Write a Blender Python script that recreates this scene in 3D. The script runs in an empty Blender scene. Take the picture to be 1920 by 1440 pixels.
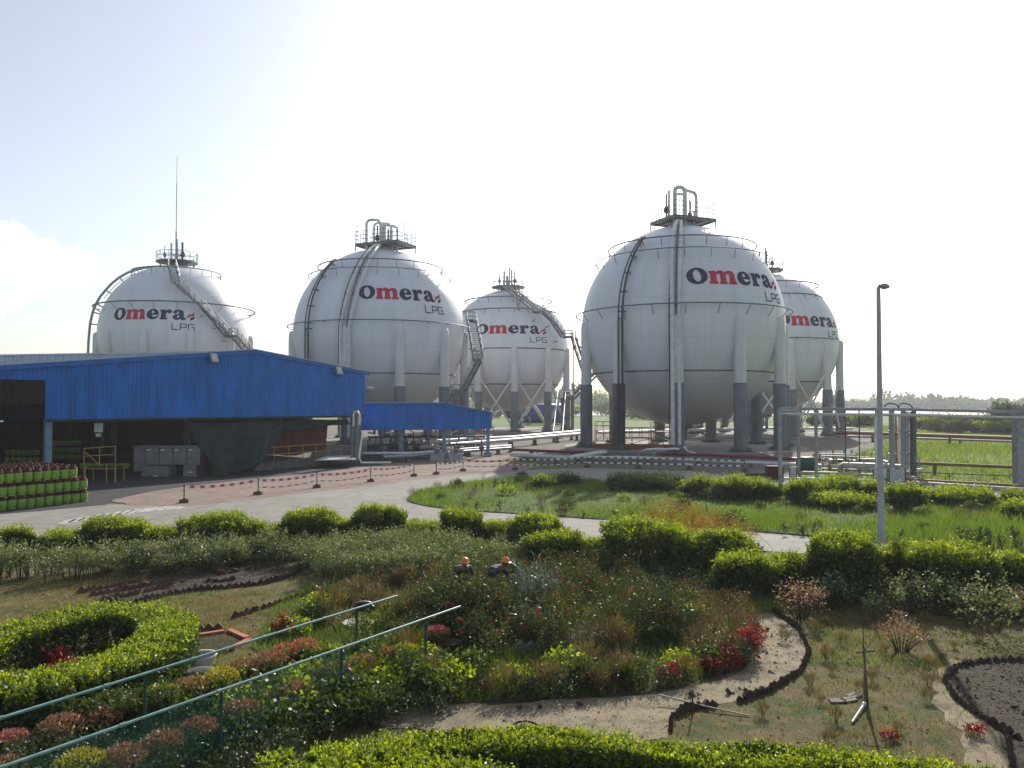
import bpy, bmesh, math, random
import numpy as np
from mathutils import Vector, Matrix
from mathutils.geometry import tessellate_polygon
random.seed(7); RNG = np.random.default_rng(7)
R = math.radians; PI = math.pi
SC = bpy.context.scene; COL = SC.collection

# ---------------------------------------------------------------- camera, sky, sun, exposure
H = 4.5; F = 1500.0; HY = 757.5                      # eye height, focal length in px of a 1920 px wide picture, horizon row
PITCH = math.atan((HY - 720) / F)
cam = bpy.data.cameras.new('camera'); cam_o = bpy.data.objects.new('camera', cam); COL.objects.link(cam_o)
cam.sensor_width = 36; cam.lens = F / 1920 * 36; cam.clip_start = 0.1; cam.clip_end = 6000
cam_o.location = (0, 0, H); cam_o.rotation_euler = (R(90) + PITCH, 0, 0); SC.camera = cam_o
SUN_AZ, SUN_EL = R(18), R(29)                         # azimuth clockwise from +Y
sun = bpy.data.lights.new('sun', 'SUN'); sun.energy = 5.0; sun.angle = R(0.5); sun.color = (1.0, 0.94, 0.85)
sun_o = bpy.data.objects.new('sun', sun); COL.objects.link(sun_o)
sv = Vector((math.sin(SUN_AZ) * math.cos(SUN_EL), math.cos(SUN_AZ) * math.cos(SUN_EL), math.sin(SUN_EL)))
sun_o.rotation_euler = sv.to_track_quat('Z', 'Y').to_euler(); sun_o.location = (30, 60, 60)
W = bpy.data.worlds.new('World'); SC.world = W; W.use_nodes = True
wn, wl = W.node_tree.nodes, W.node_tree.links
wbg = wn['Background']; wbg.inputs[1].default_value = 0.13
sky = wn.new('ShaderNodeTexSky'); sky.sky_type = 'NISHITA'; sky.sun_disc = False
sky.sun_elevation = SUN_EL; sky.sun_rotation = SUN_AZ
sky.air_density = 1.0; sky.dust_density = 1.6; sky.ozone_density = 1.5; sky.altitude = 5
# a bank of cumulus low in the sky on the left
tc = wn.new('ShaderNodeTexCoord')
def wmath(op, a, b=None, c=None, clamp=False):
    n = wn.new('ShaderNodeMath'); n.operation = op; n.use_clamp = clamp
    for i, v in enumerate((a, b, c)):
        if v is None: continue
        if isinstance(v, (int, float)): n.inputs[i].default_value = v
        else: wl.new(v, n.inputs[i])
    return n.outputs[0]
sep = wn.new('ShaderNodeSeparateXYZ'); wl.new(tc.outputs['Generated'], sep.inputs[0])
az = wmath('ARCTAN2', sep.outputs[0], sep.outputs[1])
nz = wn.new('ShaderNodeTexNoise'); nz.inputs['Scale'].default_value = 13; nz.inputs['Detail'].default_value = 7; nz.inputs['Roughness'].default_value = .56
wl.new(tc.outputs['Generated'], nz.inputs['Vector'])
# distance from the bank's middle (azimuth -33 deg, elevation 7 deg), roughly elliptical
da = wmath('DIVIDE', wmath('SUBTRACT', az, R(-34)), R(6.2))
de = wmath('DIVIDE', wmath('SUBTRACT', sep.outputs[2], .15), .065)
rr = wmath('SQRT', wmath('ADD', wmath('MULTIPLY', da, da), wmath('MULTIPLY', de, de)))
cl = wmath('SUBTRACT', wmath('ADD', wmath('SUBTRACT', 1.0, rr), wmath('MULTIPLY', wmath('SUBTRACT', nz.outputs[0], .5), 3.0)), .1)
cmask = wmath('MULTIPLY', cl, 6.0, clamp=True)
n2 = wn.new('ShaderNodeTexNoise'); n2.inputs['Scale'].default_value = 34; n2.inputs['Detail'].default_value = 5
wl.new(tc.outputs['Generated'], n2.inputs['Vector'])
ccol = wn.new('ShaderNodeMix'); ccol.data_type = 'RGBA'
ccol.inputs[6].default_value = (6.2, 6.6, 7.1, 1); ccol.inputs[7].default_value = (9.6, 9.7, 9.9, 1)
wl.new(wmath('MULTIPLY', wmath('SUBTRACT', n2.outputs[0], .4), 4.0, clamp=True), ccol.inputs[0])
cmix = wn.new('ShaderNodeMix'); cmix.data_type = 'RGBA'
wl.new(wmath('MULTIPLY', cmask, .85), cmix.inputs[0]); hs = wn.new('ShaderNodeHueSaturation'); hs.inputs['Saturation'].default_value = .62; wl.new(sky.outputs[0], hs.inputs['Color']); wl.new(hs.outputs[0], cmix.inputs[6]); wl.new(ccol.outputs[2], cmix.inputs[7])
wl.new(cmix.outputs[2], wbg.inputs[0])
SC.view_settings.view_transform = 'Standard'; SC.view_settings.look = 'None'
SC.view_settings.exposure = 0.28; SC.view_settings.gamma = 1
SC.render.engine = 'CYCLES'

# ---------------------------------------------------------------- helpers
def ray(px, py):
    x = (px - 960) / F; z = (720 - py) / F
    c, s = math.cos(PITCH), math.sin(PITCH)
    return Vector((x, c - s * z, s + c * z))
def G(px, py, z=0.0):                                 # the point at height z seen at a pixel of the photograph
    d = ray(px, py); t = (z - H) / d.z
    return Vector((d.x * t, d.y * t, z))
def AT(px, py, Y):                                    # the point at depth Y
    d = ray(px, py); t = Y / d.y
    return Vector((d.x * t, Y, H + d.z * t))

def tag(o, label=None, cat=None, group=None, kind=None):
    if label: o['label'] = label
    if cat: o['category'] = cat
    if group: o['group'] = group
    if kind: o['kind'] = kind
    return o
def empty(name, loc, label=None, cat=None, group=None, rz=0):
    o = bpy.data.objects.new(name, None); COL.objects.link(o); o.location = loc; o.rotation_euler = (0, 0, rz)
    o.empty_display_size = .2
    return tag(o, label, cat, group)
def copy_tree(o, parent=None):
    c = o.copy(); COL.objects.link(c); c.parent = parent
    for ch in list(o.children): copy_tree(ch, c)
    return c
def link(name, me, parent=None, loc=None):
    o = bpy.data.objects.new(name, me); COL.objects.link(o)
    if parent: o.parent = parent
    if loc is not None: o.location = loc
    return o

class MB:
    """collects pieces; build() links them as one mesh object"""
    def __init__(s, off=(0, 0, 0)): s.v = []; s.f = []; s.sm = []; s.off = Vector(off)
    def add(s, vs, fs, smooth=False):
        b = len(s.v); s.v += [tuple(Vector(v) - s.off) for v in vs]; s.f += [tuple(i + b for i in f) for f in fs]; s.sm += [smooth] * len(fs)
        return s
    def box(s, c, d, rz=0, m=None):
        x, y, z = d[0] / 2, d[1] / 2, d[2] / 2; vs = [Vector((i, j, k)) for i in (-x, x) for j in (-y, y) for k in (-z, z)]
        M = Matrix.Rotation(rz, 3, 'Z') if m is None else m
        vs = [M @ v + Vector(c) for v in vs]
        return s.add(vs, [(0, 1, 3, 2), (4, 6, 7, 5), (0, 4, 5, 1), (2, 3, 7, 6), (0, 2, 6, 4), (1, 5, 7, 3)])
    def beam(s, a, b, w, h):                          # box section from a to b, w sideways, h upward
        a, b = Vector(a), Vector(b); d = (b - a); L = d.length; d.normalize()
        up = Vector((0, 0, 1)) if abs(d.z) < .99 else Vector((0, 1, 0))
        sd = d.cross(up).normalized(); u = sd.cross(d)
        M = Matrix((d, sd, u)).transposed()
        return s.box((a + b) / 2, (L, w, h), m=M)
    def tube(s, pts, r, n=8, closed=False, smooth=True, cap=True):
        pts = [Vector(p) for p in pts]; N = len(pts); rs = r if isinstance(r, (list, tuple)) else [r] * N
        vs = []; u = None
        for i, p in enumerate(pts):
            if closed: t = pts[(i + 1) % N] - pts[i - 1]
            else: t = pts[min(i + 1, N - 1)] - pts[max(i - 1, 0)]
            t.normalize()
            if u is None: u = t.orthogonal().normalized()
            else:
                u = (u - t * u.dot(t)); u = u.normalized() if u.length > 1e-6 else t.orthogonal().normalized()
            w = t.cross(u)
            for k in range(n):
                a = 2 * PI * k / n; vs.append(p + (u * math.cos(a) + w * math.sin(a)) * rs[i])
        fs = []
        for i in range(N if closed else N - 1):
            j = (i + 1) % N
            for k in range(n):
                l = (k + 1) % n; fs.append((i * n + k, i * n + l, j * n + l, j * n + k))
        s.add(vs, fs, smooth)
        if cap and not closed:
            s.add(vs[:n], [tuple(range(n - 1, -1, -1))]); s.add(vs[-n:], [tuple(range(n))])
        return s
    def lathe(s, prof, c=(0, 0, 0), n=24, smooth=True, ax=None):
        c = Vector(c); vs = []
        for (r, z) in prof:
            for k in range(n):
                a = 2 * PI * k / n; v = Vector((r * math.cos(a), r * math.sin(a), z))
                vs.append((ax @ v if ax else v) + c)
        fs = [(i * n + k, i * n + (k + 1) % n, (i + 1) * n + (k + 1) % n, (i + 1) * n + k) for i in range(len(prof) - 1) for k in range(n)]
        return s.add(vs, fs, smooth)
    def build(s, name, mat, parent=None, loc=None):
        me = bpy.data.meshes.new(name); me.from_pydata(s.v, [], s.f)
        me.polygons.foreach_set('use_smooth', s.sm); me.materials.append(mat); me.update()
        if parent is None and loc is None and s.off.length: loc = s.off
        return link(name, me, parent, loc)

# ---------------------------------------------------------------- materials
def newmat(name):
    m = bpy.data.materials.new(name); m.use_nodes = True
    return m, m.node_tree.nodes, m.node_tree.links, m.node_tree.nodes['Principled BSDF']
def mat(name, c1, c2=None, scale=3.0, rough=.6, metal=0.0, bump=0.0, bscale=None, stretch=(1, 1, 1), detail=6, coord='Object', spec=.4, lo=.35, hi=.65):
    m, n, l, b = newmat(name); c2 = c2 or tuple(v * .75 for v in c1)
    t = n.new('ShaderNodeTexCoord'); mp = n.new('ShaderNodeMapping'); mp.inputs['Scale'].default_value = stretch
    l.new(t.outputs[coord], mp.inputs[0])
    z = n.new('ShaderNodeTexNoise'); z.inputs['Scale'].default_value = scale; z.inputs['Detail'].default_value = detail
    l.new(mp.outputs[0], z.inputs['Vector'])
    r = n.new('ShaderNodeValToRGB'); r.color_ramp.elements[0].position = lo; r.color_ramp.elements[1].position = hi
    r.color_ramp.elements[0].color = (*c2, 1); r.color_ramp.elements[1].color = (*c1, 1)
    l.new(z.outputs[0], r.inputs[0]); l.new(r.outputs[0], b.inputs['Base Color'])
    b.inputs['Roughness'].default_value = rough; b.inputs['Metallic'].default_value = metal; b.inputs['Specular IOR Level'].default_value = spec
    if bump:
        z2 = n.new('ShaderNodeTexNoise'); z2.inputs['Scale'].default_value = bscale or scale * 4; z2.inputs['Detail'].default_value = 8
        l.new(mp.outputs[0], z2.inputs['Vector'])
        bp = n.new('ShaderNodeBump'); bp.inputs['Strength'].default_value = 1; bp.inputs['Distance'].default_value = bump
        l.new(z2.outputs[0], bp.inputs['Height']); l.new(bp.outputs[0], b.inputs['Normal'])
    return m
def leafmat(name, c1, c2, tr=.5, tcol=1.6, c3=None, rough=.45, gl=.05, patchy=False):
    """leaves: per-leaf colour, light passes through them"""
    m, n, l, b = newmat(name); n.remove(b)
    g = n.new('ShaderNodeNewGeometry'); r = n.new('ShaderNodeValToRGB')
    e = r.color_ramp.elements; e[0].color = (*c1, 1); e[1].color = (*c2, 1); e[0].position = .1; e[1].position = .85
    if c3: x = e.new(.95); x.color = (*c3, 1)
    l.new(g.outputs['Random Per Island'], r.inputs[0]); rout = r.outputs[0]
    if patchy:                                         # branches of older, duller leaves among the fresh ones
        tc_ = n.new('ShaderNodeTexCoord'); nz_ = n.new('ShaderNodeTexNoise'); nz_.inputs['Scale'].default_value = 4.5; nz_.inputs['Detail'].default_value = 3; l.new(tc_.outputs['Object'], nz_.inputs['Vector'])
        r2_ = n.new('ShaderNodeValToRGB'); r2_.color_ramp.elements[0].position = .38; r2_.color_ramp.elements[1].position = .62; r2_.color_ramp.elements[0].color = (.45, .55, .7, 1); r2_.color_ramp.elements[1].color = (1.1, 1.08, 1, 1); l.new(nz_.outputs[0], r2_.inputs[0])
        mm_ = n.new('ShaderNodeMixRGB'); mm_.blend_type = 'MULTIPLY'; mm_.inputs[0].default_value = 1; l.new(r.outputs[0], mm_.inputs[1]); l.new(r2_.outputs[0], mm_.inputs[2]); rout = mm_.outputs[0]
    d = n.new('ShaderNodeBsdfDiffuse'); t = n.new('ShaderNodeBsdfTranslucent'); gs = n.new('ShaderNodeBsdfGlossy'); gs.inputs['Roughness'].default_value = rough
    gs.inputs['Color'].default_value = (1, 1, 1, 1)
    mx = n.new('ShaderNodeMixRGB'); mx.blend_type = 'MULTIPLY'; mx.inputs[0].default_value = 1; mx.inputs[2].default_value = (tcol * 1.25, tcol * 1.15, tcol * .35, 1)
    l.new(rout, mx.inputs[1]); l.new(rout, d.inputs[0]); l.new(mx.outputs[0], t.inputs[0])
    a = n.new('ShaderNodeMixShader'); a.inputs[0].default_value = tr; l.new(d.outputs[0], a.inputs[1]); l.new(t.outputs[0], a.inputs[2])
    a2 = n.new('ShaderNodeMixShader'); a2.inputs[0].default_value = gl; l.new(a.outputs[0], a2.inputs[1]); l.new(gs.outputs[0], a2.inputs[2])
    l.new(a2.outputs[0], n['Material Output'].inputs[0]); return m
def ground_mat(name, cols, scales=(.6, 4.0), rough=.95, bump=.02, bscale=18.0, cracks=None, coord='Object'):
    """three colours mixed by two noises at different scales, plus bump"""
    m, n, l, b = newmat(name); t = n.new('ShaderNodeTexCoord'); src = t.outputs[coord]
    def noise(s, d=8, ro=.6, w=None):
        z = n.new('ShaderNodeTexNoise'); z.inputs['Scale'].default_value = s; z.inputs['Detail'].default_value = d; z.inputs['Roughness'].default_value = ro
        l.new(src, z.inputs['Vector']); return z.outputs[0]
    def ramp(v, a, c, ca, cb):
        r = n.new('ShaderNodeValToRGB'); e = r.color_ramp.elements; e[0].position = a; e[1].position = c; e[0].color = (*ca, 1); e[1].color = (*cb, 1)
        l.new(v, r.inputs[0]); return r.outputs[0]
    def mixc(f, a, c, mode='MIX'):
        x = n.new('ShaderNodeMixRGB'); x.blend_type = mode; l.new(f, x.inputs[0]) if not isinstance(f, float) else setattr(x.inputs[0], 'default_value', f)
        l.new(a, x.inputs[1]); l.new(c, x.inputs[2]); return x.outputs[0]
    k = (0, 0, 0); w = (1, 1, 1)
    base = ramp(noise(scales[0]), .38, .62, cols[0], cols[1])
    rgb = n.new('ShaderNodeRGB'); rgb.outputs[0].default_value = (*cols[2], 1)
    c = mixc(ramp(noise(scales[1]), .48, .68, k, w), base, rgb.outputs[0])
    c = mixc(.55, c, ramp(noise(bscale, 10, .75), .3, .7, (.35, .35, .35), (1.35, 1.35, 1.35)), 'MULTIPLY')
    if cracks:
        v = n.new('ShaderNodeTexBrick'); v.inputs['Scale'].default_value = cracks[0]; v.inputs['Mortar Size'].default_value = cracks[1]
        v.inputs['Color1'].default_value = (1, 1, 1, 1); v.inputs['Color2'].default_value = (.93, .93, .92, 1); v.inputs['Mortar'].default_value = (.55, .53, .5, 1)
        v.inputs['Brick Width'].default_value = 1.0; v.inputs['Row Height'].default_value = 1.0; v.offset = 0
        mp = n.new('ShaderNodeMapping'); mp.inputs['Rotation'].default_value = (0, 0, R(8)); l.new(src, mp.inputs[0]); l.new(mp.outputs[0], v.inputs['Vector'])
        c = mixc(1.0, c, v.outputs[0], 'MULTIPLY')
    l.new(c, b.inputs['Base Color']); b.inputs['Roughness'].default_value = rough; b.inputs['Specular IOR Level'].default_value = .25
    bp = n.new('ShaderNodeBump'); bp.inputs['Distance'].default_value = bump; l.new(noise(bscale, 10, .7), bp.inputs['Height']); l.new(bp.outputs[0], b.inputs['Normal'])
    return m

M = {}
def tank_mat():
    m, n, l, b = newmat('tank white paint'); t = n.new('ShaderNodeTexCoord')
    mp = n.new('ShaderNodeMapping'); mp.inputs['Scale'].default_value = (1, 1, .12); l.new(t.outputs['Object'], mp.inputs[0])
    z = n.new('ShaderNodeTexNoise'); z.inputs['Scale'].default_value = .9; z.inputs['Detail'].default_value = 8; l.new(mp.outputs[0], z.inputs['Vector'])
    r = n.new('ShaderNodeValToRGB'); e = r.color_ramp.elements; e[0].position = .3; e[1].position = .62
    e[0].color = (.67, .675, .69, 1); e[1].color = (.73, .745, .79, 1); l.new(z.outputs[0], r.inputs[0])
    # plate seams: meridian and parallel weld lines
    sp = n.new('ShaderNodeSeparateXYZ'); l.new(t.outputs['Object'], sp.inputs[0])
    def mt(op, a, bb=None):
        x = n.new('ShaderNodeMath'); x.operation = op
        for i, v in enumerate((a, bb)):
            if v is None: continue
            if isinstance(v, (int, float)): x.inputs[i].default_value = v
            else: l.new(v, x.inputs[i])
        return x.outputs[0]
    ph = mt('ARCTAN2', sp.outputs[1], sp.outputs[0])
    mer = mt('LESS_THAN', mt('ABSOLUTE', mt('SUBTRACT', mt('FRACT', mt('MULTIPLY', ph, 22 / (2 * PI))), .5)), .008)
    par = mt('LESS_THAN', mt('ABSOLUTE', mt('SUBTRACT', mt('FRACT', mt('MULTIPLY', sp.outputs[2], .26)), .5)), .007)
    sm = mt('MULTIPLY', mt('MAXIMUM', mer, par), .3)
    mx = n.new('ShaderNodeMixRGB'); mx.inputs[2].default_value = (.35, .35, .35, 1); l.new(sm, mx.inputs[0]); l.new(r.outputs[0], mx.inputs[1])
    # streaky brown tint, stronger toward the bottom plates
    gz = mt('MULTIPLY', mt('SUBTRACT', -4.5, sp.outputs[2]), .2); gn = n.new('ShaderNodeMath'); gn.operation = 'MULTIPLY'; gn.use_clamp = True
    l.new(gz, gn.inputs[0]); l.new(z.outputs[0], gn.inputs[1])
    mg = n.new('ShaderNodeMixRGB'); mg.inputs[2].default_value = (.36, .29, .22, 1); l.new(gn.outputs[0], mg.inputs[0]); l.new(mx.outputs[0], mg.inputs[1])
    l.new(mg.outputs[0], b.inputs['Base Color']); b.inputs['Roughness'].default_value = .42; b.inputs['Specular IOR Level'].default_value = .45
    z3 = n.new('ShaderNodeTexNoise'); z3.inputs['Scale'].default_value = .35; z3.inputs['Detail'].default_value = 3; l.new(t.outputs['Object'], z3.inputs['Vector'])
    bp = n.new('ShaderNodeBump'); bp.inputs['Distance'].default_value = .12; bp.inputs['Strength'].default_value = .6
    l.new(z3.outputs[0], bp.inputs['Height']); l.new(bp.outputs[0], b.inputs['Normal']); return m
M['tank'] = tank_mat()
M['white'] = mat('white painted steel', (.74, .74, .74), (.58, .57, .54), 2.5, .45)
M['leg_white'] = mat('leg white paint', (.72, .72, .73), (.6, .59, .57), 1.2, .5, stretch=(1, 1, .3))
M['fireproof'] = mat('grey leg fireproofing', (.2, .215, .235), (.13, .14, .15), 1.5, .85, bump=.01, stretch=(1, 1, .4))
M['fireproof_brown'] = mat('rust stained leg fireproofing', (.16, .145, .14), (.085, .07, .065), 1.2, .85, bump=.01, stretch=(1, 1, .3))
M['galv'] = mat('galvanised steel', (.36, .37, .39), (.24, .25, .27), 4, .5, .5)
M['galv_dark'] = mat('dark galvanised steel', (.17, .18, .2), (.1, .11, .12), 4, .55, .4)
M['pole'] = mat('grey lamp pole paint', (.42, .44, .47), (.32, .34, .37), 3, .45, .2)
M['lens'] = mat('lamp lens', (.6, .6, .58), (.45, .45, .43), 3, .3)
M['dark'] = mat('dark painted pipe', (.055, .06, .07), (.03, .03, .035), 4, .5)
M['navy'] = mat('navy logo paint', (.012, .016, .07), (.016, .02, .08), 2, .8, spec=.1)
M['redlogo'] = mat('red logo paint', (.55, .012, .06), (.48, .014, .055), 2, .8, spec=.1)
M['black'] = mat('black logo paint', (.02, .023, .04), (.03, .03, .05), 2, .8, spec=.1)
M['blue'] = mat('blue profiled sheet', (.004, .18, .62), (.006, .12, .42), 1.6, .42, stretch=(1, 1, .25), spec=.35)
M['blue2'] = mat('blue flashing', (.004, .14, .5), (.004, .11, .38), 1.5, .4)
M['roof'] = mat('pale roof sheet', (.4, .48, .56), (.32, .39, .46), .8, .4, .3)
M['bluepost'] = mat('pale blue post', (.2, .3, .42), (.14, .2, .3), 2, .5)
M['concrete'] = ground_mat('concrete', [(.34, .33, .3), (.27, .26, .24), (.2, .19, .175)], (.5, 2.5), .9, .004, 14)
M['dkconc'] = ground_mat('stained concrete', [(.16, .15, .14), (.11, .105, .1), (.2, .19, .17)], (.5, 2.5), .9, .006, 10)
M['rust'] = mat('orange brown painted steel', (.36, .13, .05), (.24, .09, .045), 5, .65)
M['redpipe'] = mat('red pipe paint', (.26, .03, .045), (.18, .025, .035), 2, .4)
M['brownpipe'] = mat('brown pipe', (.3, .12, .06), (.2, .09, .05), 2, .6)
M['yellow'] = mat('worn yellow paint', (.48, .34, .06), (.33, .22, .06), 4, .6)
M['green_rail'] = mat('pale green rail paint', (.22, .38, .34), (.13, .26, .23), 8, .35)
M['greendark'] = mat('dark green post paint', (.03, .09, .07), (.02, .06, .05), 8, .5)
M['cylgreen'] = mat('light green cylinder paint', (.2, .36, .03), (.15, .28, .03), 6, .4)
M['cylmaroon'] = mat('maroon collar paint', (.085, .013, .012), (.05, .01, .01), 6, .75, spec=.2)
M['machine'] = mat('dusty grey enamel', (.2, .205, .21), (.13, .13, .14), 2, .5)
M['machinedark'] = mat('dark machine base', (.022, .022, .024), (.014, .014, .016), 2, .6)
M['tarp'] = mat('dark green shade net', (.016, .036, .03), (.009, .02, .018), 3, .9, bump=.03, bscale=9)
M['redtarp'] = mat('dull red tarpaulin', (.16, .03, .025), (.09, .02, .02), 2, .8, bump=.03, bscale=5)
M['floor_shaded'] = ground_mat('dark shaded paving', [(.05, .05, .052), (.038, .038, .04), (.07, .066, .062)], (.4, 2.2), .85, .006, 8)  # dark paving; the shed's shade is put into its colour too
M['brick'] = mat('old red brick', (.17, .085, .055), (.075, .05, .04), 9, .95, bump=.01)
M['brick_dark'] = mat('darker brick', (.085, .05, .036), (.04, .03, .024), 9, .95, bump=.01)  # darker brick tone for some edging rows and the barrier posts
M['stone_white'] = mat('whitewashed stone', (.42, .42, .4), (.28, .28, .26), 6, .9, bump=.01)
M['terracotta'] = mat('dark clay pot', (.13, .065, .04), (.07, .04, .03), 6, .85)
M['bark'] = mat('brown stem bark', (.09, .06, .035), (.05, .035, .02), 12, .9)
M['wood'] = mat('weathered wood', (.2, .17, .13), (.12, .1, .075), 6, .85, stretch=(1, 8, 1))
M['bamboo'] = mat('pale bamboo', (.42, .38, .28), (.3, .26, .18), 8, .6)
M['cloth_white'] = mat('white plastic sheet', (.6, .61, .62), (.5, .5, .5), 5, .5, bump=.02, bscale=8)
M['cloth_grey'] = mat('grey sacking', (.13, .13, .13), (.07, .07, .07), 6, .9, bump=.02, bscale=9)
M['salmon'] = mat('faded salmon brick kerb', (.48, .16, .1), (.34, .11, .07), 7, .85)
M['steel_lid'] = mat('dull aluminium', (.5, .5, .5), (.36, .36, .36), 6, .4, .6)
M['sign'] = mat('white sign panel', (.62, .64, .64), (.5, .52, .52), 3, .5)
M['signink'] = mat('grey sign lettering', (.16, .18, .2), (.12, .13, .15), 3, .6)
M['bluetank'] = mat('far blue paint', (.025, .05, .25), (.02, .04, .2), 1, .5)
M['skin'] = mat('brown skin', (.23, .12, .075), (.18, .09, .055), 9, .6)
M['shirt'] = mat('dark work shirt', (.04, .05, .07), (.028, .035, .05), 9, .85, bump=.01)
M['hat'] = mat('orange hard hat', (.72, .25, .03), (.62, .2, .03), 5, .35)
M['hair'] = mat('black hair', (.015, .012, .01), (.01, .01, .01), 9, .6)

# leaves
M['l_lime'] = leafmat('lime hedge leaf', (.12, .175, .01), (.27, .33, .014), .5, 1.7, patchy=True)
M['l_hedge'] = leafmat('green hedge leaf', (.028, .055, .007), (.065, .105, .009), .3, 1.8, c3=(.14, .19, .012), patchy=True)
M['l_green'] = leafmat('mid green leaf', (.03, .055, .011), (.065, .1, .014), .35, 1.6)
M['l_dark'] = leafmat('dark green leaf', (.022, .045, .018), (.05, .08, .025), .25, 1.2)
M['l_rose'] = leafmat('rose leaf', (.03, .05, .016), (.065, .09, .022), .35, 1.3, c3=(.14, .09, .05), gl=.035)
M['l_grey'] = leafmat('grey green leaf', (.08, .12, .045), (.155, .2, .09), .35, 1.3, gl=.05)
M['l_silver'] = leafmat('blue silver blade', (.05, .085, .075), (.13, .18, .165), .2, 1.0, rough=.3, gl=.16)
M['l_brown'] = leafmat('brown dry foliage', (.085, .065, .032), (.15, .11, .055), .35, 1.2)
M['l_mauve'] = leafmat('mauve dry twig tips', (.2, .12, .1), (.36, .23, .2), .35, 1.1, gl=.08)
M['l_orange'] = leafmat('orange seeding weed', (.11, .1, .02), (.28, .145, .028), .5, 1.2)
M['l_red'] = leafmat('red bedding leaf', (.1, .008, .014), (.33, .02, .028), .3, 1.2)
M['l_bloom'] = leafmat('red rose bloom', (.45, .02, .03), (.62, .05, .05), .3, 1.1)
M['l_pink'] = leafmat('dusky pink bloom', (.28, .085, .095), (.52, .2, .22), .3, 1.0)
M['l_rust'] = leafmat('rusty bloom', (.19, .095, .07), (.36, .2, .15), .3, 1.0)
M['l_yellow'] = leafmat('yellow bloom', (.2, .22, .02), (.5, .44, .03), .3, 1.1)
M['l_white'] = leafmat('white bloom', (.35, .37, .33), (.6, .61, .56), .3, .9)
M['l_far'] = leafmat('distant foliage', (.05, .08, .035), (.09, .13, .05), .35, 1.2)
M['g_dry'] = leafmat('dry lawn blade', (.13, .09, .03), (.27, .18, .07), .35, 1.2, c3=(.06, .09, .02))
M['g_green'] = leafmat('lawn blade', (.045, .095, .01), (.1, .17, .016), .5, 1.7, c3=(.16, .16, .04))
M['g_bright'] = leafmat('bright meadow blade', (.07, .115, .018), (.15, .2, .03), .5, 1.6)

def fastmesh(name, V, nper, mat_, parent=None, loc=None):
    """V (n, nper, 3): n separate polygons"""
    n = V.shape[0]; me = bpy.data.meshes.new(name)
    me.vertices.add(n * nper); me.vertices.foreach_set('co', V.reshape(-1).astype(np.float32))
    me.loops.add(n * nper); me.loops.foreach_set('vertex_index', np.arange(n * nper, dtype=np.int32))
    me.polygons.add(n); me.polygons.foreach_set('loop_start', np.arange(n, dtype=np.int32) * nper)
    me.polygons.foreach_set('loop_total', np.full(n, nper, dtype=np.int32))
    me.materials.append(mat_); me.update(calc_edges=True)
    return link(name, me, parent, loc)
def unit(a): return a / np.maximum(np.linalg.norm(a, axis=-1, keepdims=True), 1e-9)
def leaf_polys(P, size, wid=.5, up=.3, nrm=None, jit=.35):
    """diamond leaves at points P"""
    n = len(P); d = RNG.normal(size=(n, 3))
    if nrm is not None: d = d * .7 + nrm * .9
    d[:, 2] += up; t = unit(d)
    b = unit(np.cross(t, RNG.normal(size=(n, 3))))
    s = size * (1 + jit * RNG.uniform(-1, 1, (n, 1)))
    return np.stack([P, P + t * s * .5 + b * s * wid * .5, P + t * s, P + t * s * .5 - b * s * wid * .5], 1)
def blades(P, h, w, lean=.35):
    n = len(P); a = RNG.uniform(0, 2 * PI, n); s = h * RNG.uniform(.5, 1.2, (n, 1))
    side = np.stack([np.cos(a), np.sin(a), np.zeros(n)], 1) * w * .5
    tip = P + np.concatenate([RNG.normal(scale=lean, size=(n, 2)), np.ones((n, 1))], 1) * s
    return np.stack([P - side, P + side, tip], 1)
def lump(D, k=5, seed=0, amp=.25):
    """smooth pseudo-noise of a direction"""
    r = np.random.default_rng(seed); out = np.zeros(len(D))
    for _ in range(k):
        ax = r.normal(size=3) * 2.6; out += np.sin(D @ ax + r.uniform(0, 6.28))
    return 1 + amp * out / math.sqrt(k)

# ================================================================ THE SETTING
def sheet(name, pts, z, mat_, kind='structure', jag=0.0, step=1.2, seed=1, label=None):
    """flat polygon at height z; its outline wanders a little"""
    r = np.random.default_rng(seed); out = []
    n = len(pts)
    for i in range(n):
        a, b = Vector(pts[i]), Vector(pts[(i + 1) % n]); L = (b - a).length; k = max(1, min(60, int(L / step))) if jag else 1
        nn = Vector((-(b - a).y, (b - a).x, 0)).normalized()
        for j in range(k):
            p = a.lerp(b, j / k); out.append((p + nn * (r.normal() * jag if j else 0)).xy)
    vs = [(p.x, p.y, z) for p in out]
    tris = tessellate_polygon([[Vector(v) for v in vs]])
    me = bpy.data.meshes.new(name); me.from_pydata(vs, [], [tuple(t) for t in tris]); me.materials.append(mat_)
    bm = bmesh.new(); bm.from_mesh(me); bmesh.ops.recalc_face_normals(bm, faces=bm.faces)
    if bm.faces and sum(f.normal.z for f in bm.faces) < 0: bmesh.ops.reverse_faces(bm, faces=bm.faces)
    bm.to_mesh(me); bm.free()
    o = link(name, me); return tag(o, label=label, kind=kind)
def px(*pp): return [G(x, y) for x, y in pp]

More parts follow.
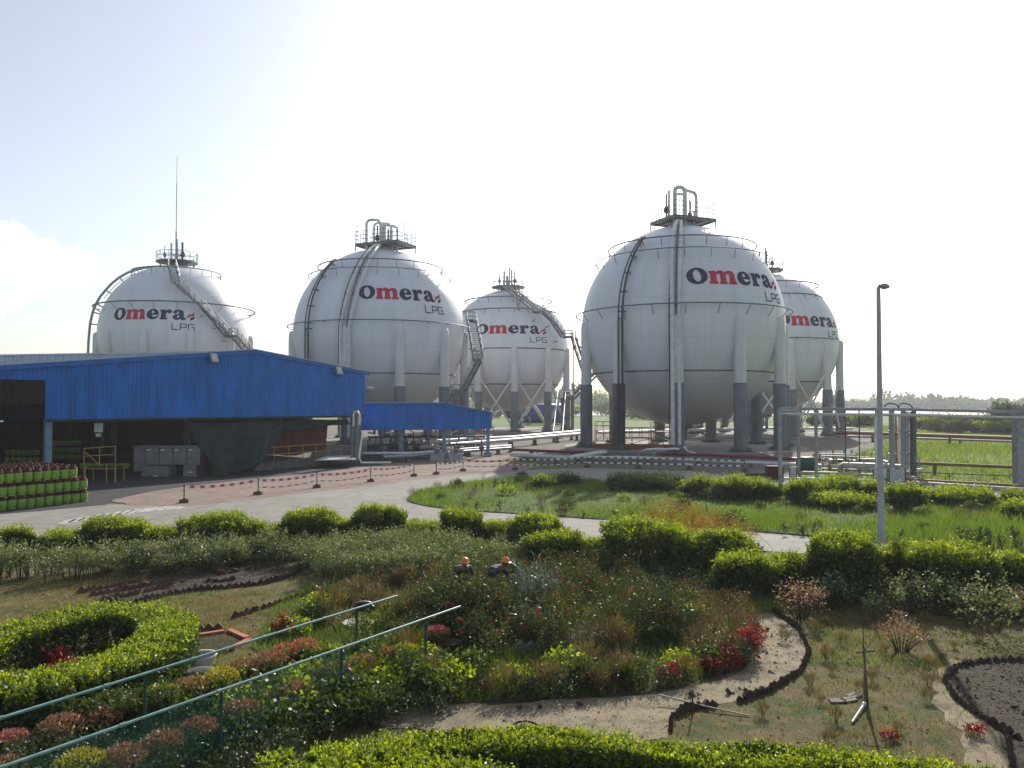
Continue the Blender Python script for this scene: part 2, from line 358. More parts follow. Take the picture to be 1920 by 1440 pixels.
M['earth'] = ground_mat('earth and thin grass', [(.12, .11, .06), (.075, .095, .035), (.16, .14, .09)], (.12, 1.3), .95, .05, 7)
M['garden'] = ground_mat('garden floor', [(.15, .115, .045), (.05, .075, .018), (.2, .135, .062)], (.9, 3.4), .95, .03, 22)
M['lawn'] = ground_mat('lawn soil', [(.035, .085, .006), (.06, .125, .01), (.1, .1, .022)], (.35, 2.2), .95, .05, 16)
M['meadow'] = ground_mat('meadow', [(.09, .16, .025), (.11, .19, .03), (.1, .13, .05)], (.05, .5), .95, .08, 3)
M['road'] = ground_mat('concrete road', [(.315, .295, .265), (.27, .255, .23), (.23, .215, .195)], (.18, 1.4), .88, .004, 26, cracks=(.22, .006))
M['gravel'] = ground_mat('pinkish brick gravel', [(.3, .22, .18), (.22, .165, .135), (.34, .28, .24)], (.5, 3.5), .95, .03, 30)
M['sand'] = ground_mat('pale sandy path', [(.34, .28, .185), (.26, .215, .14), (.16, .135, .085)], (.8, 3.2), .95, .02, 26)
M['soil'] = ground_mat('dark soil', [(.085, .068, .05), (.05, .04, .03), (.12, .1, .075)], (1.2, 5.0), .97, .07, 16)
M['yard'] = ground_mat('plant yard', [(.15, .13, .11), (.11, .1, .085), (.2, .18, .15)], (.12, .8), .95, .03, 9)
M['paint'] = mat('worn white road paint', (.46, .45, .42), (.33, .31, .28), 5, .8, lo=.45, hi=.55)
def water_mat():
    m, n, l, b = newmat('river water'); b.inputs['Base Color'].default_value = (.22, .25, .26, 1); b.inputs['Roughness'].default_value = .12
    t = n.new('ShaderNodeTexCoord'); z = n.new('ShaderNodeTexNoise'); z.inputs['Scale'].default_value = .25; z.inputs['Detail'].default_value = 6
    l.new(t.outputs['Object'], z.inputs['Vector']); bp = n.new('ShaderNodeBump'); bp.inputs['Distance'].default_value = .25; l.new(z.outputs[0], bp.inputs['Height'])
    l.new(bp.outputs[0], b.inputs['Normal']); return m
M['water'] = water_mat()

sheet('ground', [(-1500, -60, 0), (1500, -60, 0), (1500, 1400, 0), (-1500, 1400, 0)], 0, M['earth'])
sheet('meadow', [(-400, 62, 0), (14, 46, 0), (200, 30, 0), (420, 330, 0), (-420, 330, 0)], .006, M['meadow'])
sheet('river', [(-1400, 300, 0), (-300, 320, 0), (0, 315, 0), (200, 330, 0), (1400, 300, 0), (1400, 640, 0), (-1400, 640, 0)], .03, M['water'])
sheet('garden_floor', [(-40, -20, 0), (40, -20, 0), (40, 20.5, 0), G(1650, 1062), G(1200, 1030), G(700, 1010), G(200, 1030), G(-500, 1090), (-40, 17, 0)], .004, M['garden'])
sheet('plant_yard', px((480, 868), (1000, 874), (1300, 880), (1480, 895), (1560, 862), (1660, 836), (1640, 806), (700, 797), (300, 806), (-200, 840)), .012, M['yard'], jag=.3)
sheet('road', px((-900, 1075), (-500, 1010), (0, 963), (205, 946), (345, 950), (484, 934), (594, 920), (695, 909), (777, 898), (868, 888), (968, 882), (1100, 878), (1300, 884), (1500, 903), (1920, 926), (2400, 952), (2400, 1118), (1920, 1064), (1650, 1047), (1400, 1032), (1200, 1018), (960, 1006), (700, 1004), (400, 1018), (200, 1028), (0, 1042), (-700, 1130)), .016, M['road'], jag=.04)
sheet('gravel_strip', px((205, 938), (280, 922), (345, 912), (484, 897), (600, 884), (760, 865), (900, 857), (1000, 852), (1010, 876), (968, 885), (868, 890), (777, 900), (695, 911), (594, 922), (484, 936), (345, 950), (240, 948)), .022, M['gravel'], jag=.1, step=.8)
sheet('shed_pavement', px((-900, 1030), (-600, 880), (100, 840), (480, 845), (700, 850), (760, 866), (600, 886), (484, 898), (345, 913), (280, 923), (212, 938), (200, 947), (0, 965), (-500, 1010)), .027, M['floor_shaded'], jag=.06)
# island of lawn between the two arms of the road, 5 cm proud with an earth edge
isl = px((763, 938), (775, 928), (800, 919), (880, 906), (980, 894), (1030, 900), (1140, 906), (1250, 905), (1460, 912), (1650, 921), (1920, 940), (2400, 966), (2400, 1092), (1920, 1042), (1800, 1031), (1620, 1017), (1500, 1005), (1400, 997), (1200, 979), (1080, 972), (960, 964), (860, 958), (800, 950), (772, 944))
sheet('lawn_island', isl, .05, M['lawn'], jag=.05, step=.7)
sheet('sand_path', px((1360, 1150), (1400, 1135), (1450, 1150), (1495, 1185), (1512, 1225), (1495, 1262), (1440, 1295), (1370, 1318), (1290, 1332), (1262, 1350), (1250, 1385), (1100, 1400), (900, 1390), (780, 1365), (600, 1360), (600, 1335), (790, 1325), (1000, 1318), (1180, 1306), (1300, 1290), (1390, 1260), (1420, 1225), (1415, 1190)), .009, M['sand'], jag=.05, step=.3)
sheet('sand_patch', px((1740, 1262), (1780, 1235), (1830, 1250), (1800, 1290), (1850, 1340), (1880, 1400), (1960, 1480), (1860, 1480), (1800, 1390), (1745, 1320)), .009, M['sand'], jag=.08, step=.3, seed=5)
sheet('soil_bed', px((165, 1118), (215, 1098), (300, 1072), (340, 1056), (420, 1046), (500, 1048), (555, 1065), (548, 1085), (490, 1098), (400, 1108), (300, 1120), (240, 1134), (195, 1132)), .012, M['soil'], jag=.05, step=.3)
sheet('soil_bed', px((1768, 1270), (1785, 1248), (1850, 1238), (1925, 1238), (2050, 1250), (2050, 1500), (1900, 1500), (1895, 1420), (1860, 1350), (1790, 1310)), .013, M['soil'], jag=.04, step=.3, seed=6)
sheet('soil_bed', px((470, 1215), (520, 1130), (640, 1075), (780, 1050), (1000, 1040), (1250, 1080), (1370, 1150), (1408, 1195), (1405, 1235), (1370, 1262), (1270, 1292), (1100, 1310), (850, 1322), (780, 1330), (700, 1310), (560, 1270)), .013, M['soil'], jag=.06, step=.3, seed=7)

# worn zebra strokes on the road
b = MB()
for i, (x, y) in enumerate([(128, 978), (146, 975), (164, 972), (182, 969), (200, 966), (218, 963.5), (236, 961), (254, 958.5), (272, 956.5), (290, 955), (308, 953), (325, 951.5), (342, 950)]):
    p, q = G(x - 12, y + 4, .02), G(x + 9, y - 4.5, .02); w = Vector((.16, .02, 0))
    b.add([p - w, p + w, q + w, q - w], [(0, 1, 2, 3)])
tag(b.build('road_marking', M['paint']), kind='structure')

# wooded far bank: one distant mass of crowns beyond the water
def far_wood():
    P = []; r = np.random.default_rng(3)
    for i in range(520):
        x = r.uniform(-700, 900); y = 655 + r.uniform(0, 60); hh = r.uniform(5, 11) * (1.0 + .35 * math.sin(x * .013 + 1) + .25 * math.sin(x * .041))
        if r.random() < .07: hh *= 1.5
        n = 150; D = unit(r.normal(size=(n, 3))); w = r.uniform(6, 14)
        c = np.array([x, y, hh * .5]); P.append(c + D * np.array([w, w * .5, hh * .55]) * r.uniform(.7, 1.05, (n, 1)))
    P = np.concatenate(P); P[:, 2] = np.abs(P[:, 2])
    V = leaf_polys(P, 3.2, .8, .1)
    o = fastmesh('far_wood', V, 4, M['l_far']); tag(o, kind='stuff', label='low hazy wood along the far bank of the river')
far_wood()
b = MB(); r = random.Random(4); xs = [-900 + i * 12 for i in range(170)]
pr = [(x, 735, max(1.0, 7 + 5 * math.sin(x * .006 + 1.0) + 2.5 * math.sin(x * .023))) for x in xs]
for (x0, y0, h0), (x1, y1, h1) in zip(pr, pr[1:]):
    b.add([(x0, 720, 0), (x1, 720, 0), (x1, 760, h1), (x0, 760, h0), (x1, 900, 0), (x0, 900, 0)], [(0, 1, 2, 3), (3, 2, 4, 5)], True)
tag(b.build('far_hill', M['l_far']), kind='structure')

# ================================================================ SPHERICAL TANKS
def glyphs():
    ell = lambda cx, cy, rx, ry, n=40, tilt=0: [(cx + rx * math.cos(2 * PI * k / n) + tilt * math.sin(2 * PI * k / n), cy + ry * math.sin(2 * PI * k / n)) for k in range(n)]
    def soft(p):
        out = []
        for i in range(len(p)):
            a, c = p[i], p[(i + 1) % len(p)]; L = math.dist(a, c); t = min(.25, .035 / max(L, 1e-6))
            out += [(a[0] + (c[0] - a[0]) * t, a[1] + (c[1] - a[1]) * t), (a[0] + (c[0] - a[0]) * (1 - t), a[1] + (c[1] - a[1]) * (1 - t))]
        return out
    def round_(p):
        for _ in range(2):
            p = [q for i in range(len(p)) for q in ((p[i][0] * .75 + p[(i + 1) % len(p)][0] * .25, p[i][1] * .75 + p[(i + 1) % len(p)][1] * .25), (p[i][0] * .25 + p[(i + 1) % len(p)][0] * .75, p[i][1] * .25 + p[(i + 1) % len(p)][1] * .75))]
        return p
    O = [ell(.68, .59, .68, .62), ell(.68, .59, .25, .43, tilt=-.06)]
    m = [soft([(0, 0), (0, .15), (.1, .18), (.1, .78), (0, .8), (0, .93), (.45, 1.0), (.48, .86), (.6, .97), (.78, 1.02), (.98, 1.0), (1.1, .86), (1.25, .98), (1.45, 1.02), (1.68, .96), (1.78, .78), (1.78, .18), (1.88, .15), (1.88, 0), (1.3, 0), (1.3, .15), (1.38, .18), (1.38, .66), (1.33, .74), (1.24, .74), (1.15, .64), (1.15, .18), (1.22, .15), (1.22, 0), (.68, 0), (.68, .15), (.75, .18), (.75, .66), (.7, .74), (.61, .74), (.5, .64), (.5, .18), (.58, .15), (.58, 0)])]
    e = [soft([(1.08, .44), (1.07, .6), (.99, .82), (.86, .95), (.7, 1.02), (.5, 1.02), (.3, .96), (.12, .8), (.02, .6), (.01, .38), (.1, .18), (.26, .05), (.5, -.02), (.75, .02), (.95, .15), (1.07, .33), (.95, .37), (.82, .26), (.66, .22), (.52, .28), (.45, .44)]), round_([(.45, .58), (.68, .58), (.68, .76), (.6, .88), (.52, .88), (.45, .76)])]
    rr = [soft([(0, 0), (0, .15), (.1, .18), (.1, .78), (0, .8), (0, .93), (.46, 1.0), (.5, .84), (.62, .98), (.8, 1.03), (.96, .96), (1.02, .8), (.96, .66), (.82, .6), (.7, .64), (.64, .72), (.54, .64), (.5, .5), (.5, .18), (.62, .15), (.62, 0)])]
    a = [soft([(.2, .57), (.08, .66), (.08, .82), (.2, .95), (.42, 1.02), (.65, 1.01), (.86, .92), (.94, .74), (.94, .3), (.98, .2), (1.12, .22), (1.12, .08), (.97, -.01), (.77, -.01), (.64, .1), (.5, .01), (.3, -.02), (.1, .05), (.0, .22), (.05, .4), (.22, .52), (.54, .6), (.55, .72), (.48, .84), (.4, .82), (.4, .7), (.33, .6)]), round_([(.42, .18), (.56, .24), (.56, .48), (.42, .42), (.36, .3)])]
    L = [[(0, 0), (0, .64), (.08, .64), (.08, .08), (.56, .08), (.56, 0)]]
    P = [[(0, 0), (0, .64), (.5, .64), (.57, .58), (.57, .3), (.5, .24), (.08, .24), (.08, 0)], [(.08, .32), (.49, .32), (.49, .56), (.08, .56)]]
    Gg = [[(.57, .64), (.08, .64), (0, .57), (0, .07), (.08, 0), (.57, 0), (.57, .36), (.3, .36), (.3, .28), (.49, .28), (.49, .08), (.08, .08), (.08, .56), (.57, .56)]]
    fr = [soft([(-.02, .22), (.04, .46), (.18, .56), (.4, .6), (.52, .68), (.62, .86), (.66, .7), (.64, .5), (.5, .4), (.28, .36), (.12, .3), (.02, .14)])]
    fn = [soft([(.24, .02), (.3, .22), (.46, .28), (.58, .38), (.66, .46), (.66, .24), (.56, .08), (.4, .02), (.3, -.06)])]
    x = 0; out = []
    for g, mt, ad in ((O, 'navy', 1.42), (m, 'redlogo', 1.95), (e, 'navy', 1.15), (rr, 'navy', 1.06), (a, 'navy', 1.2)):
        out.append((mt, g, x, 0)); x += ad
    out += [('redlogo', fr, x, 0), ('navy', fn, x, 0)]
    for g, xx in ((L, 5.52), (P, 6.2), (Gg, 6.86)): out.append(('black', g, xx, -.98))
    return out
GL = glyphs()
def logo_mesh(g_, Rr, a0, span, zb):
    """one letter wrapped on the sphere; span = angle of the word, zb = height of its baseline over the centre"""
    bm = bmesh.new(); sx = span / 6.78; lat0 = math.asin(zb / Rr); sy = 1.42 / Rr
    mt = g_[0]
    for (m_, conts, ox, oy) in (g_,):
        vl = [[Vector((x + ox, y + oy, 0)) for x, y in c] for c in conts]
        flat = [v for c in vl for v in c]; vs = [bm.verts.new(v) for v in flat]
        for t in tessellate_polygon(vl):
            try: bm.faces.new([vs[i] for i in t])
            except ValueError: pass
    for ax, lo, hi in ((0, 0, 8), (1, -1, 2)):
        k = lo
        while k < hi:
            n = Vector((1, 0, 0)) if ax == 0 else Vector((0, 1, 0))
            bmesh.ops.bisect_plane(bm, geom=bm.verts[:] + bm.edges[:] + bm.faces[:], plane_co=n * (k + .013), plane_no=n, dist=1e-5); k += .2
    for v in bm.verts:
        ph = a0 + v.co.x * sx; la = lat0 + v.co.y * sy; q = Rr + .03
        v.co = Vector((q * math.cos(la) * math.sin(ph), -q * math.cos(la) * math.cos(ph), q * math.sin(la)))
    for f in bm.faces:
        f.normal_update()
        if f.normal.dot(f.calc_center_median()) < 0: f.normal_flip()
    me = bpy.data.meshes.new('lettering'); bm.to_mesh(me); bm.free(); me.materials.append(M[mt]); return me

RS = 10.36
def sph(ph, la, rad):                                  # azimuth from the side facing -Y, latitude
    return Vector((rad * math.cos(la) * math.sin(ph), -rad * math.cos(la) * math.cos(ph), rad * math.sin(la)))
def railing(b, pts, h=1.1, r=.035, step=1.3, rails=(1.1, .55), closed=False):
    pts = [Vector(p) for p in pts]
    segs = list(zip(pts, pts[1:] + pts[:1])) if closed else list(zip(pts, pts[1:]))
    up = Vector((0, 0, 1))
    for a, c in segs:
        for z in rails: b.tube([a + up * z, c + up * z], r, 5)
        k = max(1, round((c - a).length / step))
        for i in range(k + 1):
            p = a.lerp(c, i / k); b.tube([p, p + up * h], r, 5)
def staircase(parent, pts, w=1.0, name='staircase', side=None, rail=.035, tread=.32, hside=(1, -1), str_h=.3, treadw=.24):
    """pts in the parent's frame; landings are the level stretches"""
    b = MB(); hb = MB(); up = Vector((0, 0, 1)); pts = [Vector(p) for p in pts]
    for a, c in zip(pts, pts[1:]):
        d = c - a; hd = Vector((d.x, d.y, 0)); s = side.normalized() if side else Vector((-hd.y, hd.x, 0)).normalized()
        for k in (1, -1): b.beam(a + s * k * w / 2, c + s * k * w / 2, .07, str_h)
        flat = abs(d.z) < .15 * d.length
        n = max(1, int(abs(d.z) / .24)) if not flat else max(1, int(d.length / .3))
        hn = hd.normalized() if hd.length > .1 else s.cross(up)
        for i in range(n):
            p = a.lerp(c, (i + .5) / n); mm = Matrix((hn, s, up)).transposed(); b.box(p, (treadw if not flat else .28, w, .05), m=mm)
        for k in hside: railing(hb, [a + s * k * w / 2, c + s * k * w / 2], 1.05, rail, 1.2)
    o = b.build(name, M['galv_dark'], parent); hb.build('handrail', M['galv'], o); return o
def deck(parent, c, sx, sy, rz, h=1.3, poles=(), matn='galv', under=1.0):
    b = MB(); c = Vector(c); rot = Matrix.Rotation(rz, 3, 'Z'); b.box(c, (sx, sy, .14), rz=rz)
    cs = [c + rot @ Vector((i * sx / 2, j * sy / 2, .07)) for i, j in ((-1, -1), (1, -1), (1, 1), (-1, 1))]
    for p, q in zip(cs, cs[1:] + cs[:1]): b.beam(p - Vector((0, 0, .2)), q - Vector((0, 0, .2)), .12, .32)
    for k in range(1, 5):
        p = cs[0].lerp(cs[1], k / 5); q = cs[3].lerp(cs[2], k / 5); b.beam(p - Vector((0, 0, .22)), q - Vector((0, 0, .22)), .08, .2)
    for p in cs: b.tube([p, p - Vector((0, 0, under))], .07, 6)
    o = b.build('platform', M['galv_dark'], parent)
    r_ = MB(); railing(r_, cs, h, .035, 1.1, (h, h * .66, h * .33), closed=True)
    for i, j, hh in poles:
        p = c + rot @ Vector((i * sx / 2, j * sy / 2, 0)); r_.tube([p, p + Vector((0, 0, hh))], .05, 5)
    r_.build('railing', M[matn], o); return o

def tank(name, label, X, Y, Zc, phi0, a0, span, zb, rings, brace=False, brown=()):
    t = empty(name, (X, Y, 0), label, 'storage tank', 'white spherical gas tanks on columns')
    b = MB(); n1, n2 = 128, 80
    prof = [(max(1e-4, RS * math.cos(-PI / 2 + PI * i / n2)), RS * math.sin(-PI / 2 + PI * i / n2)) for i in range(n2 + 1)]
    b.lathe(prof, n=n1); sh = b.build('sphere_shell', M['tank'], t, (0, 0, Zc))
    for i_, g_ in enumerate(GL): link('flame_emblem' if i_ in (5, 6) else 'letter', logo_mesh(g_, RS, a0, span, zb), sh)
    for k in range(11):
        ph = phi0 + 2 * PI * k / 11; p = sph(ph, 0, RS - .02); p.z = 0
        u = MB(); zt = Zc + .3
        u.lathe([(.53, 6.45), (.53, zt - .9), (.5, zt - .4), (.36, zt - .08), (.05, zt)], n=20)
        leg = u.build('leg', M['leg_white'], t, p)
        g = MB(); g.lathe([(.62, .35), (.62, 6.4), (.55, 6.46)], n=20)
        g.build('leg_casing', M['fireproof_brown' if k in brown else 'fireproof'], leg)
        f = MB(); f.lathe([(.001, .36), (1.0, .36), (1.0, .12), (1.25, .12), (1.25, 0)], n=20, smooth=False)
        for q in range(6): f.box((.82 * math.cos(q * PI / 3), .82 * math.sin(q * PI / 3), .42), (.1, .1, .16))
        f.build('footing', M['dkconc'], leg)
    if brace:
        for k in range(11):
            A = sph(phi0 + 2 * PI * k / 11, 0, RS); C = sph(phi0 + 2 * PI * (k + 1) / 11, 0, RS)
            e = (C - A).normalized() * .5
            for (z0, z1) in ((1.2, 8.3), (8.3, 1.2)):
                g = MB(); g.tube([Vector((A.x, A.y, z0)) + e, Vector((C.x, C.y, z1)) - e], .16, 8); g.build('cross_brace', M['white'], t)
    for (dz, off, rad) in rings:
        rr_ = math.sqrt(max(0, RS * RS - dz * dz)); g = MB()
        g.tube([(math.sin(a) * (rr_ + off), -math.cos(a) * (rr_ + off), 0) for a in [2 * PI * i / 96 for i in range(96)]], rad, 6, closed=True)
        for i in range(22):
            a = 2 * PI * (i + .4) / 22; d = Vector((math.sin(a), -math.cos(a), 0))
            # bracket from the ring down to the shell
            dd = -.9 if dz > 1 else -.1; rs = math.sqrt(max(0, RS * RS - (dz + dd) ** 2))
            g.tube([d * (rr_ + off), d * (rs - .02) + Vector((0, 0, dd))], .035, 5)
        g.build('spray_ring', M['dark' if off < .7 else 'galv_dark'], t, (0, 0, Zc + dz))
    return t
def meridian_pipe(t, Zc, ph, la1, rad, mat_, off=.45, zb=.8, name='riser_pipe', n=14, ph1=None):
    ph1 = ph if ph1 is None else ph1
    pts = [sph(ph1 + (ph - ph1) * i / n, la1 * (1 - i / n), RS + off) + Vector((0, 0, Zc)) for i in range(n + 1)]
    p = pts[-1].copy(); p.z = zb; pts.append(p); g = MB(); g.tube(pts, rad, 10)
    for i in list(range(1, n, 3)) + [n]:
        q = pts[i]; c = Vector((0, 0, Zc)); d = (q - c).normalized(); g.tube([q, c + d * RS * .998], .06, 5)
    return g.build(name, mat_, t)
def onsphere(tk, pxx, py, off):
    """a point 'off' outside the shell of tank tk, in the tank's frame"""
    c = Vector((tk['X'], tk['Y'], tk['Z'])); o = Vector((0, 0, H)); d = ray(pxx, py).normalized(); oc = o - c; rad = RS + off
    bq = oc.dot(d); cq = oc.dot(oc) - rad * rad; disc = bq * bq - cq
    s = -bq - math.sqrt(disc) if disc > 0 else -bq
    return o + d * s - Vector((tk['X'], tk['Y'], 0))

def lab(s): return 'white spherical gas tank ' + s
# --- the near right-hand tank
K4 = dict(X=17.75, Y=83.6, Z=12.65)
T4 = tank('spherical_tank', lab('nearest and largest, tall pipes running down its face'), K4['X'], K4['Y'], K4['Z'], R(-14), R(-9.3), R(58.3), 2.95, [(8.0, 1.0, .07), (6.6, .9, .05), (1.1, .7, .06), (-5.0, .06, .05)], brown=(10,))
K2 = dict(X=-16.1, Y=97.8, Z=12.95)
T2 = tank('spherical_tank', lab('directly behind the blue shed, inverted pipes on top'), K2['X'], K2['Y'], K2['Z'], R(21), R(-5), R(53.5), 3.15, [(8.05, 1.0, .07), (6.9, .9, .05), (.75, .7, .06), (-5.0, .06, .05)])
K3 = dict(X=-.64, Y=137, Z=13.6)
T3 = tank('spherical_tank', lab('smallest and farthest, with a long curving stair on its shoulder'), K3['X'], K3['Y'], K3['Z'], R(5.6), R(-30.7), R(62), 2.1, [(8.4, 1.4, .1), (6.4, .1, .07), (-.2, .08, .08), (-5.9, .08, .07)], brace=True)
K1 = dict(X=-49.0, Y=116.6, Z=14.3)
T1 = tank('spherical_tank', lab('at far left, half hidden by the shed roof'), K1['X'], K1['Y'], K1['Z'], R(0), R(-27), R(57), 1.5, [(3.9, 1.3, .1), (9.3, 1.5, .07), (-3.2, .08, .08)], brace=True)
K5 = dict(X=37.2, Y=118, Z=13.3)
T5 = tank('spherical_tank', lab('partly hidden behind the right side of the nearest tank'), K5['X'], K5['Y'], K5['Z'], R(2.3), R(-9), R(57), 1.8, [(8.3, 1.4, .1), (6.5, .08, .07), (.1, .9, .07), (-5.7, .06, .07)], brace=True)

def top_pipes(t, Zc, us, white='white', n=8):
    for (x0, y0, x1, y1, zt, rad, zb) in us:
        g = MB(); pts = []
        rr_ = .55; d = Vector((x1 - x0, y1 - y0, 0)); L = d.length; d.normalize(); p0 = Vector((x0, y0, 0)); p1 = Vector((x1, y1, 0)); rr_ = min(rr_, L * .45)
        pts.append(p0 + Vector((0, 0, zb)))
        for k in range(7):
            a = PI / 2 * k / 6; pts.append(p0 + d * (rr_ - rr_ * math.cos(a)) + Vector((0, 0, zt - rr_ + rr_ * math.sin(a))))
        for k in range(7):
            a = PI / 2 * k / 6; pts.append(p1 - d * (rr_ - rr_ * math.sin(a)) + Vector((0, 0, zt - rr_ + rr_ * math.cos(a))))
        pts.append(p1 + Vector((0, 0, zb))); g.tube(pts, rad, 10)
        for p in (p0, p1): g.lathe([(rad * 1.7, zb), (rad * 1.7, zb + .15)], c=(p.x, p.y, 0), n=12)
        g.build('vent_pipe', M[white], t)
def valve(t, p, s=1.0, mat_='dark', h=1.8):
    g = MB(); g.lathe([(.01, 0), (.22 * s, 0), (.22 * s, .1), (.1 * s, .15), (.1 * s, .5), (.24 * s, .6), (.27 * s, .95), (.2 * s, 1.2), (.09 * s, 1.3), (.09 * s, h), (.01, h)], c=p, n=12)
    g.tube([Vector(p) + Vector((-.3 * s, 0, .75)), Vector(p) + Vector((.3 * s, 0, .75))], .08 * s, 6); g.build('relief_valve', M[mat_], t)
# T4 crown
zt = K4['Z'] + RS
deck(T4, (0.2, 0, zt + .7), 5.2, 4.2, R(24), 1.45, [(-.95, -.9, 3.0), (.9, -.95, 2.7), (.4, .95, 3.4)])
top_pipes(T4, 0, [(-.95, -1.6, .15, -1.3, zt + 3.9, .22, zt - .6), (.2, -.9, 1.75, .6, zt + 3.8, .19, zt - .5), (-.75, -.4, .45, -.2, zt + 3.5, .14, zt - .5)])
for p in ((-1.6, -.4, zt + .9), (.9, -.2, zt + .3)): valve(T4, p, 1.0, 'navy' if p[0] < 0 else 'galv_dark', 2.6)
g = MB(); g.tube([(-1.2, .2, zt + .6), (-1.2, .2, zt + 4.0)], .14, 8); g.tube([(1.2, -.9, zt), (1.2, -.9, zt + 1.5), (.7, -1.2, zt + 1.5)], .12, 8); g.tube([(.3, -.5, zt + .4), (.3, -.5, zt + 4.0)], .26, 10); g.build('vent_stack', M['white'], T4)
g = MB(); g.lathe([(1.6, zt - .35), (1.3, zt + .05), (1.3, zt + .35), (.01, zt + .35)], n=24); g.build('manway', M['white'], T4)
for ph, ph1, m_, rad in ((-16.3, -24, 'white', .2), (-13.2, -8, 'white', .16)): meridian_pipe(T4, K4['Z'], R(ph), R(82), rad, M[m_], .5, ph1=R(ph1 * .3 + ph * .7))
for ph in (-17.9, -14.6): meridian_pipe(T4, K4['Z'], R(ph), R(76), .06, M['dark'], .35, ph1=R(ph), name='conduit')
for ph, rad in ((-44.8, .07), (-42.3, .11)): meridian_pipe(T4, K4['Z'], R(ph), R(50), rad, M['dark'], .5, name='conduit')
# T2 crown
zt = K2['Z'] + RS
deck(T2, (0.6, 0, zt + .7), 6.0, 4.2, R(-24), 1.45, [(-.95, -.95, 2.6), (.95, -.1, 2.6)])
top_pipes(T2, 0, [(-1.6, -1.0, .1, -.9, zt + 3.6, .16, zt - .5), (-.8, -.3, 1.2, .4, zt + 3.4, .15, zt - .4), (.1, .2, 1.9, .7, zt + 3.2, .14, zt - .3)])
for p in ((-.35, -.5, zt + .6), (.9, -.2, zt + .2)): valve(T2, p, 1.0, 'navy' if p[0] < 0 else 'galv_dark', 2.4)
g = MB(); g.tube([(.45, -.5, zt), (.45, -.5, zt + 3.2)], .26, 10); g.tube([(1.25, .1, zt), (1.25, .1, zt + 2.6)], .2, 10); g.build('vent_stack', M['white'], T2)
g = MB(); g.lathe([(1.6, zt - .35), (1.3, zt + .05), (1.3, zt + .35), (.01, zt + .35)], n=24); g.build('manway', M['white'], T2)
for ph, ph1, rad in ((-14.0, -2, .18), (-9.0, 6, .18)): meridian_pipe(T2, K2['Z'], R(ph), R(80), rad, M['white'], .5, ph1=R(ph1))
for ph in (-15.6, -10.6): meridian_pipe(T2, K2['Z'], R(ph), R(74), .06, M['dark'], .35, name='conduit', ph1=R(ph + 8))
for ph, rad in ((-41, .07), (-38, .1)): meridian_pipe(T2, K2['Z'], R(ph), R(50), rad, M['dark'], .5, name='conduit')
def loc(tk, x, y, Y): p = AT(x, y, Y); return p - Vector((tk['X'], tk['Y'], 0))
staircase(T2, [loc(K2, 876, 601, 99), loc(K2, 891, 602, 98.4)], 1.2, side=Vector((.2, 1, 0)), rail=.05)
staircase(T2, [loc(K2, 884, 604, 98.5), loc(K2, 896, 672, 92.5)], 1.15, side=Vector((1, 0, 0)), rail=.05, treadw=.2)
staircase(T2, [loc(K2, 886, 675, 92), loc(K2, 902, 675, 91.5)], 1.3, side=Vector((0, 1, 0)), rail=.05)
staircase(T2, [loc(K2, 899, 676, 91), loc(K2, 866, 738, 92)], 1.15, side=Vector((.35, 1, 0)), rail=.05)
staircase(T2, [loc(K2, 868, 739, 92), loc(K2, 846, 739, 92)], 1.2, rail=.05)
staircase(T2, [loc(K2, 848, 740, 92), loc(K2, 806, 800, 91)], 1.1, rail=.05)
# crowns with round platforms on the three far tanks
def crown(t, tk, mast=False):
    z = tk['Z'] + RS; g = MB(); g.lathe([(.5, z + .45), (2.9, z + .45), (2.9, z + .62), (.5, z + .62)], n=16, smooth=False); g.lathe([(1.5, z - .3), (1.3, z + .45)], n=16)
    for k in range(8): a = 2 * PI * k / 8; g.tube([(2.6 * math.cos(a), 2.6 * math.sin(a), z + .5), (2.3 * math.cos(a), 2.3 * math.sin(a), z - .3)], .07, 5)
    o = g.build('platform', M['galv_dark'], t); r_ = MB(); railing(r_, [(2.85 * math.cos(2 * PI * k / 12), 2.85 * math.sin(2 * PI * k / 12), z + .6) for k in range(12)], 1.3, .045, 1.5, (1.3, .7), closed=True)
    r_.build('railing', M['galv'], o)
    g = MB()
    for (x, y, h_, rad) in ((-.7, -.4, 3.3, .16), (.2, -.5, 3.9, .12), (.6, .2, 3.6, .14), (-.2, .5, 2.6, .2)): g.tube([(x, y, z + .3), (x, y, z + h_)], rad, 8)
    g.tube([(-.7, -.4, z + 1.6), (.6, .2, z + 1.6)], .1, 6); g.build('vent_stack', M['white' if mast else 'galv'], t)
    valve(t, (1.1, -.7, z + .7), 1.1, 'navy' if mast else 'galv_dark', 2.6); valve(t, (-1.5, -.7, z + .7), .9, 'galv', 2.2)
crown(T3, K3); crown(T1, K1, True); crown(T5, K5)
z = K1['Z'] + RS
b = MB(); b.tube([(-49 + .15, 116.6 - .8, z + .5), (-49 + .15, 116.6 - .8, z + 5)], .11, 6); b.tube([(-49 + .15, 116.6 - .8, z + 5), (-49 + .15, 116.6 - .8, z + 12)], .065, 6); b.tube([(-49 + .15, 116.6 - .8, z + 12), (-49 + .15, 116.6 - .8, z + 15.9)], .035, 5)
tag(b.build('lightning_mast', M['galv']), 'tall thin steel mast standing on top of the left tank', 'mast')
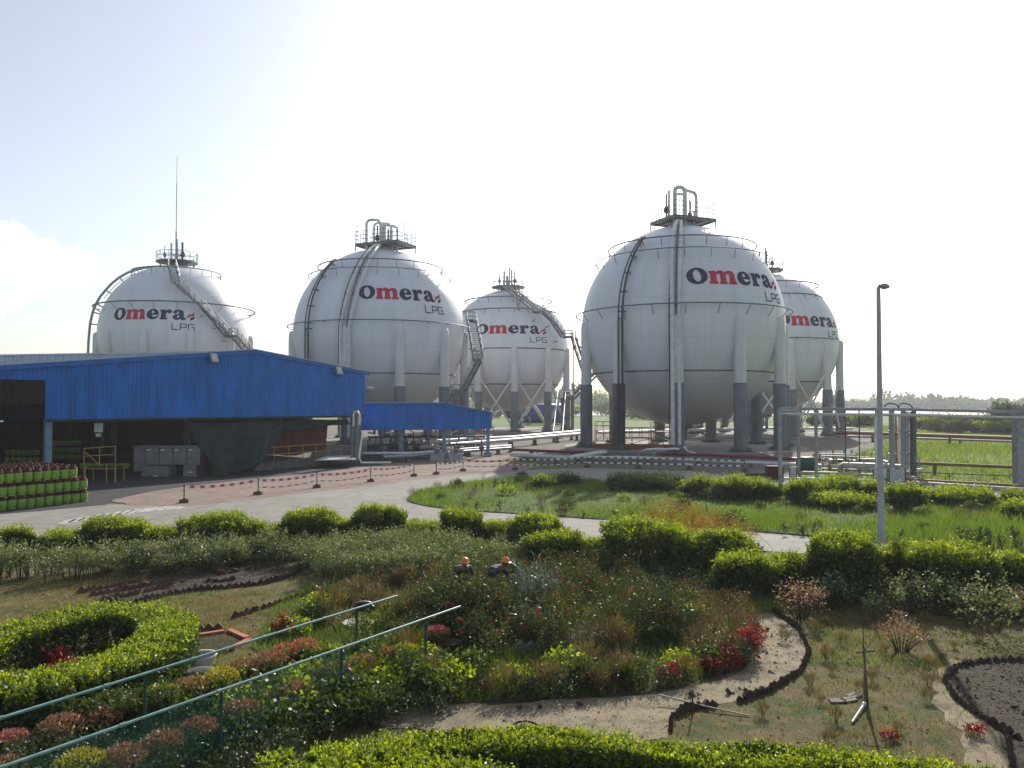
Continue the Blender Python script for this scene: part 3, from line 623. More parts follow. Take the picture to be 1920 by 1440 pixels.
# stair over the left tank's shoulder
sp = [onsphere(K1, *p) for p in ((322, 500, 1.0), (330, 530, 1.0), (352, 552, 1.0), (378, 577, 1.0), (405, 606, 1.0), (426, 630, 1.0))]
staircase(T1, sp, 1.0, rail=.055); q = sp[-1]; q2 = onsphere(K1, 440, 632, 1.2)
staircase(T1, [q, Vector((q2.x, q2.y, q.z))], 1.3, rail=.055); q3 = onsphere(K1, 470, 668, 1.6); staircase(T1, [Vector((q2.x, q2.y, q.z)), q3, Vector((q3.x + 2, q3.y + 1, q3.z - 3))], 1.0, rail=.055)
for x, y in ((350, 545), (380, 590), (405, 615), (425, 640)):
    g = MB(); p = onsphere(K1, x, y, .9); c = Vector((0, 0, K1['Z'])); g.tube([p, c + (p - c).normalized() * RS], .07, 5); g.build('stair_bracket', M['galv_dark'], T1)
# curved riser with brackets on the left side of the left tank
g = MB(); hp = [loc(K1, x, y, 116) for x, y in ((165, 700), (165, 664), (166, 640), (169, 607), (174, 585), (180, 570), (188, 556), (198, 544), (210, 531), (224, 520), (240, 511), (257, 505), (276, 501), (296, 500), (318, 500))]
g.tube(hp, .19, 8)
for i in (1, 3, 4, 5, 7, 9, 11, 12):
    c = Vector((0, 0, K1['Z'])); p = hp[i]; d = (p - c).normalized(); g.tube([p, c + d * (RS - .1)], .1, 6)
g.tube([p + (Vector((0, 0, K1['Z'])) - p).normalized() * .55 for p in hp[6:13]], .05, 5)
g.build('riser_pipe', M['galv'], T1)
# stair of the far middle tank
sp = [onsphere(K3, *p) for p in ((949, 538, 1.2), (976, 562, 1.2), (1003, 585, 1.2))]; staircase(T3, sp, 1.2, rail=.06)
p4 = onsphere(K3, 1017, 583, 1.3); p4.z = sp[-1].z; staircase(T3, [sp[-1], p4], 1.3, rail=.06)
p5 = onsphere(K3, 1056, 632, 1.4); p5b = onsphere(K3, 1036, 603, 1.3); staircase(T3, [p4, p5b, p5], 1.2, rail=.06)
p6 = p5 + Vector((1.6, 0, 0)); staircase(T3, [p5, p6], 1.5, rail=.06)
p7 = loc(K3, 1097, 702, 128); staircase(T3, [p6, p7], 1.2, rail=.06)
p8 = p7 + Vector((1.6, -1.5, 0)); staircase(T3, [p7, p8], 1.3, rail=.06)
p9 = loc(K3, 1072, 748, 124); staircase(T3, [p8, p9], 1.3, rail=.06)
p10 = p9 + Vector((-1.6, -.6, 0)); staircase(T3, [p9, p10], 1.5, rail=.06)
p11 = loc(K3, 1042, 838, 86); p11 = loc(K3, 1046, 825, 104); staircase(T3, [p10, p11], 1.2, rail=.06)
for p in (p6, p7, p9, p10): g = MB(); g.tube([p, (p.x, p.y, 0)], .12, 6); g.build('stair_post', M['galv_dark'], T3)
for x, y in ((975, 575), (1003, 598), (1030, 610), (1045, 640)):
    g = MB(); p = onsphere(K3, x, y, .9); c = Vector((0, 0, K3['Z'])); g.tube([p, c + (p - c).normalized() * RS], .08, 5); g.build('stair_bracket', M['galv_dark'], T3)
g = MB(); g.tube([loc(K3, 970, 563, 127) , loc(K3, 970, 580, 127)], .08, 5); g.tube([loc(K3, 970, 563, 127), loc(K3, 976, 564, 127)], .08, 5); g.tube([loc(K3, 970, 574, 127), loc(K3, 976, 566, 127)], .08, 5)
g.build('stair_bracket', M['galv_dark'], T3)
g = MB(); p = Vector((0.5, -RS + 3, 0))
g.lathe([(.9, K3['Z'] - RS + .15), (.5, K3['Z'] - RS - .5), (.5, K3['Z'] - RS - 1.2)], n=12); g.tube([(0, 0, 2.2), (3.5, -2, 2.2), (3.5, -9, 1.6)], .2, 8); g.build('outlet_pipe', M['galv_dark'], T3)
for t_, k_ in ((T4, K4), (T2, K2), (T5, K5), (T1, K1)):
    g = MB(); zz = k_['Z'] - RS; g.lathe([(1.2, zz + .2), (1.0, zz - .35), (.3, zz - .4)], n=16)
    for dx, dy in ((-.7, 0), (.5, .4), (0, -.8)): g.tube([(dx, dy, zz), (dx, dy, .9), (dx * 3, dy * 3 + 4, .9)], .16, 8)
    g.build('outlet_pipe', M['galv'], t_)

# ================================================================ BLUE SHED
A = Vector((-26.25, 45, 0)); B = Vector((-11.4, 62, 0)); dw = (B - A).normalized(); nw = Vector((-dw.y, dw.x, 0))   # nw points to the back
if nw.y < 0: nw = -nw
LW = (B - A).length
ZB = 3.5; S_R = .575 * LW; Z_R = 8.06
def ztop(s): return Z_R - (S_R - s) * .107 if s < S_R else Z_R - (s - S_R) * .123
def corr(b, P0, d, n, s0, s1, zb, zt, pitch=.25, depth=.045):
    """profiled sheet along d from s0 to s1 (zb, zt functions of s)"""
    pr = [(0, 0), (.3, 0), (.42, 1), (.72, 1), (.88, 0)]; ss = []; k = math.floor(s0 / pitch)
    while k * pitch < s1:
        for f, o in pr:
            s_ = (k + f) * pitch
            if s0 <= s_ <= s1: ss.append((s_, o * depth))
        k += 1
    ss = [(s0, 0)] + ss + [(s1, 0)]
    vs = []
    for s_, o in ss: p = P0 + d * s_ - n * o; vs += [(p.x, p.y, zb(s_)), (p.x, p.y, zt(s_))]
    b.add(vs, [(2 * i, 2 * i + 2, 2 * i + 3, 2 * i + 1) for i in range(len(ss) - 1)])
shed = empty('blue_shed', A, 'large open-fronted shed with a deep bright blue gable, full of gas cylinders', 'shed')
SL, SR_ = -22.0, LW
b = MB(A); corr(b, A, dw, nw, 0.0, SR_, lambda s: ZB, ztop); o_ = b.build('gable_wall', M['blue'], shed)
b = MB(A); corr(b, A, dw, nw, SL, -.003, lambda s: ztop(-2.0) - .62 if s > -9 else ZB, lambda s: ztop(s), depth=.045); b.build('gable_wall', M['blue'], shed)
b = MB(A)
for (s0, s1) in ((SL, S_R), (S_R, SR_ + .35)):
    p, q = A + dw * s0 - nw * .09, A + dw * s1 - nw * .09
    b.beam((p.x, p.y, ztop(s0) + .02), (q.x, q.y, ztop(s1) + .02), .1, .26)
b.build('verge_trim', M['blue2'], shed)
b = MB(A)
DEP = 34.0
for (s0, s1) in ((SL, S_R), (S_R, SR_ + .35)):
    p, q = A + dw * s0, A + dw * s1; p.z = ztop(s0) + .16; q.z = ztop(s1) + .16; k = nw * DEP; f0 = nw * .15
    b.add([p - f0, q - f0, q + k, p + k, p - f0 + Vector((0, 0, .06)), q - f0 + Vector((0, 0, .06)), q + k + Vector((0, 0, .06)), p + k + Vector((0, 0, .06))], [(0, 1, 2, 3), (7, 6, 5, 4), (0, 4, 5, 1), (2, 6, 7, 3), (1, 5, 6, 2), (3, 7, 4, 0)])
b.build('roof', M['roof'], shed)
b = MB(A); corr(b, B + nw * 8, nw, dw, .12, DEP - 8, lambda s: 0, lambda s: 3.4, depth=-.045); b.build('side_wall', M['machinedark'], shed)  # lower dark wall added to keep daylight out of the shed
b = MB(A); corr(b, B, nw, dw, .12, DEP, lambda s: ZB, lambda s: ztop(SR_) + .0, depth=-.045); b.build('side_wall', M['blue'], shed)
b = MB(A); Pk = A + nw * DEP; b2 = []
corr(b, Pk, dw, nw, SL, SR_, lambda s: 3.0 if s < 8 else .0, lambda s: ztop(s)); b.build('back_wall', M['blue2'], shed)
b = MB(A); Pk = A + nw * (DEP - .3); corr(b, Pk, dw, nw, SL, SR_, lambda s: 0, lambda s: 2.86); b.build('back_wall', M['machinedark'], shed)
b = MB(A); b.beam(A + dw * .1 - nw * .02 + Vector((0, 0, ZB + .06)), A + dw * (SR_ - .1) - nw * .02 + Vector((0, 0, ZB + .06)), .2, .14)
for s in [i * 2.9 for i in range(8)]:
    for k in (6, 14, 22, 30): p = A + dw * s + nw * k; b.beam((p.x, p.y, ztop(s) - .2), (p.x + dw.x * 2.7, p.y + dw.y * 2.7, ztop(s + 2.7) - .2), .2, .35)
b.build('roof_beam', M['machinedark'], shed)
for s, k in ((.25, 0), (S_R, 9), (0.2, 11), (0.2, 22), (SR_ - .2, 11), (SR_ - .2, 22), (S_R, 22), (SR_ - .4, 0.25)):
    p = A + dw * s + nw * (k + .25); b = MB(p); b.box(p + Vector((0, 0, ZB / 2 + .05)), (.34, .34, ZB + .1), rz=math.atan2(dw.y, dw.x)); b.box(p + Vector((0, 0, .03)), (.55, .55, .06), rz=math.atan2(dw.y, dw.x))
    o = b.build('column', M['bluepost'], None); o.parent = shed; o.location = p - A
p = A + dw * 8; b = MB(A)
def flood(px_, py_):
    for s in np.arange(0, LW, .05):
        q = A + dw * s; z = ztop(s) - .25; d = ray(px_, 700)
        if q.x / q.y > d.x / d.y: break
    e = empty('floodlight', Vector((q.x, q.y, z)) - nw * .3, None)
    return e, s
for px_, l_ in ((395, 'grey box floodlight at the upper left of the blue gable, beside its ridge'), (630, 'grey box floodlight on the right slope of the blue gable, near the eave')):
    e, s = flood(px_, 0); tag(e, l_, 'floodlight', 'floodlights on the blue gable'); m_ = Matrix.Rotation(math.atan2(dw.y, dw.x), 3, 'Z') @ Matrix.Rotation(R(-25), 3, 'X')
    b = MB(); b.box((0, 0, 0), (.5, .25, .66), m=m_); b.build('housing', M['galv'], e)
    b = MB(); b.box(m_ @ Vector((0, -.14, -.02)), (.42, .03, .56), m=m_); b.build('glass', M['lens'], e)
    b = MB(); b.box((0, .22, .1), (.06, .3, .06), rz=math.atan2(dw.y, dw.x)); b.build('bracket', M['galv_dark'], e)
# camera on the right edge of the gable
e = empty('security_camera', B + Vector((.25, -.1, 5.75)), 'small white security camera on the right edge of the blue gable', 'camera')
b = MB(); b.tube([(0, 0, 0), (.45, -.25, -.04)], [.11, .1], 12); b.build('housing', M['white'], e)
b = MB(); b.tube([(-.2, .1, -.25), (-.05, .05, -.2), (.1, -.05, -.05)], .04, 6); b.build('bracket', M['galv'], e)
# the grey building behind on the left
gb = empty('grey_building', (-60, 70, 0), 'pale grey low-pitched roof and gable showing over the left of the blue shed', 'building')
P0 = AT(-160, 690, 62); P1 = AT(0, 668, 60); P2 = AT(400, 661, 74); P3 = AT(470, 662, 78)
b = MB((-60, 70, 0)); a0 = Vector((P0.x, P0.y, 0)); pts = [P0, P1, P2, P3]
for p, q in zip(pts, pts[1:]):
    n_ = max(2, int((q - p).length / .3))
    for i in range(n_):
        u, v = p.lerp(q, i / n_), p.lerp(q, (i + 1) / n_); o1 = .04 * (i % 2)
        b.add([(u.x, u.y + o1, 4.5), (v.x, v.y + o1, 4.5), (v.x, v.y + o1, v.z), (u.x, u.y + o1, u.z)], [(0, 1, 2, 3)])
b.build('gable_wall', M['roof'], gb)
b = MB((-60, 70, 0)); bk = Vector((-10, 30, 0)); up = Vector((0, 0, .12))
for p, q in zip(pts, pts[1:]):
    f = Vector((0, -.3, 0)); b.add([p + f + up, q + f + up, q + bk + up, p + bk + up, p + f, q + f, q + bk, p + bk], [(0, 1, 2, 3), (4, 7, 6, 5), (0, 4, 5, 1), (1, 5, 6, 2), (2, 6, 7, 3), (3, 7, 4, 0)])
b.build('roof', M['roof'], gb)
for i, t_ in enumerate((.05, .5, .95)):
    p = P0.lerp(P3, t_); b = MB(); b.box((p.x + 60, p.y - 70 + .4, 2.3), (.3, .3, 4.6)); b.build('column', M['galv_dark'], gb)

# lower blue canopy to the right
cn = empty('blue_canopy', (-10, 66, 0), 'low blue sheet canopy adjoining the right end of the shed, over dark pipework', 'canopy')
C0 = AT(674, 757, 64.5); C1 = AT(833, 757, 66); C2 = AT(922, 775, 68); zb_ = 2.38
for (p, q) in ((C0, C1), (C1, C2)):
    d = Vector((q.x - p.x, q.y - p.y, 0)); L = d.length; d.normalize(); n = Vector((-d.y, d.x, 0)); z0, z1 = p.z, q.z
    b = MB((-10, 66, 0)); corr(b, Vector((p.x, p.y, 0)), d, n, 0, L, lambda s: zb_, lambda s: z0 + (z1 - z0) * s / L); b.build('fascia', M['blue'], cn)
    b = MB((-10, 66, 0)); b.beam(p - n * .08, q - n * .08, .1, .16); b.build('verge_trim', M['blue2'], cn)
    b = MB((-10, 66, 0)); k = n * 13; u = Vector((0, 0, .12)); b.add([p + u * .5, q + u * .5, q + k + u * .5, p + k + u * .5, p + u, q + u, q + k + u, p + k + u], [(0, 1, 2, 3), (7, 6, 5, 4), (0, 4, 5, 1), (1, 5, 6, 2), (2, 6, 7, 3), (3, 7, 4, 0)]); b.build('roof', M['roof'], cn)
    if p is C1:
        b = MB((-10, 66, 0)); kk = Vector((q.x, q.y, 0)); corr(b, kk, n, d, 0, 13, lambda s: zb_, lambda s: z1, depth=-.04); b.build('fascia', M['blue'], cn)
for (x, Y) in ((752, 66.2), (833, 66.6), (915, 68.6), (715, 77), (800, 78), (885, 80)):
    p = AT(x, 800, Y); b = MB(); b.box((0, 0, 1.2), (.3, .3, 2.44)); b.box((0, 0, .2), (.7, .7, .4)); b.build('column', M['bluepost'], cn, (p.x + 10, p.y - 66, 0))

# dark net and red tarpaulin hung under the gable
def cloth(name, mat_, label, top, bot, nu=60, nv=26, sag=.5, seed=1, fold=.18, thick=.02):
    """top and bot: lists of points; the sheet hangs between them in folds"""
    def ev(P, u):
        k = u * (len(P) - 1); i = min(int(k), len(P) - 2); return P[i].lerp(P[i + 1], k - i)
    r = random.Random(seed); vs = []; ph = [r.uniform(0, 6) for _ in range(4)]
    for j in range(nv + 1):
        v = j / nv
        for i in range(nu + 1):
            u = i / nu; p = ev(top, u).lerp(ev(bot, u), v)
            w = fold * (math.sin(u * 31 + ph[0] + v * 3) + .6 * math.sin(u * 57 + ph[1] - v * 4)) * (.3 + v)
            p = p + nw * w + Vector((0, 0, -sag * abs(math.sin(u * PI * 2.5)) * (1 - v) * .6 + .08 * math.sin(v * 21 + u * 9 + ph[2]))); vs.append(p)
    o0 = vs[0].copy(); b = MB(o0); N = nu + 1
    fs = [(j * N + i, j * N + i + 1, (j + 1) * N + i + 1, (j + 1) * N + i) for j in range(nv) for i in range(nu)]
    b.add(vs, fs, True); o = b.build(name, mat_); o.location = o0
    m = o.modifiers.new('thickness', 'SOLIDIFY'); m.thickness = thick; return o
def wallp(pxx, z, off=.0):
    d = ray(pxx, 800); k = d.x / d.y; s = (k * A.y - A.x) / (dw.x - k * dw.y); q = A + dw * s - nw * off; return Vector((q.x, q.y, z))
tag(cloth('shade_net', M['tarp'], '', [wallp(352, 3.45, -.3), wallp(420, 3.45, -.3), wallp(500, 3.4, -.3), wallp(560, 3.4, -.3), wallp(658, 3.4, -.3)], [G(392, 868, .9), G(405, 892, .1), G(446, 888, .1), G(492, 872, .7), wallp(520, 2.5, .1), wallp(590, 2.9, .1), wallp(652, 3.0, .1)], sag=.25, seed=3), 'dark green netting draped in folds from the gable to the ground', 'net')
tag(cloth('tarpaulin', M['redtarp'], '', [wallp(515, 3.3, -1.2), wallp(570, 3.3, -1.2), wallp(632, 3.3, -1.2)], [wallp(500, .9, -1.2), wallp(570, .8, -1.2), wallp(628, .9, -1.2)], sag=.2, seed=5, fold=.08), 'dull red tarpaulin hanging behind the green netting', 'tarpaulin')
# loading plinth with pale top and rails
p0, p1, p2, p3 = G(478, 885), G(668, 866), G(660, 848), G(470, 856)
pl = empty('loading_platform', p0, 'low dark concrete loading ledge under the shed, right of the netting', 'platform')
b = MB(p0); h_ = Vector((0, 0, .55)); b.add([p0, p1, p2, p3, p0 + h_, p1 + h_, p2 + h_, p3 + h_], [(0, 1, 5, 4), (1, 2, 6, 5), (2, 3, 7, 6), (3, 0, 4, 7), (4, 5, 6, 7)]); b.build('plinth', M['dkconc'], pl, (0, 0, 0))
b = MB(p0); q0, q1 = p0 + h_ * 1.0 + Vector((0, .3, 0)), p1 + h_ + Vector((0, .3, 0)); railing(b, [q0.lerp(q1, .02), q0.lerp(q1, .82)], 1.0, .03, 1.5, (1.0, .5)); b.build('railing', M['yellow'], pl, (0, 0, 0))
b = MB(); u = [G(590, 862, .62), G(612, 855, .62), G(660, 854, .62), G(668, 861, .62)]; uu = [Vector(x) - Vector((0, 0, .06)) for x in u]; b.add(u + uu, [(0, 1, 2, 3), (4, 7, 6, 5), (0, 4, 5, 1), (1, 5, 6, 2), (2, 6, 7, 3), (3, 7, 4, 0)])
tag(b.build('board', M['cloth_white']), 'pale flat board lying on the loading ledge', 'board')
# vertical pipes by the shed corner
e = empty('pipe_stack', G(666, 874), 'bundle of tall dark pipes with a white bend at the shed corner', 'pipes'); c = G(666, 874)
b = MB()
for dx, dy in ((-.25, 0), (.02, .1), (.3, .25)): b.tube([(dx, dy, 0), (dx, dy, 4.1)], .1, 8)
b.build('pipe', M['galv_dark'], e)
b = MB(); b.tube([(-.1, -.2, 2.9), (-.1, -.2, 3.7), (0, -.2, 3.95), (.2, -.2, 3.95), (.32, -.2, 3.75), (.32, -.2, 3.0)], .08, 8); b.tube([(.55, -.2, 2.4), (.3, -.25, .6), (.5, -.3, .25), (2.6, .1, .25)], .07, 8); b.build('pipe_bend', M['white'], e)

# grey packing machine in the shade of the shed
m0 = G(310, 893); e = empty('packing_machine', m0, 'dusty grey machine of four panelled cabinets on blocky feet in the shed', 'machine')
def P_(x, y, Y=m0.y): q = AT(x, y, Y); return q - m0
b = MB()
for i in range(4):
    l, r_ = P_(274 + i * 26, 840), P_(298 + i * 26, 871); b.box(((l.x + r_.x) / 2, .5, (l.z + r_.z) / 2), (r_.x - l.x, 1.1, l.z - r_.z))
b.build('cabinet', M['machine'], e)
b = MB(); l, r_ = P_(250, 837), P_(372, 840); b.box(((l.x + r_.x) / 2, .5, l.z - .02), (r_.x - l.x, 1.25, .1)); l, r_ = P_(250, 840), P_(272, 884); b.box(((l.x + r_.x) / 2, .55, (l.z + r_.z) / 2), (r_.x - l.x - .02, 1.0, l.z - r_.z)); b.build('hood', M['machine'], e)
for x0, x1, y0, y1 in ((272, 322, 873, 897), (350, 374, 871, 893)):
    b = MB(); l, r_ = P_(x0, y0), P_(x1, y1); b.box(((l.x + r_.x) / 2, .1, (l.z) / 2), (r_.x - l.x, 1.2, l.z)); b.build('foot', M['machine'], e)
b = MB()
for i in range(4): l = P_(280 + i * 26, 843.5); b.box((l.x, -.07, l.z), (.24, .02, .09))
for x, y in ((299, 891), (363, 884)): l = P_(x, y); b.box((l.x, -.52, l.z), (.28, .02, .08))
b.build('label_plate', M['sign'], e)
b = MB(); b.box((P_(310, 850).x, 1.4, 1.2), (4.4, .6, .3)); b.tube([(P_(365, 800).x, 1, 1.9), (P_(365, 800).x, 1, 3.3)], .05, 6); b.tube([(P_(330, 800).x, 1.6, 1.9), (P_(330, 800).x, 1.6, 3.3)], .08, 6); b.build('duct', M['machinedark'], e)
# yellow guard frame beside it
q = G(190, 905); e = empty('guard_frame', q, 'worn yellow guard rail frame left of the grey machine', 'railing')
b = MB(); P_ = lambda x, y, Y=q.y: AT(x, y, Y) - q
railing(b, [P_(157, 872) * 1, P_(216, 868)], .95, .03, .8, (.95, .5)); b.tube([P_(160, 848), P_(190, 875)], .03, 5)
for x in (160, 200, 216): v = P_(x, 870); b.tube([(v.x, 0, v.z), (v.x, 0, 0)], .03, 5)
v0, v1 = P_(158, 872), P_(217, 869)
for dy in (0, 1.0): b.tube([(v0.x, dy, .8), (v1.x, dy, .8)], .03, 5); b.tube([(v0.x, dy, 0), (v0.x, dy, .9)], .03, 5); b.tube([(v1.x, dy, 0), (v1.x, dy, .9)], .03, 5)
b.build('rail', M['yellow'], e)
b = MB(); b.box(((v0.x + v1.x) / 2, .5, .84), (abs(v1.x - v0.x), 1.0, .05)); b.build('tray', M['machinedark'], e)
# little things hanging at the wall foot inside
q = wallp(190, 3.0, -.4); e = empty('hanging_sign', q, 'small white sign hanging under the gable near the blue post', 'sign'); b = MB(); b.box((0, 0, .1), (.5, .05, .55)); b.box((0, 0, -.35), (.3, .05, .2)); b.build('panel', M['sign'], e); b = MB(); b.tube([(0, 0, .35), (0, 0, .7)], .02, 5); b.build('hanger', M['galv'], e)

# ================================================================ GAS CYLINDERS
def make_cyl(dark=False):
    e = empty('gas_cylinder', (0, 0, 0), 'x', 'gas cylinder', 'x')
    b = MB(); b.lathe([(.001, .04), (.15, .04), (.185, .08), (.2, .14), (.2, .40), (.185, .46), (.12, .5), (.001, .5)], n=18); b.build('body', M['cylgreen'], e)
    b = MB(); b.lathe([(.15, .05), (.165, .05), (.165, 0), (.15, 0)], n=16); b.build('foot_ring', M['cylgreen'], e)
    b = MB(); b.lathe([(.2, .405), (.188, .46), (.13, .505), (.001, .51)], n=18); b.build('shoulder', M['cylmaroon'], e).scale = (1.01, 1.01, 1.005)
    b = MB(); b.lathe([(.115, .49), (.125, .6), (.11, .6)], n=14); b.tube([(0, 0, .5), (0, 0, .57)], .025, 6); b.build('collar', M['cylmaroon'], e)
    return e
CY = make_cyl(); used = False
def place_cyl(p, label, group, rz):
    global used
    o = CY if not used else copy_tree(CY); used = True
    o.location = p; o.rotation_euler = (random.gauss(0, .02), random.gauss(0, .02), rz); o['label'] = label; o['group'] = group
# the front pile: three layers; its front runs from (0,960) to (168,941)
Fa, Fb = G(-60, 966), G(168, 941.5); df = (Fb - Fa).normalized(); bf = Vector((-df.y, df.x, 0)); nF = 13; st = (Fb - Fa).length / nF
rc = random.Random(5)
for lay in range(3):
    for i in range(nF + (0 if lay < 2 else -1)):
        i2 = i + .5
        for k in range(2 if lay < 2 else 9):
            if lay < 2 and k == 1 and i < nF - 2: continue
            p = Fa + df * (i2 * st + rc.uniform(-.015, .015) - (0 if lay < 2 else .12)) + bf * (.21 + k * .46 + rc.uniform(-.01, .01)); p.z = .03 + lay * .565
            place_cyl(p, ['green gas cylinder in the bottom layer of the roadside pile', 'green gas cylinder in the middle layer of the roadside pile', 'green gas cylinder with maroon top in the roadside pile\'s top layer'][lay], 'green cylinders stacked beside the road, ' + ['bottom', 'middle', 'top'][lay] + ' layer', rc.uniform(0, 6))
# dim stacks farther in
for (x0, x1, yb, n, lay) in ((10, 75, 868, 6, 2), (100, 150, 862, 9, 3), (150, 245, 880, 10, 1)):
    a_, c_ = G(x0, yb), G(x1, yb)
    for L_ in range(lay):
        for i in range(n):
            for k in range(1):
                p = a_.lerp(c_, (i + .5) / n) + Vector((0, k * .5, .03 + L_ * .565)); place_cyl(p, 'dim green gas cylinder stored deep in the shade of the blue shed', 'cylinders stored inside the shed', rc.uniform(0, 6))

# ================================================================ BARRIER POSTS AND TAPE
posts = [(345, 942, 909), (484, 927, 895), (594, 914, 883), (695, 903, 874), (776, 893, 869), (818, 889, 866), (868, 883, 858), (966, 881, 857), (1101, 876, 856), (1197, 878, 859), (1292, 880, 862), (1396, 884, 867)]
e0 = empty('barrier_post', (0, 0, 0), 'x', 'barrier post', 'rusty barrier posts along the road')
b = MB(); b.tube([(0, 0, .12), (0, 0, .8)], .028, 8); b.tube([(0, 0, .72), (0, 0, .8)], .04, 8); b.build('post', M['brick_dark'], e0)
b = MB(); b.box((0, 0, .07), (.4, .26, .12)); b.box((.03, 0, .14), (.2, .16, .06), rz=.2); b.build('base_block', M['brick'], e0)
wh = ['first from the left, nearest the cylinders', 'second from the left', 'third from the left', 'fourth from the left', 'fifth from the left', 'sixth from the left, close to the fifth', 'seventh from the left', 'at the tip of the gravel strip', 'leftmost of the shaded row under the big tank', 'second in the shaded row under the big tank', 'third in the shaded row under the big tank', 'last in the shaded row, nearest the pipe frame']
PP = []
for i, (x, y, yt) in enumerate(posts):
    o = e0 if i == 0 else copy_tree(e0); p = G(x, y, .03); o.location = p; o.rotation_euler.z = rc.uniform(-.3, .3); PP.append(p)
    o['label'] = 'thin rusty barrier post on a brick, ' + wh[i]
def stripe_mat(name, a, c, sc):
    m, n, l, b_ = newmat(name); t = n.new('ShaderNodeTexCoord'); s = n.new('ShaderNodeSeparateXYZ'); l.new(t.outputs['UV'], s.inputs[0])
    w = n.new('ShaderNodeMath'); w.operation = 'MULTIPLY'; w.inputs[1].default_value = sc; l.new(s.outputs[0], w.inputs[0])
    f = n.new('ShaderNodeMath'); f.operation = 'FRACT'; l.new(w.outputs[0], f.inputs[0]); g_ = n.new('ShaderNodeMath'); g_.operation = 'LESS_THAN'; g_.inputs[1].default_value = .55; l.new(f.outputs[0], g_.inputs[0])
    x = n.new('ShaderNodeMixRGB'); x.inputs[1].default_value = (*a, 1); x.inputs[2].default_value = (*c, 1); l.new(g_.outputs[0], x.inputs[0]); l.new(x.outputs[0], b_.inputs['Base Color']); b_.inputs['Roughness'].default_value = .5; return m
M['tape'] = stripe_mat('red and white tape', (.5, .05, .07), (.72, .68, .68), 1.9)
M['tape_dark'] = stripe_mat('dark and white tape', (.05, .03, .03), (.75, .75, .74), 1.9)
def tape(p, q, z0, z1, sag, w, mat_, label, drop=0):
    n = 24; bm = bmesh.new(); uvl = bm.loops.layers.uv.new('UVMap'); L = (q - p).length; rows = []; o0 = Vector((p.x, p.y, 0))
    for i in range(n + 1):
        t = i / n; c = p.lerp(q, t); z = z0 + (z1 - z0) * t - sag * 4 * t * (1 - t); tw = .25 * math.sin(t * 9 + L)
        rows.append((bm.verts.new((c.x - o0.x, c.y - o0.y - tw * w * .4 - .03, z)), bm.verts.new((c.x - o0.x, c.y - o0.y + tw * w * .4 - .03, z - w)), t * L))
    for a, c in zip(rows, rows[1:]):
        f = bm.faces.new((a[0], a[1], c[1], c[0]))
        for lp, u in zip(f.loops, (a[2], a[2], c[2], c[2])): lp[uvl].uv = (u, 0)
    me = bpy.data.meshes.new('barrier_tape'); bm.to_mesh(me); bm.free(); me.materials.append(mat_); o = link('barrier_tape', me, None, o0)
    m = o.modifiers.new('thickness', 'SOLIDIFY'); m.thickness = .006
    tag(o, label, 'barrier tape', 'striped tape strung between the barrier posts')
od = ['first', 'second', 'third', 'fourth', 'fifth', 'sixth', 'seventh', 'eighth', 'ninth', 'tenth', 'eleventh']
for i in range(11):
    if i == 4: continue
    far = i >= 8; w = .13 if i in (0, 1, 2, 5, 6) else .09; mt = M['tape_dark'] if i >= 7 else M['tape']
    tape(PP[i], PP[i + 1], .8, .8, .1 if not far else .03, w, mt, f'upper striped tape on the {od[i]} span of posts from the left')
    if i >= 1: tape(PP[i], PP[i + 1], .42, .45, .12 if not far else .03, .06 if not far else .1, mt, f'lower striped tape on the {od[i]} span of posts from the left')

# ================================================================ STREET LAMP
lp = G(1653, 1066); e = empty('street_lamp', lp, 'tall thin grey street lamp with a small hooded head at the roadside', 'street lamp')
hz = AT(1645, 540, lp.y).z
b = MB(); b.lathe([(.105, 0), (.1, 1.2), (.085, 1.25), (.06, hz - .4), (.055, hz)], n=16); b.build('pole', M['pole'], e)
b = MB(); b.lathe([(.17, 0), (.17, .04), (.11, .05), (.11, .5), (.105, .52)], n=16); b.box((0, -.1, .7), (.09, .02, .28)); b.build('base_sleeve', M['pole'], e)
b = MB(); mm = Matrix.Rotation(R(8), 3, 'Y')
b.tube([(-.03, 0, hz - .02), (.03, 0, hz + .03), (.1, 0, hz + .04)], .045, 8)
vs = []
prof = [(-.02, .02, .03), (.04, .075, .075), (.12, .1, .1), (.2, .105, .105), (.27, .085, .085), (.31, .03, .04)]
for (x, ry, rz_) in prof:
    for k in range(12): a = 2 * PI * k / 12; vs.append(mm @ Vector((x, ry * math.cos(a), rz_ * math.sin(a) if math.sin(a) > 0 else .25 * rz_ * math.sin(a))) + Vector((-.0, 0, hz + .05)))
b.add(vs, [(i * 12 + k, i * 12 + (k + 1) % 12, (i + 1) * 12 + (k + 1) % 12, (i + 1) * 12 + k) for i in range(len(prof) - 1) for k in range(12)], True); b.build('lamp_head', M['pole'], e)
b = MB(); b.lathe([(.01, -.04), (.07, -.03), (.09, .0)], c=(.17, 0, hz + .0), n=12); b.build('lens', M['lens'], e)

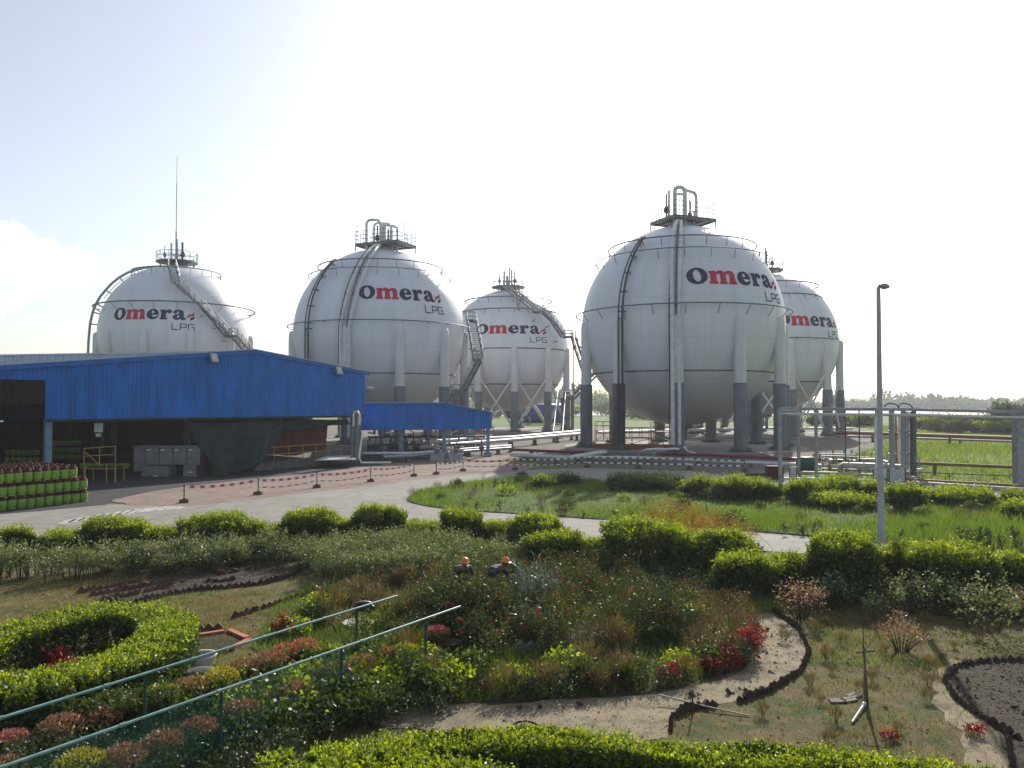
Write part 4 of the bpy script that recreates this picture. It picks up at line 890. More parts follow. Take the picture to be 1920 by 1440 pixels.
# ================================================================ PIPEWORK ON THE RIGHT AND IN THE YARD
def pipe(pts, r, m, label, name='pipeline', cat='pipe', supports=0, n=10, group=None):
    """a run of pipe on low supports; pts are world points"""
    pts = [Vector(p) for p in pts]; o0 = Vector((pts[0].x, pts[0].y, 0)); e = empty(name, o0, label, cat, group)
    b = MB(o0); b.tube(pts, r, n)
    for i in range(1, len(pts) - 1): pass
    b.build('pipe', m, e, (0, 0, 0))
    if supports:
        L = [0]; 
        for a, c in zip(pts, pts[1:]): L.append(L[-1] + (c - a).length)
        k = int(L[-1] / supports)
        for i in range(k + 1):
            s_ = min(L[-1] * .999, (i + .5) * supports)
            if s_ > L[-1]: break
            j = max(q for q in range(len(L) - 1) if L[q] <= s_); a, c = pts[j], pts[j + 1]; p = a.lerp(c, (s_ - L[j]) / max(1e-6, L[j + 1] - L[j]))
            if p.z < r + .12: continue
            d = (c - a).normalized(); rz_ = math.atan2(d.y, d.x)
            b = MB(); b.box((0, 0, (p.z - r) / 2), (.18, .3, p.z - r), rz=rz_); b.box((0, 0, .04), (.4, .5, .08), rz=rz_); b.build('support', M['dkconc'], e, (p.x - o0.x, p.y - o0.y, 0))
    return e
def gp(x, y, z): return G(x, y, z)                  # a point at height z seen at that pixel
Z4 = .45
pipe([gp(958, 852, .5), gp(1010, 855, .5), gp(1070, 858, .5), gp(1115, 850, .5), gp(1135, 848, .5)], .17, M['white'], 'pale gently bent pipe beside the left red pipe, before the largest tank', supports=3)
pipe([gp(962, 843, .45), gp(1030, 846, .45), gp(1110, 848, .45)], .13, M['redpipe'], 'red pipe running toward the left foot of the largest tank', supports=4)
pipe([gp(975, 856, .35), gp(1190, 858, .35), gp(1320, 863, .35), gp(1500, 871, .35), gp(1640, 878, .35)], .11, M['white'], 'long thin white pipe crossing in front of the largest tank', supports=4)
pipe([gp(1235, 851, .4), gp(1330, 853, .4), gp(1430, 858, .4), gp(1590, 865, .4), gp(1660, 868, .4)], .12, M['redpipe'], 'long red pipe across the foot of the largest tank to the valve yard', supports=4)
for i, x in enumerate((1198, 1226)):
    pipe([gp(x, 856, .15), gp(x + 6, 846, .75), gp(x + 14, 843, .95), gp(x + 40, 841.5, .95), gp(x + 46, 842, .8)], .1, M['white'], ['left', 'right'][i] + ' one of two bent white pipe ends before the largest tank', 'pipe_bend', 'pipe')
pipe([gp(1283, 838, .9), gp(1290, 847, .6), gp(1304, 850, .45)], .09, M['white'], 'short slanting white pipe right of the two bent pipe ends', 'pipe_bend')
pipe([gp(773, 831, 1.0), gp(870, 824, 1.0), gp(960, 820.5, 1.0), gp(1095, 808, 1.0)], .2, M['white'], 'shiny white pipe behind the canopy posts, upper of two', supports=6)
pipe([gp(790, 838, .8), gp(960, 825, .8), gp(1095, 813, .8)], .2, M['white'], 'shiny white pipe behind the canopy posts, lower of two', supports=6)
pipe([gp(680, 850, .6), gp(770, 850, .6), gp(860, 843, .6), gp(958, 836, .6)], .12, M['white'], 'white pipe before the canopy, upper of two', supports=4)
pipe([gp(719, 857, .5), gp(770, 855, .5), gp(860, 847, .5), gp(958, 840, .5)], .12, M['galv'], 'greyish pipe before the canopy, lower of two', supports=4)
pipe([gp(1120, 811, .8), gp(1300, 806, .8), gp(1450, 803, .8), gp(1600, 804, .8)], .2, M['white'], 'white pipe passing behind the legs of the largest tank', supports=8)
pipe([gp(1570, 811, 1.0), gp(1700, 815, 1.0), gp(1903, 822, 1.0), gp(2100, 830, 1.0)], .22, M['brownpipe'], 'long brown pipe crossing the far side of the meadow', supports=9)
pipe([gp(1570, 818, .6), gp(1720, 822, .6), gp(1903, 828, .6), gp(2100, 835, .6)], .12, M['galv'], 'thin grey pipe just below the far brown pipe', supports=9)
pipe([gp(1640, 866, .7), gp(1721, 868.5, .7), gp(1903, 876, .7), gp(2100, 884, .7)], .1, M['brownpipe'], 'thin brown pipe across the middle of the bright meadow', supports=7)
pipe([gp(1700, 905, .22), gp(1903, 918, .22), gp(2100, 930, .22)], .12, M['galv'], 'grey pipe along the near edge of the meadow, nearer of two', supports=4)
pipe([gp(1700, 900, .3), gp(1903, 911, .3), gp(2100, 922, .3)], .1, M['brownpipe'], 'rusty pipe along the near edge of the meadow, farther of two', supports=4)
e = empty('low_fence', gp(1700, 900, 0), 'thin low rail fence along the near edge of the meadow', 'fence'); o0 = gp(1700, 900, 0)
b = MB(o0); railing(b, [gp(1640, 900, .0), gp(1780, 906, 0), gp(1903, 912, 0), gp(2060, 921, 0)], .55, .025, 2.4, (.55,)); b.build('rail', M['dark'], e, (0, 0, 0))

# overhead pipe frame
rk = empty('pipe_rack', gp(1462, 902, 0), 'long grey steel pipe frame on slim posts, standing right of the largest tank', 'pipe rack'); o0 = gp(1462, 902, 0); YR = o0.y
pA, pB, pC = AT(1460, 766, YR), AT(1705, 768, 45.5), AT(1925, 773, 41.5)
b = MB(o0); b.beam(pA, pB, .16, .16); b.beam(pB, pC + (pC - pB).normalized() * 4, .16, .16); b.build('beam', M['galv'], rk, (0, 0, 0))
off = Vector((.1, -.35, -.28)); b = MB(o0); b.tube([pA + off, pB + off, pC + off + (pC - pB).normalized() * 4], .055, 8); b.tube([pA + Vector((.8, .8, -.35)), pB + Vector((0, .8, -.35)), pC + Vector((3, .8, -.35))], .045, 8)
b.tube([AT(1470, 768, YR + 5), AT(1640, 769, YR + 4)], .05, 8); b.build('carried_pipe', M['white'], rk, (0, 0, 0))
for x, Y, w in ((1462, YR, .2), (1497, YR + 5, .16), (1530, YR - .3, .15), (1911, 42, .5), (1585, YR + 3, .06), (1611, YR + 3, .06), (1644, YR + 4, .16)):
    p = AT(x, 800, Y); t_ = (AT(x, 767, Y).z if w < .4 else 4.35); b = MB(); b.box((0, 0, t_ / 2), (w, w, t_)); b.box((0, 0, .05), (w * 1.7, w * 1.7, .1)); b.build('post', M['galv' if w > .1 else 'dark'], rk, (p.x - o0.x, p.y - o0.y, 0))
b = MB(o0); b.beam(AT(1911, 770, 41.6), AT(1911, 770, 46), .15, .2); b.beam(AT(1640, 767, 44), AT(1640, 767, 50), .12, .14); b.beam(AT(1462, 768, YR), AT(1497, 769, YR + 5.5), .12, .14); b.build('cross_beam', M['galv'], rk, (0, 0, 0))
# riser cluster
rc_ = empty('riser_cluster', gp(1690, 903, 0), 'cluster of tall vertical pipes with hooped tops and red trim behind the lamp', 'pipes'); o0 = gp(1690, 903, 0)
for i, (x, Y, r_, m_, top) in enumerate(((1672, 46, .15, 'galv', 768), (1687, 47.5, .09, 'white', 778), (1694, 46.5, .14, 'galv', 770), (1701, 47.6, .1, 'galv', 772), (1708, 46.4, .07, 'galv_dark', 772), (1714, 46.2, .12, 'galv_dark', 770), (1680, 48, .05, 'redpipe', 775), (1644, 47, .13, 'white', 780))):
    p = AT(x, 800, Y); zt_ = AT(x, top, Y).z; b = MB(); b.tube([(0, 0, 0), (0, 0, zt_)], r_, 10)
    for z_ in (.5, 1.6, 2.9): b.lathe([(r_ * 1.6, z_), (r_ * 1.6, z_ + .08), (r_, z_ + .08)], n=10)
    b.build('riser', M[m_], rc_, (p.x - o0.x, p.y - o0.y, 0))
for x in (1668, 1693):
    b = MB(o0); b.tube([AT(x - 10, 762, 46.5), AT(x - 6, 758, 46.5), AT(x, 756, 46.5), AT(x + 12, 758, 46.5), AT(x + 17, 763, 46.5), AT(x + 19, 769, 46.5)], .045, 6); b.build('hoop', M['galv_dark'], rc_, (0, 0, 0))
b = MB(o0); b.beam(AT(1655, 766, 46.5), AT(1720, 766, 46.3), .5, .08); b.build('top_tray', M['galv_dark'], rc_, (0, 0, 0))
b = MB(o0); b.beam(gp(1662, 907, 0.06), gp(1722, 909, .06), 2.0, .12); b.build('plinth', M['concrete'], rc_, (0, 0, 0))
# valve yard: several short pipe runs, stubs and valves
vy = empty('valve_station', gp(1600, 898, 0), 'low tangle of beige pipes, stubs and valves between the frame posts', 'pipes'); o0 = gp(1600, 898, 0)
rv = random.Random(11); ox = lambda p: p - o0
def vrun(pts, r_, m_): b = MB(o0); b.tube(pts, r_, 10); b.build('pipe', M[m_], vy, (0, 0, 0))
M['beige'] = mat('beige pipe paint', (.46, .42, .36), (.32, .29, .25), 4, .5)
vrun([gp(1575, 893, .1), gp(1576, 876, .75), gp(1580, 872, .85), gp(1655, 874, .85), gp(1700, 877, .85)], .17, 'beige')
vrun([gp(1603, 889, .1), gp(1604, 867, .8), gp(1609, 863, .95), gp(1650, 864, .95), gp(1665, 869, .85)], .14, 'beige')
vrun([gp(1640, 870, .4), gp(1645, 858, .9), gp(1658, 866, .7)], .05, 'beige')
vrun([gp(1540, 855, .95), gp(1600, 857, .95), gp(1652, 860, .9)], .06, 'galv')
vrun([gp(1535, 851, 1.1), gp(1605, 853, 1.1)], .05, 'galv')
vrun([gp(1500, 886, .4), gp(1560, 887, .4), gp(1640, 891, .4), gp(1725, 896, .4)], .08, 'beige')
vrun([gp(1470, 897, .15), gp(1560, 898, .2), gp(1660, 903, .2)], .07, 'white')
vrun([gp(1540, 879, .4), gp(1600, 881, .4), gp(1660, 883, .4)], .06, 'galv')
vrun([gp(1680, 888, .5), gp(1728, 880, .6)], .09, 'white')
for x, y in ((1526, 881), (1537, 876), (1549, 878), (1562, 873), (1583, 880), (1597, 876), (1606, 883), (1621, 877), (1634, 879), (1645, 873), (1657, 877), (1703, 880), (1716, 884), (1532, 890), (1543, 884), (1556, 892), (1568, 880), (1590, 893), (1612, 890), (1628, 884), (1650, 893), (1664, 886), (1697, 894), (1710, 889), (1724, 895)):
    p = gp(x, y, 0); h_ = rv.uniform(.7, 1.5); b = MB(); b.tube([(0, 0, 0), (0, 0, h_)], rv.choice((.035, .05, .07)), 8)
    b.lathe([(.11, h_ * .5), (.13, h_ * .55), (.11, h_ * .6)], n=10); b.tube([(-.12, 0, h_), (.12, 0, h_)], .03, 6)
    if rv.random() < .5: b.tube([(0, 0, h_ * .4), (rv.uniform(.4, 1.2), .3, h_ * .4)], .04, 6)
    b.build('stub', M[rv.choice(('beige', 'galv', 'beige', 'rust'))], vy, p - o0)
for x, y in ((1560, 872), (1617, 876), (1690, 874)):
    p = gp(x, y, .2); b = MB(); b.tube([(.28 * math.cos(a), 0, .55 + .28 * math.sin(a)) for a in [k * PI / 6 for k in range(12)]], .03, 6, closed=True); b.tube([(0, 0, 0), (0, 0, .55)], .06, 8); b.tube([(0, -.15, .55), (0, .25, .55)], .05, 8); b.build('valve', M['galv_dark'], vy, (p.x - o0.x, p.y - o0.y, 0))
p = gp(1513, 886, 0); e = empty('pump_hood', p, 'dark green rounded pump cover beside the left frame post', 'pump'); b = MB(); b.tube([(-.6, 0, .55), (-.4, 0, .6), (.4, 0, .6), (.6, 0, .55)], [.3, .45, .45, .3], 14); b.build('cover', M['greendark'], e); b = MB(); b.box((0, 0, .1), (1.5, .8, .2)); b.build('base', M['dkconc'], e)
p = gp(1452, 900, 0); e = empty('equipment_box', p, 'dark maroon metal box beside the left post of the pipe frame', 'box'); b = MB(); b.box((0, 0, .42), (.9, .6, .75)); b.box((0, 0, .82), (.98, .68, .05)); b.build('case', M['cylmaroon'], e); b = MB(); b.box((0, 0, .03), (1.1, .8, .06)); b.build('base', M['dkconc'], e)
p = gp(1420, 892, 0); e = empty('channel_cover', p, 'low red-brown slab on the verge under the largest tank', 'slab'); b = MB(); b.box((0, 0, .12), (1.4, .6, .1)); b.build('slab', M['brick'], e); b = MB(); b.box((0, 0, .035), (1.2, .4, .07)); b.build('kerb', M['dkconc'], e)
def board(x, y0, y1, w, label, rows, Y):
    c = AT(x, (y0 + y1) / 2, Y); hgt = (y1 - y0) / 1500 * Y; wd = w / 1500 * Y; e = empty('sign_board', (c.x, c.y, 0), label, 'sign')
    b = MB(); b.box((0, 0, c.z), (wd, .04, hgt)); b.build('panel', M['sign'], e)
    b = MB()
    for sx in (-1, 1): b.box((sx * (wd / 2 + .02), 0, (c.z + hgt / 2 + .03) / 2), (.05, .06, c.z + hgt / 2 + .03))
    for sz in (-1, 1): b.box((0, 0, c.z + sz * (hgt / 2 + .02)), (wd, .05, .04))
    b.build('frame', M['dark'], e)
    r_ = random.Random(int(x)); b = MB()
    for k in range(rows):
        z_ = c.z + hgt * (.36 - .72 * k / max(1, rows - 1)); xx = -wd * .42
        while xx < wd * .38:
            l_ = r_.uniform(.05, .16); l_ = min(l_, wd * .42 - xx); b.box((xx + l_ / 2, -.024, z_), (l_, .006, hgt * .035)); xx += l_ + .035
    b.build('lettering', M['signink'], e)
board(1682, 880, 903, 28, 'wide framed notice board with fine grey lines behind the lamp post, right one', 6, 44)
board(1650, 879, 896, 24, 'wide framed notice board partly behind the lamp post, left one', 5, 44.6)
board(1487, 877, 897, 11, 'narrow upright white notice board beside the left frame post', 7, 45.5)

# orange brown access platforms, stairs and guard rails at the foot of the big tank
def frame_stair(x0, x1, yb, hgt, label, name='access_platform', stair=True):
    a, c = G(x0, yb), G(x1, yb); o0 = a; e = empty(name, a, label, 'platform'); L = (c - a); dz = Vector((0, 0, hgt)); bk = Vector((0, 1.6, 0))
    b = MB(o0); b.beam(a + dz + bk / 2, c + dz + bk / 2, 1.6, .1); b.build('deck', M['rust'], e, (0, 0, 0))
    b = MB(o0); railing(b, [a + dz, c + dz], 1.0, .03, .9, (1.0, .5)); railing(b, [a + dz + bk, c + dz + bk], 1.0, .03, .9, (1.0, .5)); b.build('railing', M['rust'], e, (0, 0, 0))
    b = MB(o0)
    for p in (a, c, a + bk, c + bk, a.lerp(c, .5)): b.tube([p, p + dz], .045, 6)
    b.tube([a, c + dz], .03, 5); b.tube([c, a + dz], .03, 5); b.build('support', M['rust'], e, (0, 0, 0))
    if stair:
        f = MB(o0); q = a - Vector((.1, 1.2 + hgt * .2, 0)); 
        for k in (0, .8): f.beam(q + Vector((k, 0, 0)), a + dz + Vector((k, 0, 0)), .05, .14); f.tube([q + Vector((k, 0, .9)), a + dz + Vector((k, 0, .95))], .03, 5)
        for i in range(int(hgt / .22)): p = q.lerp(a + dz, (i + .5) / int(hgt / .22)); f.box(p + Vector((.4, 0, 0)), (.8, .22, .03))
        f.build('stair', M['rust'], e, (0, 0, 0))
frame_stair(1148, 1222, 842, 1.1, 'orange brown railed platform with a steep stair at the left foot of the largest tank')
frame_stair(1225, 1262, 836, 1.5, 'narrow orange brown railed platform behind the front riser pipes', stair=False)
frame_stair(1118, 1146, 826, 1.3, 'small orange brown railed platform just right of the leftmost leg of the largest tank', stair=False)
frame_stair(890, 925, 832, .9, 'rust coloured platform with a stair beyond the right end of the canopy')
e = empty('bund_wall', G(1150, 842), 'low orange brown bund wall at the foot of the largest tank', 'wall'); a, c = G(1112, 843), G(1275, 845); b = MB(a); b.beam(a + Vector((0, 0, .3)), c + Vector((0, 0, .3)), .2, .6); b.build('wall', M['rust'], e, a - e.location)
# concrete slab under the big tank and sills under the others
for tk, nm, ll in ((K4, 'tank_slab', 'round concrete slab'), (K5, 'tank_slab', ''), (K3, 'tank_slab', ''), (K2, 'tank_slab', '')):
    b = MB((tk['X'], tk['Y'], 0)); b.lathe([(.01, .1), (12.3, .1), (12.4, .02)], c=(tk['X'], tk['Y'], 0), n=48, smooth=False); o = b.build(nm, M['concrete']); tag(o, kind='structure')
# dim clutter under the canopy: pumps and manifolds
mf = empty('pump_manifold', G(760, 862), 'dark pumps and pipe manifold in the shade under the canopy', 'pipes'); o0 = G(760, 862)
for i in range(16):
    x = 690 + i * 14.2; p = AT(x, 800, rv.uniform(68, 78)); p.z = 0; h_ = rv.uniform(.8, 2.1); b = MB(); b.tube([(0, 0, 0), (0, 0, h_), (rv.uniform(-.6, .6), .3, h_ + .2)], rv.choice((.05, .08, .12)), 8); b.lathe([(.2, h_ * .4), (.24, h_ * .5), (.2, h_ * .6)], n=10); b.build('riser', M[rv.choice(('galv_dark', 'galv', 'rust', 'galv_dark', 'white'))], mf, p - o0)
for z_, Y in ((.9, 70), (1.5, 72), (.5, 69)): b = MB(o0); b.tube([AT(690, 800, Y).xy.to_3d() + Vector((0, 0, z_)), AT(910, 800, Y + 2).xy.to_3d() + Vector((0, 0, z_))], .1, 8); b.build('header', M['galv_dark'], mf, (0, 0, 0))
for x in (700, 738, 784, 862): p = AT(x, 800, 70); b = MB(); b.tube([(-.5, 0, .5), (.5, 0, .5)], .3, 12); b.box((0, 0, .12), (1.3, .6, .24)); b.build('pump', M['machinedark'], mf, (p.x - o0.x, p.y - o0.y, 0))
for x, l_ in ((820, 'left'), (855, 'right')):
    p = G(x, 866); e = empty('pipe_plinth', p, 'squat grey concrete plinth under the canopy pipes, %s of two' % l_, 'plinth'); b = MB(); b.box((0, 0, .3), (1.0, .8, .6)); b.box((0, 0, .64), (1.2, 1.0, .08)); b.build('block', M['galv'], e); b = MB(); b.box((0, 0, .85), (.4, .4, .34)); b.build('saddle', M['galv_dark'], e)
# far blue vessel behind the middle tank, far dark hedge, distant sheds
e = empty('blue_vessel', AT(1016, 790, 175) * 1.0, 'small blue storage vessel seen between the legs of the far middle tank', 'vessel'); e.location.z = 0
b = MB(); b.tube([(-5.5, 0, 2.4), (-4.8, 0, 2.4), (4.8, 0, 2.4), (5.5, 0, 2.4)], [1.2, 2.2, 2.2, 1.2], 20); b.build('shell', M['bluetank'], e)
for k in (-3, 3): b = MB(); b.box((k, 0, .3), (.6, 3, .6)); b.build('saddle', M['concrete'], e)


# ================================================================ VEGETATION
def inside(P, poly):
    x, y = P[:, 0], P[:, 1]; c = np.zeros(len(P), bool); n = len(poly)
    for i in range(n):
        x1, y1 = poly[i][0], poly[i][1]; x2, y2 = poly[i - 1][0], poly[i - 1][1]
        if y1 == y2: continue
        c ^= ((y1 > y) != (y2 > y)) & (x < (x2 - x1) * (y - y1) / (y2 - y1) + x1)
    return c
def inpoly(poly, n):
    a = np.array([(p[0], p[1]) for p in poly]); lo, hi = a.min(0), a.max(0); out = []
    k = 0
    while k < n:
        Q = RNG.uniform(lo, hi, (n * 2, 2)); Q = Q[inside(Q, a)]; out.append(Q); k += len(Q)
        if len(Q) == 0: break
    return np.concatenate(out)[:n]
def area(poly): return abs(sum(poly[i - 1][0] * poly[i][1] - poly[i][0] * poly[i - 1][1] for i in range(len(poly)))) / 2
def clump(P, s, seed=0):
    """patchiness field 0..1"""
    r = np.random.default_rng(seed); v = np.zeros(len(P))
    for _ in range(6): k = r.normal(size=2) * s; v += np.sin(P @ k + r.uniform(0, 6.3))
    return .5 + v / 8
def grass(poly, per, h, w, mt, label, z=0.0, excl=(), seed=1, thr=0.0, name='grass', cs=1.2):
    n = int(area(poly) * per); P = inpoly(poly, n)
    for e in excl: P = P[~inside(P, np.array([(p[0], p[1]) for p in e]))]
    c = clump(P, cs, seed); P = P[RNG.uniform(0, 1, len(P)) < np.clip((c - thr) * 2.2, .08, 1)]; c = clump(P, cs * .5, seed + 1)
    P3 = np.concatenate([P, np.full((len(P), 1), z)], 1); V = blades(P3, h, w); V[:, 2] = P3 + (V[:, 2] - P3) * (.55 + .9 * c[:, None])
    o = fastmesh(name, V, 3, M[mt]); return tag(o, label=label, kind='stuff')

def stems_mesh(e, S, T, r0=.012, n=12, mt='bark'):
    b = MB()
    for i in range(min(n, len(S))):
        a, c = Vector(S[i]), Vector(T[i]); m_ = a.lerp(c, .5) + Vector((0, 0, .06 * (c - a).length)); b.tube([a, m_, a.lerp(c, .93)], [r0, r0 * .7, r0 * .35], 4, cap=False)
    return b.build('stem', M[mt], e)
def plant(name, h, r, nst, nleaf, size, mt, label=None, cat='plant', group=None, spread=.05, flowers=None, t0=.25, wid=.5, up=.35, r0=.01, base=.25, dome=.5, vis=10, stem='bark'):
    """stems fanning from the ground with leaves along them; flowers = (count, size, material)"""
    e = empty(name, (0, 0, 0), label, cat, group)
    a = RNG.uniform(0, 2 * PI, nst); q = np.sqrt(RNG.uniform(0, 1, nst))
    T = np.stack([r * q * np.cos(a), r * q * np.sin(a), h * (1 - dome * q ** 2) * RNG.uniform(.75, 1.05, nst)], 1)
    S = np.stack([r * base * q * np.cos(a), r * base * q * np.sin(a), np.zeros(nst)], 1)
    i = RNG.integers(0, nst, nleaf); t = t0 + (1 - t0) * np.sqrt(RNG.uniform(0, 1, (nleaf, 1)))
    P = S[i] * (1 - t) + T[i] * t; P[:, 2:] += .18 * h * t * (1 - t); P += RNG.normal(scale=spread, size=(nleaf, 3)); P[:, 2] = np.abs(P[:, 2]) + .01
    out = unit(np.stack([np.cos(a[i]), np.sin(a[i]), np.zeros(nleaf)], 1)) * q[i][:, None]
    fastmesh('foliage', leaf_polys(P, size, wid, up, out * .8), 4, M[mt], e); stems_mesh(e, S, T, r0, vis, stem)
    if flowers:
        k, fs, fm = flowers; j = RNG.integers(0, nst, k); c = T[j] + RNG.normal(scale=spread * .6, size=(k, 3)); c[:, 2] += .02
        if k <= 6:
            for cc in c: c7 = np.repeat(cc[None], 9, 0); fastmesh('bloom', leaf_polys(c7 + RNG.normal(scale=fs * .06, size=c7.shape), fs * .62, .8, .4), 4, M[fm], e)
        else:
            c = np.repeat(c, 7, 0); V = leaf_polys(c + RNG.normal(scale=fs * .12, size=c.shape), fs * .62, .8, .4); fastmesh('blooms', V, 4, M[fm], e)
    return e
def bush(p, rx, ry, h, n, size, mt, label, name='hedge_bush', cat='bush', group=None, pw=3.0, seed=1, sprigs=.12, amp=.1, rz=0, sh=.03, low=.06, flowers=None):
    """clipped shrub: leaves in a thick shell of a rounded box with ragged shoots on top"""
    e = empty(name, p, label, cat, group, rz); D = unit(RNG.normal(size=(n, 3)))
    k = (np.abs(D) ** pw).sum(1, keepdims=True) ** (-1 / pw); q = RNG.uniform(0, 1, (n, 1)) ** .22 * (lump(D, 6, seed, amp) * lump(D * 3.2, 7, seed + 90, amp * .7))[:, None]
    C = D * k * q; P = C * np.array([rx, ry, h * .5]) + np.array([0, 0, h * .5 + low * h * .5]); P[:, 2] = np.maximum(P[:, 2], low * h + RNG.uniform(0, .05, n))
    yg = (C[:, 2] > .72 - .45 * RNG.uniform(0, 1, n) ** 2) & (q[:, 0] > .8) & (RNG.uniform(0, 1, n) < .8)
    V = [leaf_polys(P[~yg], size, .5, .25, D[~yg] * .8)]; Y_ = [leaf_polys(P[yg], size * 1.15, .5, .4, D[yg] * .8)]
    m_ = int(n * sprigs / 6)
    if m_:
        top = P[(C[:, 2] > .55) & (q[:, 0] > .8)]
        if len(top):
            s0 = top[RNG.integers(0, len(top), m_)]; L = RNG.uniform(.5, 1.6, (m_, 1)) * sh * 3; dr = unit(RNG.normal(scale=.45, size=(m_, 3)) + np.array([0, 0, 1]))
            for t in np.linspace(0, 1, 6): Y_.append(leaf_polys(s0 + dr * L * t + RNG.normal(scale=size * .2, size=s0.shape), size * (1.25 - .4 * t), .45, .4))
    fastmesh('foliage', np.concatenate(V), 4, M[mt], e)
    fastmesh('top_shoots', np.concatenate(Y_), 4, M['l_lime' if mt in ('l_hedge', 'l_lime') else mt], e)  # lime tops: young growth, with the sunlit look put into the colour
    a = RNG.uniform(0, 2 * PI, 9); S = np.stack([rx * .3 * np.cos(a), ry * .3 * np.sin(a), np.zeros(9)], 1); T = np.stack([rx * .8 * np.cos(a), ry * .8 * np.sin(a), np.full(9, h * .8)], 1)
    stems_mesh(e, S, T, .018, 9)
    if flowers:
        kf, fs, fm = flowers; o_ = P[(q[:, 0] > .85)]; c = np.repeat(o_[RNG.integers(0, len(o_), kf)] * 1.02, 6, 0); fastmesh('blooms', leaf_polys(c + RNG.normal(scale=fs * .15, size=c.shape), fs * .6, .8, .4), 4, M[fm], e)
    return e
def hedge(name, line, wid, h, n, size, mt, label, closed=False, seed=1, amp=.08, stems=0, leafy=0.0, sprigs=1.0):
    """clipped hedge following a line; its lower flank can be bare stems (leafy = lowest leaf height share)"""
    L = [Vector(p).to_3d() if len(p) == 2 else Vector(p) for p in line]; L = [Vector((p.x, p.y, 0)) for p in L]; o0 = L[0].copy(); N = len(L)
    seg = [(L[i], L[(i + 1) % N]) for i in range(N if closed else N - 1)]; ln = np.array([(b_ - a_).length for a_, b_ in seg]); cum = np.concatenate([[0], np.cumsum(ln)])
    def at(s):
        i = np.clip(np.searchsorted(cum, s, 'right') - 1, 0, len(seg) - 1); t = ((s - cum[i]) / ln[i])[:, None]
        A_ = np.array([tuple(a_) for a_, _ in seg]); B_ = np.array([tuple(b_) for _, b_ in seg]); p = A_[i] * (1 - t) + B_[i] * t; d = unit(B_[i] - A_[i]); return p, np.stack([-d[:, 1], d[:, 0], np.zeros(len(d))], 1)
    def hh(s): return h * (1 + amp * (np.sin(s * 2.1 + seed) + .6 * np.sin(s * 5.3 + 2 * seed) + .4 * np.sin(s * 11.7)) / 1.5)
    s = RNG.uniform(0, cum[-1], n); p, nr = at(s); a = RNG.uniform(-1, 1, n); side = RNG.uniform(0, 1, n) < h / (h + wid) * 1.0
    a = np.where(side, np.sign(a) * RNG.uniform(.78, 1.03, n), a); H_ = hh(s + .7 * a)
    z = np.where(side, H_ * (leafy + (1 - leafy) * RNG.uniform(0, 1, n) ** (.6 if leafy else 1)), H_ * (1 - np.abs(a) ** 5 * .18) * (1 - RNG.exponential(.09, n))); z = np.clip(z, .02, 9)
    if not closed:
        endf = np.minimum(s, cum[-1] - s) / wid; a = a * np.clip(endf * 3, .3, 1) ** .5
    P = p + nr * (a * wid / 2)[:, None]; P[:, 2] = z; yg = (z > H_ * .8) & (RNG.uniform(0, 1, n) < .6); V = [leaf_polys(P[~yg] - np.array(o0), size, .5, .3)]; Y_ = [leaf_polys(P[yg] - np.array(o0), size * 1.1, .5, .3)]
    m_ = int(n * .03 * sprigs); s2 = RNG.uniform(0, cum[-1], m_); p2, n2_ = at(s2); a2 = RNG.uniform(-1, 1, m_); p2 = p2 + n2_ * (a2 * wid / 2)[:, None]; p2[:, 2] = hh(s2) * .97; dr = unit(RNG.normal(scale=.3, size=(m_, 3)) + np.array([0, 0, 1])); LL = RNG.uniform(.3, 1, (m_, 1)) * size * 2.6
    for t in np.linspace(0, 1, 5): Y_.append(leaf_polys(p2 + dr * LL * t - np.array(o0), size * (1 - .3 * t), .45, .5))
    e = empty(name, o0, label, 'hedge'); fastmesh('foliage', np.concatenate(V), 4, M[mt], e); fastmesh('top_shoots', np.concatenate(Y_), 4, M['l_lime' if mt == 'l_hedge' else mt], e)  # lime top over dark flanks: young growth plus sun and shade painted in
    if stems:
        s3 = RNG.uniform(0, cum[-1], stems); p3, n3 = at(s3); S = p3 + n3 * RNG.uniform(-.35, .35, (stems, 1)) * wid - np.array(o0); T = S + RNG.normal(scale=.09, size=S.shape); T[:, 2] = h * RNG.uniform(.6, .95, stems); b = MB()
        for a_, c_ in zip(S, T): m2 = (Vector(a_) + Vector(c_)) / 2 + Vector((RNG.normal() * .03, RNG.normal() * .03, 0)); b.tube([a_, m2, c_], [.009, .007, .004], 4, cap=False)
        b.build('stem', M['wood'], e)
    return e
def ztop_px(y, Y): return H - (y - HY) / F * Y

# ---- road-side row of clipped bushes: (x, base y, top y, width px, squareness, leaves)
row = [(18, 1046, 983, 70, 2.4), (112, 1046, 990, 105, 2.6), (205, 1050, 968, 125, 2.8), (288, 1046, 984, 80, 2.6), (388, 1050, 961, 108, 3), (478, 1042, 974, 90, 2.6), (566, 1040, 954, 112, 2.8), (640, 1028, 966, 66, 2.6), (710, 1028, 944, 80, 3.6), (786, 1020, 971, 92, 3), (866, 1030, 951, 78, 4), (932, 1032, 974, 84, 3), (1004, 1052, 964, 98, 3), (1042, 1078, 993, 112, 2.8), (1120, 1068, 1006, 50, 2.6), (1218, 1092, 974, 152, 3.6), (1292, 1096, 1003, 78, 3), (1366, 1104, 994, 108, 3), (1404, 1132, 1034, 118, 3.4), (1497, 1128, 1038, 92, 3), (1592, 1134, 1002, 122, 3.8), (1700, 1122, 1016, 84, 2.4), (1812, 1142, 1024, 150, 3), (1893, 1130, 1036, 100, 2.8)]
